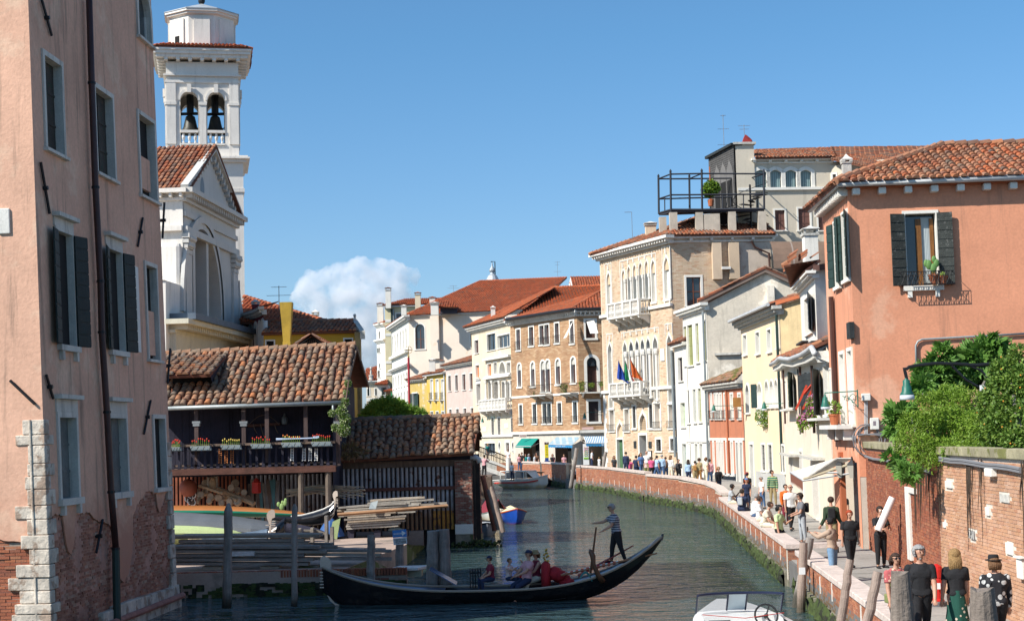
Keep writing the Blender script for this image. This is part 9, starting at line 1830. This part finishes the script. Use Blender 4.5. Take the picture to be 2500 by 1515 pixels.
def person(label,pos,face,h,top,bot,hair,hs='short',legs=((4,6,3),(-6,8,3)),arms=((5,8,15,4),(5,8,15,4)),lean=3,sit=None,sleeve='short',kind='trousers',shoe='black',near=0,glasses=0,hat=None,bag=None,headturn=0,nod=0,skin=None,group=None,w=1.0,held=None):
 """face: heading in degrees, 0 looks at the viewer (-y), 90 looks to +x. legs: (hip flexion, knee, spread); arms: (raise, spread, forearm raise, forearm inwards)"""
 sk=skin or SKIN; t=thing('person',label,'person',(0,0,0),group or 'people by the canal'); s=h
 ln=R(lean); up=Vector((0,-math.sin(ln),math.cos(ln))); pel=Vector((0,0,.52)); caps=[]
 def C(p,q,r0,r1,tag_,fl=1,ax=None): caps.append((Vector(p),Vector(q),r0,r1,tag_,fl,ax))
 chest=pel+up*.20; neck=pel+up*.30; C(pel+Vector((-.035,0,.0)),pel+Vector((.035,0,0)),.062*w,.062*w,'hips'); C(pel+up*.03,chest,.078*w,.088*w,'torso',.72); C(chest-up*.01+Vector((-.045,0,0)),chest-up*.01+Vector((.045,0,0)),.066*w,.066*w,'torso',.95,(0,0,1))
 C(neck-up*.058+Vector((-.068,0,0)),neck-up*.058+Vector((.068,0,0)),.035,.035,'torso'); C(neck-up*.035+Vector((-.03,0,0)),neck-up*.035+Vector((.03,0,0)),.036,.036,'torso'); C(neck-up*.03,neck+up*.045+Vector((0,-.006,0)),.032,.028,'neck')
 hc=neck+up*.098+Vector((0,-.014,0)); tr=R(headturn); hf=Vector((math.sin(tr),-math.cos(tr),-math.sin(R(nod)))).normalized(); C(hc-hf*.012+Vector((0,0,.012)),hc+hf*.006+Vector((0,0,.008)),.052,.046,'head',1); C(hc+hf*.012-Vector((0,0,.034)),hc+hf*.016-Vector((0,0,.030)),.032,.030,'head')
 hands=[];low=9
 for i,sd in enumerate((-1,1)):
  a=arms[i]; shp=neck-up*.060+Vector((sd*.098*w,0,0))
  def dr(f,b): f,b=R(f),R(b); return Vector((sd*math.sin(b),-math.cos(b)*math.sin(f),-math.cos(b)*math.cos(f)))
  el=shp+dr(a[0],a[1])*.168; wr=el+dr(a[2],-a[3])*.145; C(shp,el,.034,.026,'uarm'); C(el,wr,.026,.018,'farm'); hd=(wr-el).normalized(); C(wr,wr+hd*.035,.019,.020,'hand',.55,(1,0,0)); hands.append((wr+hd*.035,hd,sd))
  l=legs[i]; hp=pel+Vector((sd*.047,0,-.02)); f,b=R(l[0]),R(l[2]); d1=Vector((sd*math.sin(b),-math.sin(f)*math.cos(b),-math.cos(f)*math.cos(b))); kn=hp+d1*.235; f2=R(l[0]-l[1]); d2=Vector((sd*math.sin(b)*.4,-math.sin(f2),-math.cos(f2))).normalized(); an=kn+d2*.225
  C(hp,kn,.056*w,.037,'thigh'); C(kn,an,.036,.022,'shin'); fd=Vector((sd*.2,-1,-.12 if not l[1]>30 else -.3)).normalized(); C(an+Vector((0,.012,-.018)),an+fd*.095+Vector((0,0,-.02)),.022,.018,'foot'); low=min(low,an.z-.042)
 m=MB()
 for (p,q,r0,r1,tg,fl,ax) in caps: capsule(m,p*s,q*s,r0*s,r1*s,fl,ax)
 o=m.build('tmp',sk,None); rm=o.modifiers.new('r','REMESH'); rm.mode='VOXEL'; rm.voxel_size=s*(.0085 if near else .013); sm=o.modifiers.new('s','SMOOTH'); sm.iterations=3; sm.factor=.5
 bpy.context.view_layer.update(); dg=bpy.context.evaluated_depsgraph_get(); me=bpy.data.meshes.new_from_object(o.evaluated_get(dg)); old=o.data; bpy.data.objects.remove(o); bpy.data.meshes.remove(old)
 nv=len(me.vertices); V=np.empty(nv*3); me.vertices.foreach_get('co',V); V=V.reshape(-1,3); NO=np.empty(nv*3); me.vertices.foreach_get('normal',NO); NO=NO.reshape(-1,3); F_=[tuple(p.vertices) for p in me.polygons]
 best=np.full(nv,9.); who=np.zeros(nv,int); tt=np.zeros(nv)
 for i,(p,q,r0,r1,tg,fl,ax) in enumerate(caps):
  p_,q_=np.array(p*s),np.array(q*s); d=q_-p_; L=d@d+1e-9; u=np.clip((V-p_)@d/L,0,1); ds=np.linalg.norm(V-p_-u[:,None]*d,axis=1)-(r0+(r1-r0)*u)*s; k=ds<best; best[k]=ds[k]; who[k]=i; tt[k]=u[k]
 tg=np.array([c[4] for c in caps])[who]; Z=V[:,2]
 b=MB(); b.v=[tuple(v) for v in V]; b.f=list(F_); b.t=[0]*len(F_); b.m=[0]*len(F_)
 if near:
  for (hp,hd,sd) in hands:
   side=hd.cross(Vector((0,1,0))); side=side.normalized() if side.length>.1 else Vector((1,0,0)); nn=hd.cross(side)
   for k in range(4): p=hp*s+side*(k-1.5)*.011*s; L_=(.036,.042,.040,.031)[k]*s; q=p+hd*L_*.6+nn*.004*s; b.tube([p-hd*.01*s,q,q+(hd*.7-Vector((0,-.5,0)))*L_*.5],[.0055*s,.005*s,.0035*s],5)
   p=hp*s-side*.018*s-hd*.02*s; b.tube([p,p-side*.012*s+hd*.018*s,p-side*.012*s+hd*.032*s],[.006*s,.0055*s,.004*s],5)
 sx=hf.cross(Vector((0,0,1))).normalized(); fc=(hc+hf*.052)*s
 b.tube([fc+Vector((0,0,.010*s)),fc+hf*.016*s-Vector((0,0,.010*s)),fc-Vector((0,0,.013*s))],[.004*s,.009*s,.006*s],6)
 for e in (-1,1): b.ball(hc*s+sx*e*.050*s,.012*s,6,sc=(.5,.7,1.2))
 b.build('body',sk,t,smooth=True); fm=MB()
 for e in (-1,1): fm.ball(fc+sx*e*.018*s+Vector((0,0,.010*s)),.0065*s,6)
 fm.tube([fc-sx*.014*s-Vector((0,0,.026*s)),fc+hf*.002*s-Vector((0,0,.027*s)),fc+sx*.014*s-Vector((0,0,.026*s))],.003*s,4); fm.build('eyes_and_mouth',mat('dark_red_brown',(.10,.03,.025),.6),t)
 def shellm(name,mask,off,material,sf=True):
  keep=[f for f in F_ if all(mask[v] for v in f)]
  if not keep: return None
  ids=sorted({v for f in keep for v in f}); ix={v:i for i,v in enumerate(ids)}; q=MB(); P_=V[ids]+NO[ids]*(off[ids][:,None] if hasattr(off,'shape') else off); q.v=[tuple(v) for v in P_]; q.f=[tuple(ix[v] for v in f) for f in keep]; q.t=[0]*len(keep); q.m=[0]*len(keep)
  cnt={}
  for f in q.f:
   for i in range(len(f)): e=(f[i],f[(i+1)%len(f)]); cnt[e]=1
  kk=len(q.v); inn={}
  for (a,c) in list(cnt):
   if (c,a) not in cnt:
    for v in (a,c):
     if v not in inn: inn[v]=len(q.v); q.v.append(tuple(V[ids[v]]))
    q.f.append((c,a,inn[a],inn[c])); q.t.append(0); q.m.append(0)
  return q.build(name,material,t,smooth=sf)
 nz_=np.array([mnoise.noise(Vector(tuple(v*9/s))) for v in V])*.004*s
 sit_=sit is not None; hem=(.50 if not sit_ else .49)*s
 mk=(tg=='torso')|((tg=='hips')&(Z>hem))
 if sleeve=='long': mk|=(tg=='uarm')|((tg=='farm')&(tt<.92))
 elif sleeve=='short': mk|=(tg=='uarm')&(tt<.62)
 mk&=~((tg=='torso')&(Z>(neck.z-.010)*s))
 shellm('shirt',mk,.011*s+nz_,cloth(top))
 mb=(tg=='hips')|(tg=='thigh')|((tg=='shin')&(tt<.93)) if kind=='trousers' else ((tg=='hips')|((tg=='thigh')&(tt<.8)) if kind=='shorts' else tg=='hips')
 shellm('trousers' if kind!='skirt' else 'briefs',mb,.007*s+nz_*.7,cloth(bot)); shellm('shoes',tg=='foot',.006*s,cloth(shoe))
 if kind=='skirt':
  m=MB(); n=28; hz=.12 if not isinstance(kind,tuple) else .3; pr=[(.56,.078),(.50,.092),(.35,.105),(.2,.125),(.09,.14)]
  vs=[Vector((r*s*math.cos(2*math.pi*k/n)*(1+.05*math.cos(k*2.2)*(.6-z)*3),r*s*.85*math.sin(2*math.pi*k/n)*(1+.05*math.cos(k*1.7)),z*s)) for z,r in pr for k in range(n)]; m.add(vs,[(i*n+k,i*n+(k+1)%n,(i+1)*n+(k+1)%n,(i+1)*n+k) for i in range(4) for k in range(n)]); m.build('skirt',cloth(bot),t,smooth=True)
 hm=mat('hair_'+hair,HAIR[hair],.6,var=.35,scale=30,bump=.8,bscale=60) if hair!='bald' else None
 if hm:
  rel=(V-np.array(hc*s))@np.array(hf); up_=(V-np.array(hc*s))[:,2]; mh=(tg=='head')&((up_>.026*s)|((rel<.012*s)&(up_>-.03*s)))
  shellm('hair',mh,.009*s+nz_*1.5+(.008*s if hs in('curly','long') else 0),hm)
  if hs in ('long','bun','pony','bob'):
   m=MB(); bk=-hf; L_={'long':.20,'bob':.09,'pony':.13,'bun':.02}[hs]; p=(hc+bk*.035+Vector((0,0,.02)))*s
   for k in range(9 if hs in('long','bob') else 2):
    a=(k-4)*.32 if hs in('long','bob') else 0; o_=sx*math.sin(a)*.044*s+bk*math.cos(a)*.014*s; m.tube([p+o_,p+o_*1.25+bk*.014*s-Vector((0,0,L_*.45*s)),p+o_*1.3+bk*.008*s-Vector((0,0,L_*s))],[.02*s,.021*s,.009*s],6)
   if hs=='bun': m.ball((hc+bk*.055+Vector((0,0,.03)))*s,.026*s,8)
   m.build('long_hair',hm,t,smooth=True)
  if hs=='curly':
   m=MB()
   for k in range(70):
    d=Vector((RR.gauss(0,1),RR.gauss(0,1),RR.gauss(.3,1))).normalized()
    if d.dot(hf)<.45: m.ball(hc*s+d*.062*s,.014*s,5)
   m.build('curls',hm,t)
 if hat:
  kn_,hcol=hat; m=MB(); top_=hc*s+Vector((0,0,.028*s))
  if kn_=='cap': m.lathe(top_,[(.058*s,-.005*s),(.056*s,.02*s),(.035*s,.042*s),(.005*s,.048*s)],14); m.prism([top_+hf*.03*s-sx*.04*s,top_+hf*.10*s-sx*.03*s,top_+hf*.10*s+sx*.03*s,top_+hf*.03*s+sx*.04*s],(0,0,.006*s))
  elif kn_=='brim': m.lathe(top_,[(.10*s,-.018*s),(.055*s,.0),(.053*s,.03*s),(.045*s,.05*s),(.005*s,.052*s)],18); m.lathe(top_,[(.10*s,-.022*s),(.10*s,-.017*s),(.05*s,.002*s)],18)
  else: m.lathe(top_,[(.085*s,-.004*s),(.088*s,.004*s),(.056*s,.004*s),(.054*s,.04*s),(.046*s,.055*s),(.01*s,.056*s)],18)
  m.build('hat',cloth(hcol),t)
 if glasses:
  m=MB()
  for e in (-1,1): m.ball(fc+sx*e*.019*s+Vector((0,0,.011*s))+hf*.004*s,.016*s,8,sc=(1,.45,.75)); m.tube([fc+sx*e*.036*s+Vector((0,0,.013*s)),hc*s+sx*e*.052*s+Vector((0,0,.010*s))],.003*s,4)
  m.tube([fc-sx*.01*s+Vector((0,0,.013*s)),fc+sx*.01*s+Vector((0,0,.013*s))],.003*s,4); m.build('sunglasses' ,flat('dark_lens',(.01,.01,.012),.15,spec=.7),t)
 if bag:
  bk_,bc=bag; m=MB(); c=chest*s+Vector((0,.085*s,-.03*s))
  if bk_=='pack': m.obox(c+Vector((-.065*s,0,-.09*s)),(.13*s,0,0),(0,.06*s,0),(0,0,.19*s)); o=m.build('backpack',cloth(bc),t,bevel=.02*s)
  else:
   e=1 if bk_=='bagr' else -1; p=(pel+Vector((e*.10,-.02,.01)))*s; m.obox(p+Vector((-.03*s,-.05*s,-.09*s)),(.05*s,0,0),(0,.12*s,0),(0,0,.10*s)); o=m.build('shoulder_bag',cloth(bc),t,bevel=.015*s)
   m=MB(); m.tube([p,(chest+Vector((e*.07,-.075,0)))*s,(neck+Vector((-e*.05,-.02,-.005)))*s],.006*s,5,flat=.5); m.tube([p,(chest+Vector((e*.07,.085,0)))*s,(neck+Vector((-e*.05,.02,-.005)))*s],.006*s,5,flat=.5); m.build('strap',cloth(bc),t)
 dz=-low*s if sit is None else sit-(pel.z-.055)*s
 t.location=(pos[0],pos[1],pos[2]+dz); t.rotation_euler=(0,0,R(face)); t['category']='person'
 HW_=[t.location+Matrix.Rotation(R(face),3,'Z')@(hp*s) for hp,_,_ in hands]
 if held=='phone': m=MB(); p=hands[1][0]*s+hands[1][1]*.02*s; m.obox(p+Vector((-.02,-.01,-.03)),(.075,0,0),(0,.01,0),(0,0,.14)); o=m.build('phone',flat('phone_black',(.01,.01,.012),.2),None); tag(o,'black phone held by the '+' '.join(label.split(' ')[:6]).rstrip(','),'phone'); o.location=t.location; o.rotation_euler=t.rotation_euler
 return t,HW_
def foot(v,x,y,z=PZ): return gnd(v,x,y,z)
WALK=((18,4,1),(-16,12,1)); WARM=((-16,6,-4,2),(16,6,30,4)); STAND=((2,3,3),(-3,4,3)); SIT=((88,84,5),(84,88,8)); PH=((8,6,12,0),(28,4,118,18)); LAP=((24,6,62,22),(24,6,62,22)); BK_=((-14,8,6,-30),(-14,8,6,-30))
yg=GY; gl=lambda px,z,dy=0: Vector((at('o',px,1440,GY).x,GY+dy,z))
_,hw=person('gondolier in striped shirt and dark trousers standing on the gondola stern with oar',gl(1509,.98),-78,1.74,'gondolier_stripes','black','grey','short',((14,8,4),(-12,6,4)),((62,6,84,0),(34,2,62,4)),lean=9,near=1,glasses=1,shoe='navy',w=1.12)
person('child in dark cap and red shirt sitting at the front of the gondola',gl(1200,.30),-70,1.35,'maroon','navy','brown',legs=SIT,arms=LAP,sit=0.28,near=1,hat=('cap','navy'))
person('small blond child in white patterned top leaning over in the gondola',gl(1243,.30,.1),60,1.18,'pink_print','navy','lbrown','short',legs=SIT,arms=((70,10,120,0),(60,10,110,0)),sit=0.28,near=1,nod=15)
person('bearded man in dark cap and dusty pink shirt seated in the gondola',gl(1286,.30,-.1),-60,1.74,'lpink','navy','dark',legs=((70,50,4),(66,50,6)),arms=((40,8,60,10),(46,4,70,10)),lean=-10,sit=0.22,near=1,hat=('cap','navy'))
person('woman in straw sun hat and purple top resting her chin in the gondola',gl(1311,.30,.25),-60,1.62,'maroon','cream','lbrown','bob',legs=((76,60,4),(76,60,6)),arms=((60,2,140,6),(40,6,70,10)),sleeve='none',lean=0,sit=0.24,near=1,hat=('brim','khaki'))
def st(label,v,x,y,face,h,*a,**k): return person(label,foot(v,x,y),face,h,*a,near=1,**k)
p,hw=st('man in black T-shirt with grey curly hair walking towards the viewer','M',835,1735,-8,1.83,'black','black','grey','curly',legs=WALK,arms=WARM,bag=('bagl','black'),glasses=0,w=1.12,headturn=18)
st('woman with long brown hair, sunglasses and red floral blouse walking','M',590,1700,6,1.66,'floral_red','black','brown','bob',legs=WALK,arms=((10,4,20,0),(20,10,128,14)),glasses=1,bag=('bagl','olive'),held='phone')
st('woman with long wavy blond hair, white top and green floral skirt walking away','M',1190,1720,172,1.70,'black','floral_green','blond','long',legs=STAND,arms=((4,6,10,0),(-14,12,4,-8)),kind='skirt')
st('woman in black hat and black and white printed blouse walking away','M',1590,1800,178,1.68,'black_white_print','black','rust' if False else 'lbrown','bob',legs=WALK,arms=((6,8,10,0),(6,8,10,0)),sleeve='long',hat=('bowler','black'),bag=('bagr','black'),w=1.2)
p,hw=st('woman in dark T-shirt carrying a long white tube, reading her phone','M',420,965,14,1.72,'black','black','dark','bun',legs=STAND,arms=((30,8,96,24),(28,10,92,28)),nod=18,glasses=1)
a=at('M',385,590,foot('M',420,965).y-.32);c=at('M',530,262,foot('M',420,965).y-.30); m=MB(); m.tube([a,c],.105,18,cap=True); o=m.build('poster_tube',flat('white_paper',(.78,.74,.72),.6),None,origin=a); tag(o,'long thick white paper tube held diagonally by the woman in black','tube')
m=MB(); d=(c-a).normalized(); m.tube([c+d*.001,c+d*.003],.085,16); m.build('tube_hollow',mat('tube_shade',(.5,.46,.44),.9),o)
st('woman with bright red hair in black blouse and leggings walking forward','L',1430,1010,4,1.66,'black','black','red','short',legs=WALK,arms=((4,10,8,0),(-6,12,10,0)),nod=22,w=1.18)
st('woman in pinkish beige shirt photographing the canal with raised phone','L',1268,1140,-128,1.66,'tan','ljean','black','short',legs=STAND,arms=((62,8,112,4),(66,6,116,4)),sleeve='long',bag=('bagl','black'),held='phone')
st('man in dark green jacket with black backpack, hands behind his back','L',1260,860,172,1.76,'dgreen','khaki','brown',legs=STAND,arms=BK_,sleeve='long',bag=('pack','black'))
st('young man in grey T-shirt and grey trousers with backpack, standing sideways','L',985,775,-82,1.72,'grey','lgrey','dark','curly',legs=STAND,arms=((16,6,74,10),(20,6,70,10)),bag=('pack','black'),w=1.0,glasses=1)
st('bald man in white polo shirt and dark trousers walking towards the viewer','L',878,655,10,1.80,'white','black','bald',legs=WALK,arms=((6,10,16,0),(2,10,14,0)),glasses=1,w=1.1)
person('person in bright orange quilted coat behind the bald man',foot('L',830,590),20,1.62,'orange','maroon','black',legs=STAND,sleeve='long',kind='trousers',w=1.2)
st('man in green striped jumper and khaki trousers looking over his shoulder','L',712,430,-20,1.82,'green_stripe_knit','khaki','dark',legs=STAND,arms=((4,8,12,0),(4,10,14,0)),sleeve='long',headturn=60,bag=('bagl','black'))
person('woman with black hair seated in the shade by the café door',foot('K',480,1500),-20,1.6,'black','black','black','bob',legs=STAND)
def seat(label,v,x,y,face,*a,**k):
 p=gnd(v,x,y,1.30); return person(label,Vector((p.x+.12,p.y,0)),face,*a,near=1,group='people sitting on the parapet',**k)
seat('young man in pale lime T-shirt and black trousers leaning on the parapet with phone','L',730,665,48,1.72,'lime','black','black','bob',legs=((40,20,4),(36,10,6)),arms=PH,sit=1.28,nod=12)
seat('man in cream T-shirt bent forward on the parapet beside the lime shirt','L',590,615,60,1.76,'cream','cream','brown',legs=SIT,arms=LAP,sit=1.28,lean=22,glasses=0)
seat('man with sunglasses and maroon strap sitting on the parapet behind the cream shirt','L',550,560,72,1.74,'white','cream','brown',legs=SIT,arms=LAP,sit=1.28,glasses=1,bag=('bagr','maroon'))
seat('grey haired man in white shirt seated with his back to the canal','L',505,520,100,1.72,'white','jean','grey',legs=SIT,arms=LAP,sit=1.28,lean=10,w=1.1)
seat('person in navy T-shirt with big grey backpack seated on the parapet','L',395,470,150,1.74,'navy','navy','dark',legs=SIT,arms=LAP,sit=1.28,bag=('pack','lgrey'),w=1.1)
seat('young man in light grey T-shirt phoning at the far end of the seat wall','L',290,405,80,1.74,'lgrey','cream','black','short',skin=SKD,legs=SIT,arms=((20,6,60,14),(40,4,140,4)),sit=1.28,lean=8)
person('red haired person in blue cap behind the seated row',foot('L',470,470),0,1.55,'navy','navy','red','bob',hat=('cap','blue'),legs=STAND)
person('man with grey hair and sunglasses in white shirt beyond the seated row',foot('L',615,455),-70,1.58,'white','jean','grey',glasses=1,legs=STAND)
person('person with large red and black portfolio hat by the cream house steps',foot('L',478,400),180,1.6,'black','black','black',hat=('bowler','maroon'),legs=STAND)
FAR=[(165,1050,'woman with long dark hair in dark jacket alone before the green door','char','black','dark','long',10,1.62,{}),
(262,1018,'man in navy suit by the green palace door','navy','navy','dark','short',160,1.82,dict(sleeve='long')),
(297,1070,'blond woman in bright pink top at the parapet','pink','jean','blond','bob',-15,1.62,dict(glasses=1)),
(345,1045,'man in dark navy T-shirt walking right','navy','navy','dark','short',150,1.76,{}),
(372,1045,'person in black T-shirt behind the navy T-shirt','black','black','black','short',160,1.72,{}),
(385,1022,'woman in blue denim blouse near the palace door','blue','jean','lbrown','bob',20,1.76,{}),
(432,1012,'bald man in white shirt at the palace door','white','khaki','bald','short',150,1.82,{}),
(432,1060,'woman in pink printed blouse and green trousers seen from behind','pink_print','olive','lbrown','long',176,1.66,{}),
(473,1052,'woman in hot pink T-shirt with brown bob','pink','black','brown','bob',170,1.68,{}),
(515,1045,'man with black hair in pale shirt before the barred window','lblue','jean','black','short',120,1.72,{}),
(513,1068,'woman with long brown hair in black top and jeans','black','jean','brown','long',172,1.66,dict(sleeve='long')),
(560,1040,'man in light blue shirt carrying brown jacket','lblue','jean','grey','short',165,1.8,dict(sleeve='long')),
(592,1060,'person in brown coat beside the light blue shirt','brown','jean','brown','short',178,1.66,dict(sleeve='long')),
(632,1048,'woman with auburn hair in white jacket','white','cream','lbrown','long',140,1.72,dict(sleeve='long')),
(645,1085,'woman in white dress with black spots','spotted_dress','spotted_dress','lbrown','bob',160,1.6,dict(kind='skirt')),
(700,1078,'man with tied black hair in dark jacket touching his face','char','char','black','bun',0,1.7,dict(sleeve='long',arms=PH)),
(780,1083,'woman in pale blue shirt and navy trousers walking away','lblue','navy','dark','long',175,1.66,dict(sleeve='long')),
(835,1088,'man with rust coloured leather backpack','khaki','khaki','dark','short',170,1.68,dict(bag=('pack','rust'))),
(868,1070,'woman in mustard brown top with dark curls','khaki','rust','brown','curly',150,1.7,{}),
(922,1062,'woman with auburn hair in cream top before the white wall','cream','cream','lbrown','bob',110,1.74,{}),
(955,1072,'man in pink checked shirt with white tote bag','lpink','jean','dark','short',165,1.78,dict(sleeve='long',bag=('bagr','white'))),
(1028,1138,'blond woman in black top and dark jeans at the parapet corner','black','navy','blond','bob',20,1.66,dict(sleeve='long',arms=PH)),
(885,1198,'dark haired child in white crouching behind the parapet','white','white','black','short',-10,1.25,{})]
for (x,y,lb,tp,bt,hr,sty,fc,h,kw) in FAR:
 Yp=125 if x<230 else (121 if x<330 else (114 if x<720 else (105 if x<1000 else 90))); Yp-=.6*((x*7)%3); q=at('I',x,y,Yp); kw.setdefault('legs',WALK if x%2 else STAND); person(lb,Vector((q.x,Yp,q.z-h-.03)),fc,h,tp,bt,hr,sty,**kw)
for (x,y,lb,tp,bt,hr,sty,fc,h) in ((780,480,'dark haired woman in pale purple top under the teal awning','lpink','jean','dark','long',10,1.6),(828,452,'man in black jacket under the teal awning','black','jean','black','short',-30,1.75),(890,480,'person in green top below the teal awning','teal','black','black','short',0,1.65),(945,480,'person in white headscarf and pale blue coat','lblue','lblue','grey','bob',60,1.62),(1045,478,'man in grey jumper by the dark shop door','lgrey','grey','dark','short',100,1.66),(1085,460,'man in brown coat deep in the shop doorway','brown','black','black','short',0,1.7),(1368,482,'woman in black T-shirt with pink strap at the parapet','black','black','lbrown','bob',0,1.68),(1570,488,'woman with short auburn hair in pink shirt at the steps','lpink','jean','lbrown','short',5,1.66),(2060,405,'man in white T-shirt in the ice cream shop doorway','white','navy','dark','short',90,1.75),(2190,540,'small blond child in white outside the ice cream shop','white','white','blond','curly',150,1.15)):
 person(lb,Vector((at('S',x,y,148).x,148,at('S',x,y,148).z-h)),fc,h,tp,bt,hr,sty,bag=('bagr','pink') if x==1368 else None)
person('man in white shirt coming down the stone bridge',at('S',590,715,150.5),-20,1.75,'white','khaki','dark',legs=WALK)
person('woman in teal top leaning on the bridge railing',at('S',225,590,151.6),40,1.6,'teal','tan','blond')
person('boatman in white T-shirt standing in the white taxi boat',at('S',655,850,136)-Vector((0,0,.5)),-40,1.6,'white','navy','black',legs=STAND)
person('man in pink patterned shirt taking photographs on the left bank quay',at('S',165,890,118),150,1.66,'lpink','black','black',arms=((60,8,120,4),(60,8,120,4)))
b=MB(); p=at('S',165,890,118); b.box(p.x-3,p.x+.5,117,124,-.5,p.z); tag(b.build('landing_stage',OLDW),kind='structure')
